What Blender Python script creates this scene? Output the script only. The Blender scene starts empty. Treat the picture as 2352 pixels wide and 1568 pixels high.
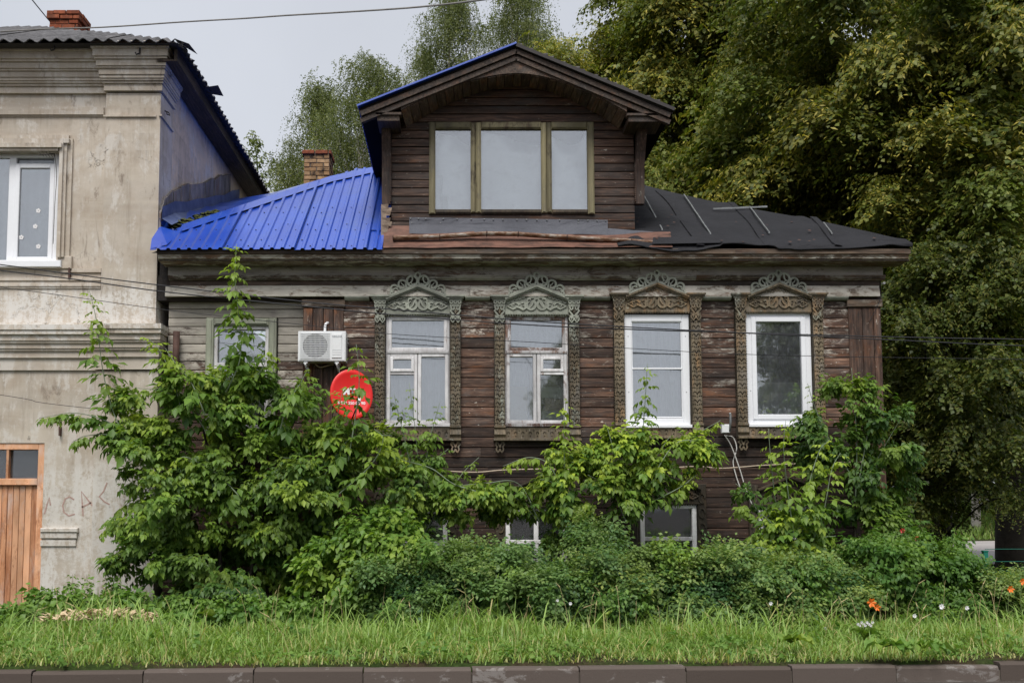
import bpy, math, random
import numpy as np
from mathutils import Vector, Matrix

S = bpy.context.scene
COL = S.collection
R = math.radians
rnd = random.Random(7)
rng = np.random.default_rng(11)

# ------------------------------------------------------------------ camera
CAM_Y, CAM_Z, PITCH, FPX, CX, CY = -15.0, 1.5, R(4.5), 2287.0, 1040.0, 980.0   # lens data in a 2352 px wide frame
cd = bpy.data.cameras.new('camera')
cam = bpy.data.objects.new('camera', cd)
COL.objects.link(cam)
cam.location = (0, CAM_Y, CAM_Z)
cam.rotation_euler = (R(90) + PITCH, 0, 0)
cd.sensor_width = 36.0
cd.lens = 36.0 * FPX / 2352.0
cd.shift_x = (1176.0 - CX) / 2352.0
cd.shift_y = (CY - 784.0) / 2352.0
cd.clip_start = 0.1
cd.clip_end = 1500
S.camera = cam

# ------------------------------------------------------------------ overcast daylight
SUN_EL, SUN_AZ = R(57), R(190)          # azimuth clockwise from +Y
sun_dir = Vector((math.sin(SUN_AZ) * math.cos(SUN_EL), math.cos(SUN_AZ) * math.cos(SUN_EL), math.sin(SUN_EL)))
w = bpy.data.worlds.new('World')
S.world = w
w.use_nodes = True
wn, wl = w.node_tree.nodes, w.node_tree.links
wn.clear()
sky = wn.new('ShaderNodeTexSky')
sky.sky_type = 'NISHITA'
sky.sun_disc = False
sky.sun_elevation = SUN_EL
sky.sun_rotation = SUN_AZ
sky.air_density = 1.0
sky.dust_density = 3.0
hsv = wn.new('ShaderNodeHueSaturation')
hsv.inputs['Saturation'].default_value = 0.3
wl.new(sky.outputs[0], hsv.inputs['Color'])
mx = wn.new('ShaderNodeMix')
mx.data_type = 'RGBA'
mx.inputs[0].default_value = 0.85       # a closed cloud sheet hides most of the clear sky
mx.inputs[7].default_value = (2.75, 2.88, 3.17, 1)
wl.new(hsv.outputs[0], mx.inputs[6])
bg = wn.new('ShaderNodeBackground')
bg.inputs['Strength'].default_value = 0.1
tc = wn.new('ShaderNodeTexCoord')
cn = wn.new('ShaderNodeTexNoise')           # faint tone of the cloud sheet, the same all round
cn.inputs['Scale'].default_value = 2.2
cn.inputs['Detail'].default_value = 5.0
wl.new(tc.outputs['Generated'], cn.inputs['Vector'])
cr_ = wn.new('ShaderNodeMapRange')
for k_, v_ in ((1, .3), (2, .7), (3, .93), (4, 1.07)): cr_.inputs[k_].default_value = v_
wl.new(cn.outputs[0], cr_.inputs[0])
cm = wn.new('ShaderNodeVectorMath')
cm.operation = 'SCALE'
wl.new(mx.outputs[2], cm.inputs[0])
wl.new(cr_.outputs[0], cm.inputs['Scale'])
wl.new(cm.outputs[0], bg.inputs['Color'])
wo = wn.new('ShaderNodeOutputWorld')
wl.new(bg.outputs[0], wo.inputs['Surface'])

sl = bpy.data.lights.new('sun', 'SUN')
sl.energy = 1.5
sl.angle = R(30)
sl.color = (1.0, 0.97, 0.92)
so = bpy.data.objects.new('sun', sl)
COL.objects.link(so)
so.location = (0, 0, 40)
so.rotation_euler = sun_dir.to_track_quat('Z', 'Y').to_euler()

vs = S.view_settings
S.display_settings.display_device = 'sRGB'
vs.view_transform = 'Standard'
vs.look = 'None'
vs.gamma = 1.0
vs.use_curve_mapping = False
vs.exposure = 1.2
S.render.engine = 'CYCLES'
S.cycles.use_denoising = True
S.cycles.max_bounces = 6
S.cycles.diffuse_bounces = 3
S.cycles.glossy_bounces = 3
S.cycles.transmission_bounces = 4
S.cycles.transparent_max_bounces = 8
S.cycles.caustics_reflective = False
S.cycles.caustics_refractive = False

# ------------------------------------------------------------------ measuring helpers
_c, _s = math.cos(PITCH), math.sin(PITCH)
def W(px, py, y):
    """point of the plane at depth y that was measured at (px, py) in the photograph"""
    u, v = (px - CX) / FPX, (CY - py) / FPX
    t = (y - CAM_Y) / (_c - v * _s)
    return Vector((u * t, y, CAM_Z + (_s + v * _c) * t))
def WX(px, py, y): return W(px, py, y).x
def WZ(py, y): return W(1040, py, y).z

# ------------------------------------------------------------------ object helpers
def tag(o, label=None, cat=None, group=None, kind=None):
    if label: o['label'] = label
    if cat: o['category'] = cat
    if group: o['group'] = group
    if kind: o['kind'] = kind
    return o
def attach(o, parent):
    if parent is not None:
        o.parent = parent
        o.matrix_parent_inverse = Matrix.Translation(-WORLD.get(parent.name, Vector((0, 0, 0))))
WORLD = {}
def thing(name, label, cat, loc=(0, 0, 0), group=None, parent=None):
    o = bpy.data.objects.new(name, None)
    COL.objects.link(o)
    o.empty_display_size = 0.2
    if parent is not None: attach(o, parent)
    o.location = loc
    WORLD[o.name] = Vector(loc)
    return tag(o, label, cat, group)
def place(name, mesh, parent=None, loc=(0, 0, 0), color=None, rot=None, scale=None):
    o = bpy.data.objects.new(name, mesh)
    COL.objects.link(o)
    o.location = loc
    if rot: o.rotation_euler = rot
    if scale: o.scale = scale
    WORLD[o.name] = Vector(loc)
    if parent is not None: attach(o, parent)
    if color is not None: o.color = color if len(color) == 4 else tuple(color) + (1,)
    return o

class MB:
    """collects shapes for one mesh"""
    def __init__(s): s.v, s.f, s.sm = [], [], []
    def add(s, vs, fs, smooth=False):
        n = len(s.v)
        s.v += [tuple(p) for p in vs]
        s.f += [tuple(i + n for i in f) for f in fs]
        s.sm += [smooth] * len(fs)
        return s
    def box(s, x0, x1, y0, y1, z0, z1):
        x0, x1 = min(x0, x1), max(x0, x1); y0, y1 = min(y0, y1), max(y0, y1); z0, z1 = min(z0, z1), max(z0, z1)
        return s.add([(x0, y0, z0), (x1, y0, z0), (x1, y1, z0), (x0, y1, z0), (x0, y0, z1), (x1, y0, z1), (x1, y1, z1), (x0, y1, z1)],
                     [(0, 1, 5, 4), (1, 2, 6, 5), (2, 3, 7, 6), (3, 0, 4, 7), (4, 5, 6, 7), (3, 2, 1, 0)])
    def cbox(s, x0, x1, y0, y1, z0, z1, c=0.006):
        """box with its front (low y) edges chamfered"""
        return s.add([(x0, y1, z0), (x1, y1, z0), (x1, y1, z1), (x0, y1, z1),
                      (x0, y0 + c, z0), (x1, y0 + c, z0), (x1, y0 + c, z1), (x0, y0 + c, z1),
                      (x0 + c, y0, z0 + c), (x1 - c, y0, z0 + c), (x1 - c, y0, z1 - c), (x0 + c, y0, z1 - c)],
                     [(8, 9, 10, 11), (4, 5, 9, 8), (5, 6, 10, 9), (6, 7, 11, 10), (7, 4, 8, 11),
                      (0, 1, 5, 4), (1, 2, 6, 5), (2, 3, 7, 6), (3, 0, 4, 7), (3, 2, 1, 0)])
    def prism(s, poly, y0, y1):
        """polygon in x, z pushed from y0 (front) to y1"""
        n = len(poly)
        return s.add([(x, y0, z) for x, z in poly] + [(x, y1, z) for x, z in poly],
                     [tuple(range(n)), tuple(range(2 * n - 1, n - 1, -1))] + [(i, i + n, (i + 1) % n + n, (i + 1) % n) for i in range(n)])
    def sweepx(s, prof, x0, x1):
        """profile in y, z run along x"""
        n = len(prof)
        return s.add([(x0, y, z) for y, z in prof] + [(x1, y, z) for y, z in prof],
                     [tuple(range(n - 1, -1, -1)), tuple(range(n, 2 * n))] + [(i, (i + 1) % n, (i + 1) % n + n, i + n) for i in range(n)])
    def sweepy(s, prof, y0, y1):
        n = len(prof)
        return s.add([(x, y0, z) for x, z in prof] + [(x, y1, z) for x, z in prof],
                     [tuple(range(n)), tuple(range(2 * n - 1, n - 1, -1))] + [((i + 1) % n, i, i + n, (i + 1) % n + n) for i in range(n)])
    def tube(s, pts, r, n=6, r1=None, cap=True, smooth=True):
        pts = [Vector(p) for p in pts]
        m = len(pts)
        vs = []
        for i, p in enumerate(pts):
            d = (pts[min(i + 1, m - 1)] - pts[max(i - 1, 0)])
            d = d.normalized() if d.length > 1e-9 else Vector((0, 0, 1))
            a = d.cross(Vector((0, 0, 1)) if abs(d.z) < 0.95 else Vector((1, 0, 0))).normalized()
            b = d.cross(a)
            rr = r if r1 is None else r + (r1 - r) * i / max(1, m - 1)
            vs += [p + (a * math.cos(2 * math.pi * k / n) + b * math.sin(2 * math.pi * k / n)) * rr for k in range(n)]
        fs = [(i * n + k, i * n + (k + 1) % n, (i + 1) * n + (k + 1) % n, (i + 1) * n + k) for i in range(m - 1) for k in range(n)]
        s.add(vs, fs, smooth)
        if cap:
            k0 = len(s.v) - len(vs)
            s.f += [tuple(k0 + i for i in range(n - 1, -1, -1)), tuple(k0 + (m - 1) * n + i for i in range(n))]
            s.sm += [False, False]
        return s
    def ribbon(s, pts, wd, y0, y1, wd1=None, closed=False):
        """flat strip of width wd that follows pts (x, z), from y0 (front) to y1"""
        m = len(pts)
        vs = []
        for i in range(m):
            if closed: a, b = pts[i - 1], pts[(i + 1) % m]
            else: a, b = pts[max(i - 1, 0)], pts[min(i + 1, m - 1)]
            dx, dz = b[0] - a[0], b[1] - a[1]
            L = math.hypot(dx, dz) or 1
            ww = (wd if wd1 is None else wd + (wd1 - wd) * i / (m - 1)) / 2
            nx, nz = -dz / L * ww, dx / L * ww
            x, z = pts[i]
            vs += [(x + nx, y0, z + nz), (x - nx, y0, z - nz), (x - nx, y1, z - nz), (x + nx, y1, z + nz)]
        fs = []
        for i in range(m if closed else m - 1):
            j = (i + 1) % m
            for k in range(4):
                if k == 2: continue
                fs.append((i * 4 + k, i * 4 + (k + 1) % 4, j * 4 + (k + 1) % 4, j * 4 + k))
        if not closed: fs += [(0, 3, 2, 1), ((m - 1) * 4, (m - 1) * 4 + 1, (m - 1) * 4 + 2, (m - 1) * 4 + 3)]
        return s.add(vs, fs)
    def disc(s, x, z, r, y0, y1, n=10):
        return s.prism([(x + r * math.cos(2 * math.pi * k / n), z + r * math.sin(2 * math.pi * k / n)) for k in range(n)], y0, y1)
    def quad(s, a, b, c, d): return s.add([a, b, c, d], [(0, 1, 2, 3)])
    def mesh(s, name, mat):
        me = bpy.data.meshes.new(name)
        me.from_pydata(s.v, [], s.f)
        me.polygons.foreach_set('use_smooth', s.sm)
        me.materials.append(mat)
        me.update()
        return me
    def build(s, name, mat, parent=None, color=None):
        return place(name, s.mesh(name, mat), parent, color=color)

def arc(cx, cz, r, a0, a1, n=10, rz=None):
    rz = r if rz is None else rz
    return [(cx + r * math.cos(R(a0 + (a1 - a0) * i / n)), cz + rz * math.sin(R(a0 + (a1 - a0) * i / n))) for i in range(n + 1)]
def spiral(cx, cz, r0, r1, a0, a1, n=14):
    return [(cx + (r0 + (r1 - r0) * i / n) * math.cos(R(a0 + (a1 - a0) * i / n)), cz + (r0 + (r1 - r0) * i / n) * math.sin(R(a0 + (a1 - a0) * i / n))) for i in range(n + 1)]
def bez(pts, n=12):
    """Catmull-Rom through 3-D points"""
    P = [Vector(p) for p in pts]
    P = [P[0] * 2 - P[1]] + P + [P[-1] * 2 - P[-2]]
    out = []
    for i in range(1, len(P) - 2):
        for k in range(n):
            t = k / n
            a, b, c, d = P[i - 1], P[i], P[i + 1], P[i + 2]
            out.append(0.5 * ((2 * b) + (c - a) * t + (2 * a - 5 * b + 4 * c - d) * t * t + (3 * b - a - 3 * c + d) * t ** 3))
    out.append(P[-2])
    return out

# ------------------------------------------------------------------ material helpers
class NT:
    def __init__(s, name):
        s.m = bpy.data.materials.new(name)
        s.m.use_nodes = True
        s.t = s.m.node_tree
        s.t.nodes.clear()
        s.out = s.t.nodes.new('ShaderNodeOutputMaterial')
    def n(s, typ, _out=0, **inp):
        nd = s.t.nodes.new('ShaderNode' + typ)
        for k, v in inp.items():
            if k.startswith('p_'): setattr(nd, k[2:], v); continue
            k = int(k[1:]) if k[0] == 'i' and k[1:].isdigit() else k.replace('_', ' ')
            sock = nd.inputs[k]
            if isinstance(v, bpy.types.NodeSocket): s.t.links.new(v, sock)
            else: sock.default_value = v
        return nd.outputs[_out] if isinstance(_out, int) or isinstance(_out, str) else nd
    def math(s, op, a, b=0.0, c=None, clamp=False):
        kw = {'i0': a, 'i1': b}
        if c is not None: kw['i2'] = c
        return s.n('Math', p_operation=op, p_use_clamp=clamp, **kw)
    def vmath(s, op, a, b): return s.n('VectorMath', p_operation=op, i0=a, i1=b)
    def mix(s, f, a, b, blend='MIX'):
        def c(v): return v if isinstance(v, bpy.types.NodeSocket) else (v + (1,) if len(v) == 3 else v)
        return s.n('Mix', _out=2, p_data_type='RGBA', p_blend_type=blend, i0=f, i6=c(a), i7=c(b))
    def ramp(s, f, stops):
        nd = s.t.nodes.new('ShaderNodeValToRGB')
        s.t.links.new(f, nd.inputs[0])
        e = nd.color_ramp.elements
        while len(e) < len(stops): e.new(0.5)
        for k, (p, c) in enumerate(stops):
            e[k].position = p
            e[k].color = (c, c, c, 1) if isinstance(c, (int, float)) else tuple(c) + (1,)
        return nd.outputs[0]
    def step(s, f, lo, hi): return s.n('MapRange', p_interpolation_type='SMOOTHSTEP', i0=f, i1=lo, i2=hi)
    def noise(s, vec, scale, detail=4.0, rough=0.6, dist=0.0):
        return s.n('TexNoise', Vector=vec, Scale=scale, Detail=detail, Roughness=rough, Distortion=dist)
    def pos(s): return s.n('NewGeometry')
    def surf(s, sock): s.t.links.new(sock, s.out.inputs['Surface']); return s.m
    def bsdf(s, col, rough=0.8, bump=None, bstr=0.3, bdist=0.01, metal=0.0, spec=0.4, **kw):
        d = dict(Base_Color=col if isinstance(col, bpy.types.NodeSocket) else tuple(col) + (1,), Roughness=rough, Metallic=metal, **kw)
        d['Specular_IOR_Level'] = spec
        if bump is not None:
            d['Normal'] = s.n('Bump', Strength=bstr, Distance=bdist, Height=bump)
        return s.n('BsdfPrincipled', **d)

def wood(name, c0, c1, c2, paint, axis=0, bare=(0.20, 0.075, 0.028), rough=0.75):
    """weathered board; object colour: R = how much old paint is left, G = orange bare wood, B = brightness"""
    t = NT(name)
    p = t.pos()
    oi = t.n('ObjectInfo', _out=None)
    off = t.math('MULTIPLY', oi.outputs['Random'], 53.0)
    p = t.vmath('ADD', p, t.n('CombineXYZ', i0=off, i1=off, i2=off))
    st = [9.0, 9.0, 9.0]; st[axis] = 0.7
    g = t.noise(t.vmath('MULTIPLY', p, tuple(st)), 4.0, 7, 0.68, 0.4)
    st2 = [3.0, 3.0, 4.5]; st2[axis] = 0.9
    big = t.noise(t.vmath('MULTIPLY', p, tuple(st2)), 1.3, 4, 0.6)
    fine = t.noise(t.vmath('MULTIPLY', p, tuple(x * 1.2 for x in st)), 16.0, 4, 0.7)
    col = t.ramp(g, [(0.30, c0), (0.50, c1), (0.72, c2)])
    col = t.mix(t.math('MULTIPLY', t.step(big, 0.35, 0.75), 0.75), col, t.mix(0.5, c0, col, 'MULTIPLY'))
    sep = t.n('SeparateColor', _out=None, i0=oi.outputs['Color'])
    orange = t.math('MULTIPLY', t.step(t.noise(t.vmath('MULTIPLY', p, tuple(st2)), 2.3, 5, 0.65), 0.50, 0.72), sep.outputs[1])
    col = t.mix(orange, col, t.mix(g, tuple(x * 0.55 for x in bare), bare))
    pn = t.noise(t.vmath('MULTIPLY', p, tuple(x ** 0.55 * 1.4 for x in st2)), 2.2, 9, 0.74, 0.5)
    pm = t.math('ADD', pn, t.math('MULTIPLY', t.math('SUBTRACT', sep.outputs[0], 0.5), 0.85))
    pm = t.math('ADD', pm, t.math('MULTIPLY', t.math('SUBTRACT', fine, 0.5), 0.35))
    mask = t.math('MULTIPLY', t.step(pm, 0.47, 0.62), t.step(sep.outputs[0], 0.0, 0.08))
    pc = t.mix(t.step(big, 0.3, 0.75), tuple(x * 0.62 for x in paint), paint)
    pc = t.mix(t.math('MULTIPLY', t.step(g, 0.45, 0.75), 0.35), pc, c1)
    col = t.mix(mask, col, pc)
    # grey weathering and small chips of paint left in the grain
    col = t.mix(t.math('MULTIPLY', t.step(t.noise(t.vmath('MULTIPLY', p, tuple(x ** 0.6 for x in st2)), 1.9, 6, 0.7), 0.48, 0.72), 0.5), col, tuple((c1[0] + c1[1] + c1[2]) / 3 * k for k in (1.5, 1.42, 1.36)))
    chip = t.step(t.noise(t.vmath('MULTIPLY', p, tuple(x ** 0.7 * 1.5 for x in st2)), 7.0, 6, 0.75), 0.625, 0.68)
    col = t.mix(t.math('MULTIPLY', chip, 0.7), col, paint)
    br = t.math('MULTIPLY', sep.outputs[2], t.math('ADD', 0.78, t.math('MULTIPLY', oi.outputs['Random'], 0.44)))
    col = t.mix(1.0, col, t.n('CombineColor', i0=br, i1=br, i2=br), 'MULTIPLY')
    h = t.math('ADD', t.math('ADD', g, t.math('MULTIPLY', mask, 0.25)), t.math('MULTIPLY', fine, 0.3))
    return t.surf(t.bsdf(col, t.math('SUBTRACT', rough + 0.1, t.math('MULTIPLY', g, 0.3)), h, 0.55, 0.006))

def simple(name, col, rough=0.6, var=0.25, scale=3.0, metal=0.0, bump=0.15, spec=0.4, dirt=None):
    t = NT(name)
    p = t.pos()
    a = t.noise(p, scale, 5, 0.65)
    b = t.noise(p, scale * 9, 4, 0.7)
    f = t.math('ADD', t.math('MULTIPLY', a, 0.6), t.math('MULTIPLY', b, 0.4))
    c = t.mix(t.step(f, 0.3, 0.7), tuple(x * (1 - var) for x in col), tuple(min(1, x * (1 + var * 0.6)) for x in col))
    if dirt:
        c = t.mix(t.math('MULTIPLY', t.step(t.math('ADD', a, t.math('MULTIPLY', b, 0.3)), 0.62, 0.85), 0.8), c, dirt)
    return t.surf(t.bsdf(c, rough, f, bump, 0.004, metal, spec))

# ------------------------------------------------------------------ materials
def plaster(name, base, warm=0.0, grime=1.0):
    t = NT(name)
    p = t.pos()
    sep = t.n('SeparateXYZ', _out=None, i0=p)
    a = t.noise(p, 0.55, 5, 0.6, 0.3)
    b = t.noise(p, 2.6, 8, 0.68)
    c = t.noise(p, 22.0, 6, 0.7)
    col = t.mix(t.step(a, 0.32, 0.68), tuple(x * 0.80 for x in base), tuple(x * 1.12 for x in base))
    col = t.mix(t.math('MULTIPLY', t.step(b, 0.40, 0.70), 0.75), col, (0.39, 0.32, 0.25))
    band = t.noise(t.vmath('MULTIPLY', p, (0.25, 0.25, 2.6)), 1.4, 5, 0.6, 0.6)
    col = t.mix(t.math('MULTIPLY', t.step(band, 0.45, 0.70), 0.55), col, (0.54, 0.48, 0.40))
    # drips and streaks run down the wall
    dr = t.noise(t.vmath('MULTIPLY', p, (7.0, 7.0, 0.55)), 1.0, 6, 0.7)
    col = t.mix(t.math('MULTIPLY', t.step(dr, 0.52, 0.76), 0.42 * grime), col, (0.20, 0.165, 0.125))
    # chalky whitewash that is left in patches
    ww = t.math('ADD', t.noise(p, 1.1, 9, 0.72, 0.8), t.math('MULTIPLY', t.math('SUBTRACT', c, 0.5), 0.25))
    wd = t.noise(t.vmath('MULTIPLY', p, (5.0, 5.0, 0.9)), 1.6, 7, 0.7)
    col = t.mix(t.math('MULTIPLY', t.step(t.math('ADD', t.math('MULTIPLY', ww, 0.6), t.math('MULTIPLY', wd, 0.4)), 0.505, 0.575), 0.72), col, (0.60, 0.565, 0.52))
    col = t.mix(t.math('MULTIPLY', t.step(t.noise(t.vmath('MULTIPLY', p, (2.0, 2.0, 0.6)), 1.7, 6, 0.75, 1.0), 0.56, 0.70), 0.75 * grime), col, (0.17, 0.13, 0.10))
    # dirt runs that start at the ledges
    run = t.noise(t.vmath('MULTIPLY', p, (6.5, 6.5, 0.45)), 1.0, 6, 0.75, 0.6)
    for zl, ln_ in [(7.62, .5), (7.22, .6), (4.86, .5), (3.52, .9), (6.95, .35)]:
        rm = t.math('MULTIPLY', t.step(sep.outputs[2], zl - ln_, zl), t.math('SUBTRACT', 1.0, t.step(sep.outputs[2], zl, zl + .01)))
        rm = t.math('MULTIPLY', rm, t.step(run, .46, .62))
        col = t.mix(t.math('MULTIPLY', rm, 0.3 * grime), col, (0.19, 0.155, 0.12))
    for za, zb, st_ in [(4.12, 4.80, .9), (-.4, 2.1, .65)]:
        zn = t.math('ADD', sep.outputs[2], t.math('MULTIPLY', t.math('SUBTRACT', ww, 0.5), 1.6))
        zm = t.math('MULTIPLY', t.step(zn, za - .1, za + .1), t.math('SUBTRACT', 1.0, t.step(zn, zb - .1, zb + .12)))
        zm = t.math('MULTIPLY', zm, t.step(t.math('ADD', t.math('MULTIPLY', c, .5), t.math('MULTIPLY', wd, .5)), .42, .54))
        col = t.mix(t.math('MULTIPLY', zm, st_), col, (0.66, 0.635, 0.60))
    # scratches, pits
    col = t.mix(t.math('MULTIPLY', t.step(c, 0.62, 0.75), 0.35), col, (0.24, 0.205, 0.165))
    # a few wandering cracks
    vo = t.n('TexVoronoi', p_feature='DISTANCE_TO_EDGE', Vector=t.vmath('ADD', p, t.vmath('SCALE', t.n('TexNoise', _out=1, Vector=p, Scale=3.0, Detail=5.0), (0, 0, 0))), Scale=0.8)
    wob = t.math('ADD', vo, t.math('MULTIPLY', t.math('SUBTRACT', b, 0.5), 0.25))
    cr = t.math('MULTIPLY', t.math('SUBTRACT', 1.0, t.step(t.math('ABSOLUTE', wob), 0.0, 0.006)), t.step(a, 0.5, 0.62))
    col = t.mix(t.math('MULTIPLY', cr, 0.7), col, (0.08, 0.065, 0.05))
    h = t.math('ADD', t.math('MULTIPLY', b, 0.5), t.math('ADD', t.math('MULTIPLY', c, 0.3), t.math('MULTIPLY', cr, -0.6)))
    return t.surf(t.bsdf(col, 0.9, h, 0.6, 0.012, spec=0.2))

M = {}
M['plaster'] = plaster('weathered_plaster', (0.52, 0.46, 0.39))
M['plaster_side'] = plaster('side_plaster', (0.72, 0.57, 0.41), grime=1.0)  # lighter and warmer than the front, its colour offsets blue bounce light
BR0, BR1, BR2 = (0.012, 0.007, 0.0052), (0.060, 0.032, 0.0215), (0.175, 0.103, 0.069)
M['wood'] = wood('weathered_siding', BR0, BR1, BR2, (0.46, 0.42, 0.36), 0)
M['wood_v'] = wood('weathered_vertical_board', BR0, BR1, BR2, (0.46, 0.42, 0.36), 2)
M['cornice'] = wood('painted_cornice_board', (0.03, 0.022, 0.016), (0.10, 0.066, 0.043), (0.21, 0.15, 0.105), (0.41, 0.385, 0.335), 0)
M['carve'] = wood('grey_green_carving', (0.045, 0.036, 0.022), (0.125, 0.098, 0.062), (0.22, 0.175, 0.115), (0.37, 0.39, 0.325), 2, bare=(0.27, 0.165, 0.08))
M['olive'] = wood('olive_dormer_frame', (0.02, 0.014, 0.01), (0.07, 0.05, 0.03), (0.14, 0.105, 0.06), (0.235, 0.205, 0.115), 2)
M['green_trim'] = wood('pale_green_trim', (0.06, 0.05, 0.035), (0.15, 0.125, 0.09), (0.28, 0.24, 0.18), (0.36, 0.38, 0.29), 2)
M['white_paint'] = wood('peeling_white_paint', (0.07, 0.04, 0.028), (0.20, 0.10, 0.065), (0.32, 0.19, 0.13), (0.80, 0.79, 0.80), 2, bare=(0.36, 0.12, 0.05))
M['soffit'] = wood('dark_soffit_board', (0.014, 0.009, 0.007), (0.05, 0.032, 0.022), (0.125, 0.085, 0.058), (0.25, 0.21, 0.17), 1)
M['old_grey_wood'] = wood('split_grey_board', (0.03, 0.026, 0.025), (0.11, 0.10, 0.10), (0.22, 0.20, 0.19), (0.3, 0.28, 0.26), 2, bare=(0.24, 0.11, 0.05))
M['door_wood'] = wood('orange_door_board', (0.26, 0.10, 0.042), (0.56, 0.265, 0.135), (0.70, 0.37, 0.205), (0.74, 0.40, 0.23), 2, bare=(0.30, 0.11, 0.04))
M['dark_in'] = simple('dark_interior', (0.03, 0.027, 0.025), 0.9, 0.2)
M['soot_and_shade'] = simple('shade_black_boarding', (0.014, 0.012, 0.011), 0.95, 0.3, spec=0.03)  # near-black colour carries the shade under the dormer eaves
M['log'] = simple('dark_log_core', (0.022, 0.015, 0.011), 0.9, 0.4)
M['pvc'] = simple('white_plastic', (0.80, 0.81, 0.84), 0.35, 0.04, 2.0, bump=0.02)
M['blue'] = None
t = NT('blue_enamel_sheet')
p = t.pos()
a = t.noise(p, 1.2, 5, 0.6)
b = t.noise(p, 30.0, 5, 0.7)
c = t.mix(t.step(a, 0.3, 0.7), (0.006, 0.050, 0.38), (0.014, 0.075, 0.46))
c = t.mix(t.math('MULTIPLY', t.step(t.noise(t.vmath('MULTIPLY', p, (1.0, 0.5, 0.5)), 2.4, 7, 0.72), 0.48, 0.72), 0.5), c, (0.05, 0.10, 0.33))
c = t.mix(t.math('MULTIPLY', t.step(b, 0.58, 0.75), 0.6), c, (0.07, 0.08, 0.14))
M['blue'] = t.surf(t.bsdf(c, t.math('ADD', 0.27, t.math('MULTIPLY', a, 0.18)), b, 0.08, 0.003, spec=0.8, Coat_Weight=0.6, Coat_Roughness=0.22, Coat_IOR=1.6))
t = NT('faded_blue_grey_metal')
p = t.pos()
c = t.mix(t.step(t.noise(p, 3.0, 6, 0.7), 0.35, 0.7), (0.035, 0.055, 0.15), (0.10, 0.13, 0.25))
M['blue_old'] = t.surf(t.bsdf(c, 0.5, t.noise(p, 12.0, 4), 0.2, 0.01))
def felt(name, c0, c1):
    t = NT(name)
    p = t.pos()
    g = t.noise(p, 260.0, 2, 0.6)
    a = t.noise(p, 1.6, 6, 0.65)
    rip = t.noise(t.vmath('MULTIPLY', p, (1.0, 1.0, 3.0)), 1.1, 3, 0.5, 1.5)
    c = t.mix(t.step(a, 0.3, 0.7), c0, c1)
    c = t.mix(t.math('MULTIPLY', t.step(g, 0.5, 0.8), 0.5), c, tuple(x * 2.4 for x in c1))
    c = t.mix(t.math('MULTIPLY', t.step(t.noise(p, 2.2, 8, 0.75), 0.66, 0.78), 0.6), c, (0.11, 0.05, 0.025))
    return t.surf(t.bsdf(c, 0.75, t.math('ADD', t.math('MULTIPLY', rip, 2.0), t.math('MULTIPLY', g, 0.1)), 0.7, 0.05, spec=0.35))
M['felt'] = felt('black_roofing_felt', (0.007, 0.007, 0.0095), (0.013, 0.013, 0.0165))
M['felt_grey'] = felt('grey_roofing_felt', (0.060, 0.062, 0.075), (0.095, 0.098, 0.115))
t = NT('rusty_red_roof_tin')
p = t.pos()
a = t.noise(t.vmath('MULTIPLY', p, (1.5, 4.0, 4.0)), 1.6, 7, 0.7)
c = t.ramp(a, [(0.3, (0.03, 0.018, 0.013)), (0.42, (0.085, 0.042, 0.03)), (0.55, (0.16, 0.075, 0.052)), (0.75, (0.19, 0.115, 0.08))])
c = t.mix(t.math('MULTIPLY', t.step(t.noise(p, 5.0, 7, 0.75), 0.58, 0.68), 0.8), c, (0.05, 0.03, 0.02))
M['rust_tin'] = t.surf(t.bsdf(c, 0.65, a, 0.4, 0.01))
t = NT('rusty_gutter')
p = t.pos()
a = t.noise(t.vmath('MULTIPLY', p, (2.0, 6.0, 6.0)), 2.2, 8, 0.75)
c = t.ramp(a, [(0.35, (0.045, 0.022, 0.014)), (0.47, (0.16, 0.075, 0.035)), (0.56, (0.30, 0.24, 0.19)), (0.66, (0.42, 0.40, 0.38))])
M['gutter'] = t.surf(t.bsdf(c, 0.6, a, 0.5, 0.01))
M['rust'] = simple('rusty_iron', (0.085, 0.045, 0.035), 0.8, 0.5, 6.0, bump=0.4)
M['iron'] = simple('dark_iron', (0.035, 0.03, 0.03), 0.7, 0.3, 6.0)
M['tin'] = simple('bare_tin_strip', (0.24, 0.25, 0.25), 0.45, 0.4, 9.0, metal=0.5)
t = NT('asbestos_slate')
p = t.pos()
a = t.noise(p, 1.6, 7, 0.7)
b = t.noise(p, 14.0, 6, 0.7)
c = t.ramp(t.math('ADD', t.math('MULTIPLY', a, 0.6), t.math('MULTIPLY', b, 0.4)), [(0.32, (0.03, 0.03, 0.03)), (0.5, (0.095, 0.092, 0.096)), (0.68, (0.18, 0.175, 0.18))])
c = t.mix(t.math('MULTIPLY', t.step(b, 0.60, 0.75), 0.5), c, (0.10, 0.105, 0.055))
M['slate'] = t.surf(t.bsdf(c, 0.9, b, 0.6, 0.01))
M['slate_edge'] = M['slate']
def brickmat(name, ca, cb, soot_and_shade):
    t = NT(name)
    p = t.pos()
    oi = t.n('ObjectInfo', _out=None)
    n1 = t.noise(p, 9.0, 6, 0.7)
    c = t.mix(oi.outputs['Random'], ca, cb)
    c = t.mix(t.step(n1, 0.35, 0.75), t.mix(1.0, c, (0.6, 0.6, 0.6), 'MULTIPLY'), c)
    sep = t.n('SeparateColor', _out=None, i0=oi.outputs['Color'])
    c = t.mix(t.math('MULTIPLY', t.step(t.noise(p, 5.0, 7, 0.7), 0.40, 0.62), sep.outputs[0]), c, soot_and_shade)
    return t.surf(t.bsdf(c, 0.92, t.noise(p, 45.0, 5, 0.7), 0.7, 0.008, spec=0.2))
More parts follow.
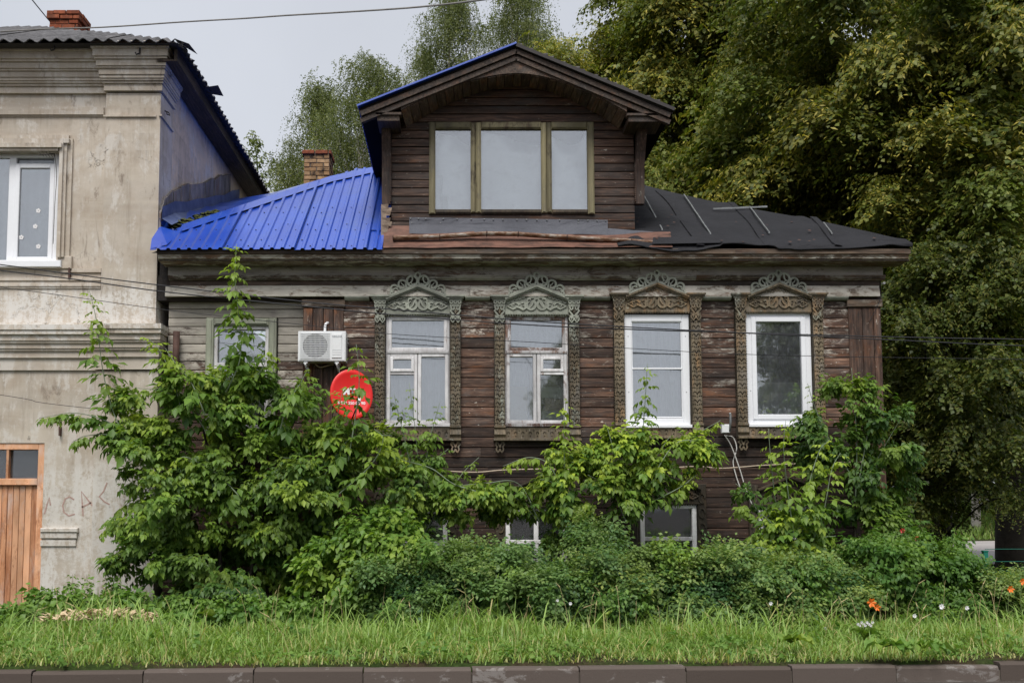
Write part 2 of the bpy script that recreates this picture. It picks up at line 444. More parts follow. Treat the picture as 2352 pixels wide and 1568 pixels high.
M['brick_tan'] = brickmat('tan_brick', (0.40, 0.235, 0.115), (0.55, 0.36, 0.20), (0.05, 0.035, 0.025))
M['brick_red'] = brickmat('red_brick', (0.30, 0.075, 0.035), (0.42, 0.13, 0.065), (0.06, 0.035, 0.025))
M['mortar'] = simple('old_mortar', (0.13, 0.11, 0.09), 0.95, 0.4, 12.0, bump=0.5)
# glass: a thin pane, part see-through and part mirror
def glass(name, rough=0.02, refl=0.10, haze=(0.5, 0.52, 0.55), hz=0.06):
    t = NT(name)
    p = t.pos()
    lw = t.n('Fresnel', IOR=1.5)
    dust = t.math('ADD', hz, t.math('MULTIPLY', t.step(t.noise(p, 5.0, 7, 0.7), 0.45, 0.8), hz * 1.6))
    bump = t.n('Bump', Strength=0.06, Distance=0.02, Height=t.noise(p, 2.2, 2, 0.5))
    gl = t.n('BsdfGlossy', Color=(0.95, 0.97, 1.0, 1), Roughness=rough, Normal=bump)
    tr = t.n('BsdfTransparent', Color=(0.93, 0.95, 0.95, 1))
    f = t.math('ADD', t.math('MULTIPLY', lw, 1.0), refl, clamp=True)
    m1 = t.n('MixShader', i0=f, i1=tr, i2=gl)
    df = t.n('BsdfDiffuse', Color=haze + (1,))
    return t.surf(t.n('MixShader', i0=dust, i1=m1, i2=df))
M['glass'] = glass('window_glass', 0.02, 0.24)
M['glass_old'] = glass('dusty_old_glass', 0.03, 0.22, hz=0.05)
M['glass_dark'] = glass('basement_glass', 0.05, 0.04, hz=0.05)
t = NT('white_net_curtain')
p = t.pos()
fold = t.n('TexWave', p_wave_type='BANDS', p_bands_direction='X', Vector=p, Scale=2.2, Distortion=2.0, Detail=1.0)
c = t.mix(fold, (0.66, 0.69, 0.74), (0.77, 0.80, 0.85))  # shading of the folds put into the colour as soft bands
M['curtain'] = t.surf(t.bsdf(c, 0.9))
t = NT('lace_curtain')
p = t.pos()
ln = t.noise(t.vmath('MULTIPLY', p, (2.6, 1.0, 1.3)), 3.0, 8, 0.75, 1.2)
c = t.mix(t.step(ln, 0.47, 0.64), (0.02, 0.03, 0.035), (0.46, 0.50, 0.58))
M['lace'] = t.surf(t.bsdf(c, 0.9))
t = NT('silvery_window_film')
p = t.pos()
a = t.noise(p, 0.9, 3, 0.5)
b = t.noise(p, 5.0, 6, 0.7)
c = t.mix(t.step(a, 0.3, 0.7), (0.62, 0.625, 0.62), (0.80, 0.80, 0.79))
c = t.mix(t.math('MULTIPLY', t.step(b, 0.55, 0.75), 0.15), c, (0.36, 0.35, 0.33))
M['film'] = t.surf(t.bsdf(c, 0.36, a, 0.5, 0.10, metal=0.55, spec=0.5))
M['foam'] = simple('white_foam', (0.78, 0.77, 0.70), 0.7, 0.08)
M['foil'] = simple('torn_brown_foil', (0.26, 0.19, 0.135), 0.5, 0.5, 9.0, bump=0.6)
M['card'] = simple('cardboard', (0.50, 0.38, 0.24), 0.85, 0.15)
M['mint'] = simple('mint_box', (0.62, 0.70, 0.62), 0.7, 0.08)
M['tan_panel'] = simple('tan_panel', (0.52, 0.45, 0.32), 0.8, 0.12)
M['bag'] = simple('green_white_bag', (0.05, 0.42, 0.33), 0.35, 0.1)
M['bag_w'] = simple('white_bag', (0.55, 0.60, 0.58), 0.35, 0.1)
M['moss'] = simple('moss', (0.075, 0.085, 0.02), 0.95, 0.6, 14.0, bump=1.0)
M['red'] = simple('red_dish_enamel', (0.74, 0.018, 0.016), 0.38, 0.06, 3.0, bump=0.03)
M['white_print'] = simple('white_print', (0.82, 0.80, 0.80), 0.5, 0.04)
M['grey_print'] = simple('grey_print', (0.30, 0.31, 0.33), 0.5, 0.04)
M['ac_white'] = simple('ac_enamel', (0.74, 0.75, 0.76), 0.42, 0.05, 4.0, bump=0.03)
M['ac_dark'] = simple('ac_coil', (0.06, 0.065, 0.11), 0.6, 0.4, 8.0)
M['cable'] = simple('black_cable', (0.018, 0.018, 0.022), 0.55, 0.2)
M['cable_grey'] = simple('grey_cable', (0.20, 0.19, 0.18), 0.7, 0.3)
M['cable_tan'] = simple('beige_cable', (0.46, 0.37, 0.28), 0.6, 0.15)
M['cable_white'] = simple('white_cable', (0.68, 0.66, 0.63), 0.6, 0.15)
M['graffiti'] = simple('faded_red_spray', (0.44, 0.30, 0.26), 0.95, 0.25, 30.0)
M['green_metal'] = simple('green_post_enamel', (0.012, 0.15, 0.105), 0.45, 0.2, 6.0)

# ------------------------------------------------------------------ ground and road
def kerb_y(x): return -5.64 + 0.041 * (x - 0.5)
def ground_z(x, y):
    d = y - kerb_y(x)
    z = 0.02 + 0.035 * math.sin(x * 1.3 + 0.7) * min(1, max(0, d) / 1.0) + 0.03 * math.sin(x * 2.9 + y * 1.7) * min(1, max(0, d))
    z -= 0.02 * min(max(d, 0), 6.0)
    if y > 29: z += min(2.6, (y - 29) * 0.20)
    return z
t = NT('soil_and_turf')
p = t.pos()
a = t.noise(p, 1.3, 6, 0.65)
b = t.noise(p, 24.0, 6, 0.75)
c = t.mix(t.step(a, 0.40, 0.62), (0.045, 0.075, 0.018), (0.075, 0.052, 0.033))
c = t.mix(t.step(b, 0.35, 0.7), t.mix(1.0, c, (0.5, 0.5, 0.5), 'MULTIPLY'), c)
M['soil'] = t.surf(t.bsdf(c, 0.95, b, 0.9, 0.03, spec=0.1))
t = NT('asphalt')
p = t.pos()
a = t.noise(p, 0.9, 6, 0.65)
b = t.n('TexVoronoi', Vector=p, Scale=70.0)
c = t.mix(t.step(a, 0.3, 0.7), (0.060, 0.050, 0.045), (0.12, 0.10, 0.088))
c = t.mix(t.step(b, 0.1, 0.7), c, t.mix(1.0, c, (0.55, 0.5, 0.48), 'MULTIPLY'))
M['asphalt'] = t.surf(t.bsdf(c, 0.85, b, 0.5, 0.008))
t = NT('side_road_paving')
p = t.pos()
a = t.noise(t.vmath('MULTIPLY', p, (0.4, 1.5, 1)), 0.9, 6, 0.65)
c = t.mix(t.step(a, 0.3, 0.7), (0.30, 0.275, 0.265), (0.40, 0.37, 0.355))
M['paving'] = t.surf(t.bsdf(c, 0.85, t.noise(p, 20.0, 4), 0.3, 0.01))
t = NT('kerb_concrete')
p = t.pos()
oi = t.n('ObjectInfo', _out=None)
off = t.math('MULTIPLY', oi.outputs['Random'], 31.0)
q = t.vmath('ADD', p, t.n('CombineXYZ', i0=off, i1=off, i2=off))
a = t.noise(t.vmath('MULTIPLY', q, (1.0, 1.0, 1.7)), 3.4, 9, 0.72, 0.4)
b = t.noise(q, 60.0, 5, 0.75)
c = t.mix(oi.outputs['Random'], (0.085, 0.068, 0.058), (0.125, 0.102, 0.089))
lim = t.math('SUBTRACT', 0.70, t.math('MULTIPLY', oi.outputs['Random'], 0.19))
c = t.mix(t.math('MULTIPLY', t.step(t.math('SUBTRACT', a, lim), 0.0, 0.06), 0.8), c, (0.24, 0.22, 0.205))
c = t.mix(t.math('MULTIPLY', t.step(b, 0.58, 0.72), 0.45), c, (0.05, 0.042, 0.037))
M['kerb'] = t.surf(t.bsdf(c, 0.88, t.math('ADD', b, a), 0.5, 0.006, spec=0.05))

def sheet(name, xs, ys, zf, mat, kind='structure'):
    vs = [(x, y, zf(x, y)) for y in ys for x in xs]
    nx = len(xs)
    fs = [(j * nx + i, j * nx + i + 1, (j + 1) * nx + i + 1, (j + 1) * nx + i) for j in range(len(ys) - 1) for i in range(nx - 1)]
    mb = MB().add(vs, fs, True)
    return tag(mb.build(name, mat), kind=kind)
xs = [-400, -150, -60, -25] + [-15 + 0.25 * i for i in range(121)] + [25, 60, 150, 400]
ts = [-.10, 0.0] + [0.15 * i for i in range(1, 50)] + [9, 11, 13, 16, 20, 24, 28, 31, 34, 36, 38, 40, 42.5, 45, 48, 60, 100, 200, 600]
gv = [(x, kerb_y(x) * 1.0 + 0.14 + tt, 0) for tt in ts for x in xs]
gv = [(x, y, ground_z(x, y) if k >= len(xs) else -.14) for k, (x, y, _) in enumerate(gv)]
nx = len(xs)
gf = [(j * nx + i, j * nx + i + 1, (j + 1) * nx + i + 1, (j + 1) * nx + i) for j in range(len(ts) - 1) for i in range(nx - 1)]
tag(MB().add(gv, gf, True).build('ground', M['soil']), kind='structure')
mb = MB()
mb.quad((-400, -13.9, -0.155), (400, -13.9, -0.155), (400, kerb_y(400) - 0.0 if False else 10.8, -0.155), (-400, -22.1, -0.155))
rv = [(-400, kerb_y(-400) + 0.01, -0.155), (400, kerb_y(400) + 0.01, -0.155), (400, kerb_y(400) - 8.2, -0.155), (-400, kerb_y(-400) - 8.2, -0.155)]
tag(MB().add(rv, [(3, 2, 1, 0)]).build('road', M['asphalt']), kind='structure')
rv = [(-400, kerb_y(-400) - 8.2, -0.02), (400, kerb_y(400) - 8.2, -0.02), (400, -400, -0.02), (-400, -400, -0.02), (-400, kerb_y(-400) - 8.2, -0.6), (400, kerb_y(400) - 8.2, -0.6)]
tag(MB().add(rv, [(3, 2, 1, 0), (0, 1, 5, 4)]).build('pavement', M['asphalt']), kind='structure')
mb = MB()
nseg = 24
for i in range(nseg):
    x0, x1 = -60 + i * 6.0, -54 + i * 6.0
    mb.quad((x0, 11.0, ground_z(x0, 11) + 0.10), (x1, 11.0, ground_z(x1, 11) + 0.10), (x1, 27.0, ground_z(x1, 27) + 0.10), (x0, 27.0, ground_z(x0, 27) + 0.10))
tag(mb.build('side_road', M['paving']), kind='structure')

# kerb of one-metre concrete stones
kr = MB()
ka = math.atan(0.041)
kr.sweepx([(0.02, -0.30), (0.02, -0.05), (0.12, -0.05), (0.12, -0.30)], -16, 17)
kerb = kr.build('kerb', M['mortar'])
kerb.rotation_euler = (0, 0, ka)
kerb.location = (0, kerb_y(0), 0)
tag(kerb, kind='structure')
joints = []
x = WX(72, 1545, kerb_y(-3.9))
kx0 = x - 8.0
for i in range(26):
    L = 0.985 + 0.0 * i
    a0 = kx0 + i * 1.0
    mb = MB()
    h = 0.0 + rnd.uniform(-0.008, 0.006)
    yo = rnd.uniform(-0.008, 0.008)
    prof = [(0.0 + yo, -0.32), (0.0 + yo, h - 0.02), (0.012 + yo, h - 0.004), (0.022 + yo, h), (0.135 + yo, h), (0.145 + yo, h - 0.01), (0.145 + yo, -0.32)]
    mb.sweepx(prof, a0 + 0.006, a0 + 0.006 + L)
    o = mb.build('kerb_stone', M['kerb'])
    o.parent = kerb
    o.rotation_euler = (0, rnd.uniform(-0.004, 0.004), rnd.uniform(-0.004, 0.004))

# ------------------------------------------------------------------ plastered building
XR = -4.52                                   # its right-hand side wall
def FB(mb, px0, px1, py0, py1, yf, yb, c=None):
    pm = (py0 + py1) / 2
    x0, x1 = WX(px0, pm, yf), WX(px1, pm, yf)
    z0, z1 = WZ(py1, yf), WZ(py0, yf)
    if c: mb.cbox(x0, x1, yf, yb, z0, z1, c)
    else: mb.box(x0, x1, yf, yb, z0, z1)
    return mb
PB = thing('plastered_building', 'two storey building with stained beige plaster, moulded cornice and grey corrugated roof', 'building', (-7.5, 3.5, -0.15))
YW, YP = 0.07, -0.03                         # main wall face, corner pilaster face
ZTOP = WZ(200, 0)
# wall with holes for the window, the transom and the door
WIN = (WX(-98, 480, YW), WX(133, 480, YW), WZ(611, YW), WZ(347, YW))
DOOR = (WX(-118, 1250, YW), WX(95, 1250, YW), -0.3, WZ(1017, YW))
def wall_with_holes(mb, x0, x1, z0, z1, y0, y1, holes):
    xs = sorted({x0, x1} | {h[0] for h in holes} | {h[1] for h in holes})
    zs = sorted({z0, z1} | {h[2] for h in holes} | {h[3] for h in holes})
    xs = [v for v in xs if x0 <= v <= x1]; zs = [v for v in zs if z0 <= v <= z1]
    def solid(i, j):
        if not (0 <= i < len(xs) - 1 and 0 <= j < len(zs) - 1): return False
        cx, cz = (xs[i] + xs[i + 1]) / 2, (zs[j] + zs[j + 1]) / 2
        return not any(h[0] < cx < h[1] and h[2] < cz < h[3] for h in holes)
    for i in range(len(xs) - 1):
        for j in range(len(zs) - 1):
            if not solid(i, j): continue
            a, b, c, d = xs[i], xs[i + 1], zs[j], zs[j + 1]
            mb.quad((a, y0, c), (b, y0, c), (b, y0, d), (a, y0, d))
            mb.quad((b, y1, c), (a, y1, c), (a, y1, d), (b, y1, d))
            if not solid(i - 1, j): mb.quad((a, y1, c), (a, y0, c), (a, y0, d), (a, y1, d))
            if not solid(i + 1, j): mb.quad((b, y0, c), (b, y1, c), (b, y1, d), (b, y0, d))
            if not solid(i, j - 1): mb.quad((a, y1, c), (b, y1, c), (b, y0, c), (a, y0, c))
            if not solid(i, j + 1): mb.quad((a, y0, d), (b, y0, d), (b, y1, d), (a, y1, d))
BACK = 7.2
ZW = WZ(110, 0)
mb = MB()
wall_with_holes(mb, -13, XR - 0.12, -0.5, ZW, YW, YW + 0.45, [WIN, DOOR])
mb.box(-13, -12.6, YW + 0.45, BACK, -0.5, ZW)
mb.box(-12.6, XR - 0.4, BACK - 0.4, BACK, -0.5, ZW)
wall = mb.build('wall', M['plaster'], PB)
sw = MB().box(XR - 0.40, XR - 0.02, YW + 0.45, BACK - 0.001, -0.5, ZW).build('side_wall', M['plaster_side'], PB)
# corner pilaster, stepped with the height
pil = MB()
xl = WX(237, 480, YP)
pil.box(xl, XR, YP, 0.62, WZ(751, YP), WZ(214, YP))
xl2 = WX(214, 1100, YP)
pil.box(xl2, XR + 0.06, YP, 0.62, -0.5, WZ(852, YP))
pil.build('corner_pilaster', M['plaster'], PB)
# the big cornice: mouldings stepping outwards, broken forward over the pilaster
co = MB()
steps = [(214, 199, .05), (199, 192, .08), (192, 186, .11), (186, 178, .13), (178, 164, .15), (164, 158, .18), (158, 143, .205), (143, 136, .24), (136, 118, .27), (118, 100, .31)]
for k, (a, b, pr) in enumerate(steps):
    yf = YW - pr
    z0, z1 = WZ(a, yf) + 0.0, WZ(b, yf)
    if k: z0 = zp
    zp = z1
    yf2 = YP - pr
    co.box(-13, xl - pr * 0.5, yf, YW + 0.3, z0, z1 + 0.002 * 0)
    co.box(xl - pr * 0.5, XR + pr * 0.62, yf2, 0.66 + pr * 0.3, z0, z1 + 0.0)
co.build('cornice', M['plaster'], PB)
ZC = zp
# thin architrave under the frieze
ar = MB()
for a, b, pr in [(268, 263, .02), (263, 254, .045), (254, 246, .03)]:
    FB(ar, -900, 238, b, a, YW - pr, YW + 0.02)
FB(ar, 237, 358, 268, 264, YP - 0.03, YP + 0.02)
ar.box(XR - 0.02, XR + 0.03, YP - 0.03, 0.62, WZ(268, YP), WZ(264, YP))
ar.build('architrave', M['plaster'], PB)
# string course between the storeys
sc_ = MB()
zt = None
for a, b, pr in [(850, 822, .035), (822, 806, .07), (806, 800, .10), (800, 788, .12), (788, 782, .15), (782, 768, .17), (768, 757, .21), (757, 745, .23)]:
    z0 = WZ(a, YW - pr) if zt is None else zt
    zt = WZ(b, YW - pr)
    sc_.box(-13, xl2 - 0.02, YW - pr, YW + 0.1, z0, zt)
    sc_.box(xl2 - 0.02, XR + 0.05 + pr * 0.45, YP - pr, 0.62 + pr * 0.3, z0, zt)
sc_.box(-13, xl, YW - 0.12, YW + 0.1, zt, zt + 0.05)
sc_.build('string_course', M['plaster'], PB)
sm = MB()
for a, b, pr in [(662, 657, .02), (657, 650, .035), (650, 644, .02), (644, 638, .04)]:
    FB(sm, -900, 231, b, a, YW - pr, YW + 0.02)
FB(sm, 138, 232, 616, 625, YW - 0.03, YW + 0.02)
sm.build('sill_moulding', M['plaster'], PB)
FB(FB(FB(MB(), 92, 178, 1212, 1222, YW - .06, YW + .05, .01), 92, 176, 1222, 1236, YW - .04, YW + .05, .008), 92, 174, 1240, 1254, YW - .025, YW + .05, .006).build('ledge', M['plaster'], PB)
# window surround
su = MB()
for x0, x1, yy in [(133, 141, .12), (141, 150, .08), (150, 163, .04)]:
    FB(su, x0, x1, 318, 590, YW - yy, YW + 0.02)
    FB(su, 35 - x1, 35 - x0, 318, 590, YW - yy, YW + 0.02)
for a, b, yy in [(346, 338, .13), (338, 328, .16), (328, 318, .11), (318, 310, .05)]:
    FB(su, -98 if a > 340 else -106 if a > 330 else -123, 133 if a > 340 else 141 if a > 330 else 158, b, a, YW - yy - .003, YW + .02)
FB(su, 130, 164, 588, 617, YW - .055, YW + .02, .01)
FB(su, -129, -95, 588, 617, YW - .055, YW + .02, .01)
su.build('window_surround', M['plaster'], PB)
# the white plastic window
def frame_rect(mb, x0, x1, z0, z1, wd, y0, y1):
    mb.cbox(x0, x0 + wd, y0, y1, z0, z1, .008)
    mb.cbox(x1 - wd, x1, y0, y1, z0, z1, .008)
    mb.cbox(x0 + wd, x1 - wd, y0, y1, z0, z0 + wd, .008)
    mb.cbox(x0 + wd, x1 - wd, y0, y1, z1 - wd, z1, .008)
    return mb
x0, x1, z0, z1 = WIN
yf = YW + 0.03
wn_ = MB()
frame_rect(wn_, x0 + .012, x1 - .012, z0 + .012, z1 - .012, 0.085, yf, yf + .09)
xm = WX(26, 480, yf)
wn_.cbox(xm - .055, xm + .055, yf, yf + .09, z0 + .097, z1 - .097, .008)
win = wn_.build('window', M['pvc'], PB)
sa = frame_rect(MB(), xm + .045, x1 - .075, z0 + .075, z1 - .19, .075, yf - .012, yf + .05).build('sash', M['pvc'], win)
MB().box(xm + .11, x1 - .14, yf + .02, yf + .03, z0 + .14, z1 - .26).build('pane', M['glass'], win)
MB().box(xm + .03, x1 - .075, yf + .055, yf + .065, z1 - .19, z1 - .10).build('pane', M['glass_dark'], win)
MB().box(x0 + .08, xm - .04, yf + .03, yf + .04, z0 + .08, z1 - .08).build('pane', M['glass'], win)
FB(MB(), -98, 139, 597, 613, YW - .10, YW + .03, .01).build('window_sill', M['pvc'], win)
MB().box(x0 + .05, x1 - .04, yf + .28, yf + .29, z0 + .02, z1 - .02).build('blind', M['curtain'], win)
for (px, py) in [(88, 484), (81, 520), (88, 566), (49, 545)]:
    c_ = W(px, py, yf + .015)
    fl = MB()
    for k in range(5):
        a = k * 72 + 10
        fl.disc(c_.x + .022 * math.cos(R(a)), c_.z + .022 * math.sin(R(a)), .016, yf + .014, yf + .018, 7)
    fl.build('flower_sticker', M['white_print'], win)
an = MB()
b0 = W(125, 353, YW - .06)
an.tube([b0, b0 + Vector((-.18, -.12, -.06))], .008, 5)
for k in range(4):
    q = b0 + Vector((-.18, -.12, -.06)) * (.25 + .2 * k)
    an.tube([q + Vector((-.05, .03, .07 - .01 * k)), q - Vector((-.05, .03, .07 - .01 * k))], .004, 4)
an.tube(bez([b0, W(130, 400, YW - .05), W(126, 470, YW - .04), W(122, 560, YW - .06)]), .005, 4)
tag(an.build('small_antenna', M['iron']), 'small dark aerial with trailing lead on the white plastic window', 'antenna')
# orange door with its transom light
x0, x1, z0, z1 = DOOR
yf = YW + .035
dz = WZ(1103, yf)
dr = MB()
dr.box(x0, x1, yf + .05, yf + .09, z0, dz - .05)
door = dr.build('door', M['door_wood'], PB, (0.4, .4, .7))
fr = MB()
fr.cbox(x0 + .004, x0 + .10, yf - .02, yf + .12, z0, z1 - .004)
fr.cbox(x1 - .10, x1 - .004, yf - .02, yf + .12, z0, z1 - .004)
fr.cbox(x0 + .10, x1 - .10, yf - .02, yf + .12, z1 - .10, z1 - .004)
fr.cbox(x0 + .10, x1 - .10, yf - .03, yf + .12, dz - .07, dz + .03)
fr.build('door_frame', M['door_wood'], door, (.6, .2, 1.15))
xp = x0 + .11
while xp < x1 - .19:
    wv = rnd.uniform(.085, .10)
    o = MB().cbox(xp, xp + wv - .006, yf + .018 + rnd.uniform(0, .006), yf + .05, z0 + rnd.uniform(0.02, .1), dz - .075, .005).build('plank', M['door_wood'], door, (rnd.uniform(.3, .8), rnd.uniform(.1, .6), rnd.uniform(1.05, 1.35)))
    xp += wv
xm = WX(18, 1060, yf)
MB().box(xm - .018, xm + .018, yf - .015, yf + .08, dz + .03, z1 - .10).build('glazing_bar', M['door_wood'], door, (.6, .2, 1))
MB().box(x0 + .1, x1 - .1, yf + .06, yf + .07, dz + .031, z1 - .101).build('transom_pane', M['glass_dark'], door)
MB().box(x0 - .1, x1 + .1, yf + .35, yf + .36, -.3, z1 + .1).build('inner_dark_panel', M['dark_in'], door)
# iron hooks and brackets on the wall
for px, py in [(127, 113), (322, 122)]:
    q = W(px, py, YW - .36)
    MB().tube([q + Vector((0, .05, .10)), q + Vector((0, -.02, .09)), q + Vector((0, -.03, -.02)), q + Vector((-.04, -.06, -.05)), q + Vector((-.05, -.07, -.02))], .014, 5).build('gutter_hook', M['iron'], PB)
for px, py, dxx, ll in [(160, 628, 0, .17), (138, 990, .03, .14), (160, 802, 0, .08)]:
    q = W(px, py, YW - .03)
    MB().box(q.x - .012, q.x + .014, q.y - .03, q.y + .06, q.z - ll / 2, q.z + ll / 2).build('iron_strap', M['rust'], PB)
q = W(376, 252, 0)
MB().tube([(XR - .02, .18, q.z + .06), (XR + .07, .17, q.z + .02), (XR + .09, .15, q.z - .03), (XR + .05, .14, q.z - .02), (XR + .04, .16, q.z + .03)], .010, 5).build('wall_hook', M['iron'], PB)
# faded spray paint letters
def spray(name, pts):
    pp = [W(a, b, YW - .0) for a, b in pts]
    return MB().ribbon([(v.x, v.z) for v in pp], .022, YW - .003, YW + .01).build(name, M['graffiti'], PB)
spray('spray_letter', [(170, 1147), (160, 1140), (150, 1145), (144, 1160), (147, 1176), (158, 1184), (172, 1180)])
spray('spray_letter', [(191, 1185), (189, 1156), (187, 1128), (204, 1150), (221, 1172)])
spray('spray_stroke', [(188, 1164), (199, 1159), (210, 1153)])
spray('spray_stroke', [(102, 1180), (108, 1158), (113, 1142), (116, 1160)])
yk = YP
kk = [W(a, b, YP) for a, b in [(246, 1108), (238, 1128), (228, 1140), (240, 1152), (252, 1158)]]
MB().ribbon([(v.x, v.z) for v in kk], .022, YP - .003, YP + .01).build('spray_letter', M['graffiti'], PB)
# grey corrugated hip roof
EF, ES, ZE = -.42, -4.16, 8.42            # front eave depth, side eave x, eave height
EZ = WZ(92, EF)
SL = 0.55
def wave_sheet(name, o, du, dv, nu, nv, L, wl, amp, parent, mat, jag=0.0, clip=None):
    """corrugated sheet: o origin, du along the eave, dv up the slope"""
    du, dv = Vector(du).normalized(), Vector(dv).normalized()
    nn = du.cross(dv).normalized()
    if nn.z < 0: nn = -nn
    vs, fs = [], []
    for j in range(nv + 1):
        for i in range(nu + 1):
            u = wl * i / 6.0
            v = L * j / nv
            if clip: v = min(v, max(0.01, clip(u)) * j / nv) if j else v
            pnt = o + du * u + dv * v + nn * (amp * math.cos(2 * math.pi * u / wl))
            if j == 0 and jag: pnt = pnt + dv * rnd.uniform(-jag, jag)
            vs.append(pnt)
    n1 = nu + 1
    for j in range(nv):
        for i in range(nu):
            fs.append((j * n1 + i, j * n1 + i + 1, (j + 1) * n1 + i + 1, (j + 1) * n1 + i))
    k = len(vs)
    vs += [q - nn * .010 for q in vs]
    fs += [tuple(reversed([a + k for a in f])) for f in fs]
    fs += [(i + 1, i, i + k, i + 1 + k) for i in range(nu)]
    return MB().add(vs, fs, False).build(name, mat, parent)
core = MB()
rt = 3.6
zr = EZ + SL * rt
core.add([(-14, EF, EZ - .05), (ES, EF, EZ - .05), (ES, BACK + .4, EZ - .05), (-14, BACK + .4, EZ - .05), (-14, EF + rt, zr - .06), (ES - rt, EF + rt, zr - .06), (ES - rt, BACK + .4 - rt, zr - .06), (-14, BACK + .4 - rt, zr - .06)],
         [(3, 2, 1, 0), (0, 1, 5, 4), (1, 2, 6, 5), (2, 3, 7, 6), (4, 5, 6, 7), (3, 0, 4, 7)])
roofL = core.build('roof', M['dark_in'], PB)
wl_ = .2
nw = 5
xx = ES - .02
k = 0
while xx > -13.5:
    xa = xx - wl_ * nw - .0
    def clip(u, xa=xa): return max(0.0, (ES - (xa + u))) * math.hypot(1, SL) + .03
    wave_sheet('roof_sheet', Vector((xa, EF - .06, EZ - .035 + .012 * (k % 2))), (1, 0, 0), (0, 1, SL), nw * 6, 6, rt * math.hypot(1, SL), wl_, .025, roofL, M['slate'], .0, clip)
    xx = xa
    k += 1
yy = EF - .02
k = 0
while yy < BACK + .2:
    def clip(u, yy=yy): return min(max(0.0, (yy + u - EF)), max(0.0, BACK + .4 - (yy + u))) * math.hypot(1, SL) + .03
    wave_sheet('roof_sheet', Vector((ES + .08, yy, EZ - .07 + .012 * (k % 2) - .012 * (yy - EF) * .6)), (0, 1, 0), (-1, 0, SL), nw * 6, 5, rt * math.hypot(1, SL), wl_, .025, roofL, M['slate'], .02, clip)
    yy += wl_ * nw
    k += 1
hb = MB().box(ES - .10, ES - .05, EF + .15, BACK + .3, EZ - .26, EZ - .075)
hb.box(XR, ES - .10, EF + .15, BACK + .3, EZ - .26, EZ - .235)
hb.build('side_fascia', M['soffit'], PB, (0, 0, .8))
MB().add([(ES - .05, EF - .05, EZ + .0), (ES + .16, EF + .02, EZ - .05), (ES + .22, EF + .30, EZ - .09), (ES - .1, EF + .30, EZ + .10)], [(0, 1, 2, 3)]).build('bent_flap', M['iron'], roofL)
MB().add([(ES + .02, 1.15, EZ - .06), (ES + .26, 1.05, EZ - .07), (ES + .26, 1.45, EZ - .09), (ES - .05, 1.5, EZ - .02)], [(0, 1, 2, 3)]).build('bent_flap', M['iron'], roofL)
# its red chimney
def chimney(name, label, parent, x0, x1, y0, y1, z0, courses, h, mat, capmat, rnd_, flare=0):
    c = MB().box(x0 + .02, x1 - .02, y0 + .02, y1 - .02, z0 - .4, z0 + courses * h - .02).build(name, M['mortar'], parent)
    if label: c['label'] = label
    for k in range(courses):
        z = z0 + k * h
        e = .035 if k >= courses - flare else 0.0
        top = k >= courses - flare
        mm = capmat if top else mat
        def row(a0, a1, fixed, axis, odd):
            L = a1 - a0
            step = .25
            cuts = [a0]
            u = a0 + (step if not odd else step / 2)
            while u < a1 - .05:
                cuts.append(u); u += step
            cuts.append(a1)
            for i in range(len(cuts) - 1):
                a, b = cuts[i] + rnd_.uniform(.004, .014), cuts[i + 1] - rnd_.uniform(.004, .014)
                j = rnd_.uniform(-.014, .012)
                f0, f1 = fixed
                zz0, zz1 = z + .006, z + h - .006
                mb = MB()
                if axis == 0: mb.cbox(a, b, f0 + j, f1, zz0, zz1, .006)
                else: mb.box(f0, f1 + j, a, b, zz0, zz1)
                mb.build('brick', mm, c, ((1.0 if rnd_.random() < .35 else .35) if not top else .6, 0, 0))
        row(x0 - e, x1 + e, (y0 - e, y0 + .11), 0, k % 2)
        row(y0 + .115, y1 + e, (x1 - .11, x1 + e), 1, k % 2)
        row(y0 + .115, y1 + e, (x0 - e, x0 + .11), 1, k % 2)
    return c
cy0 = 3.2
a_, b_ = WX(112, 45, cy0), WX(180, 45, cy0)
zt_ = WZ(24, cy0)
chimney('chimney', None, PB, a_, b_ + .0, cy0, cy0 + .5, zt_ - 5 * .085 - .1, 6, .086, M['brick_red'], M['brick_red'], rnd, 2)
# weathered boards at the foot of the side wall, above the neighbour's roof
zz = [(352, 476), (380, 452), (398, 440), (415, 431), (435, 425), (452, 422), (470, 418), (490, 412), (508, 404), (530, 398)]
for i in range(len(zz) - 1):
    def onside(px, py):
        d = XR * FPX / (px - CX)
        return d
    (pa, qa), (pb, qb) = zz[i], zz[i + 1]
    def sp(px, py):
        # point of the side wall plane x = XR + .02 seen at (px, py)
        u, v = (px - CX) / FPX, (CY - py) / FPX
        tt = (XR + .025) / u
        return Vector((XR + .025, CAM_Y + (_c - v * _s) * tt, CAM_Z + (_s + v * _c) * tt))
    A, B = sp(pa + .8, qa), sp(pb - .8, qb)
    mb = MB()
    ya, yb = max(A.y, .0), B.y
    za, zb = A.z + rnd.uniform(-.03, .03), B.z + rnd.uniform(-.03, .03)
    zbot = 5.0
    e = rnd.uniform(0, .02)
    mb.add([(XR - .03, ya, zbot), (XR - .03, yb, zbot), (XR - .03, yb, zb), (XR - .03, ya, za), (XR + .03 + e, ya, zbot), (XR + .03 + e, yb, zbot), (XR + .03 + e, yb, zb), (XR + .03 + e, ya, za)],
           [(4, 5, 6, 7), (0, 4, 7, 3), (1, 2, 6, 5), (3, 7, 6, 2)])
    mb.build('split_board', M['old_grey_wood'], PB, (.15, .6, 1.7))
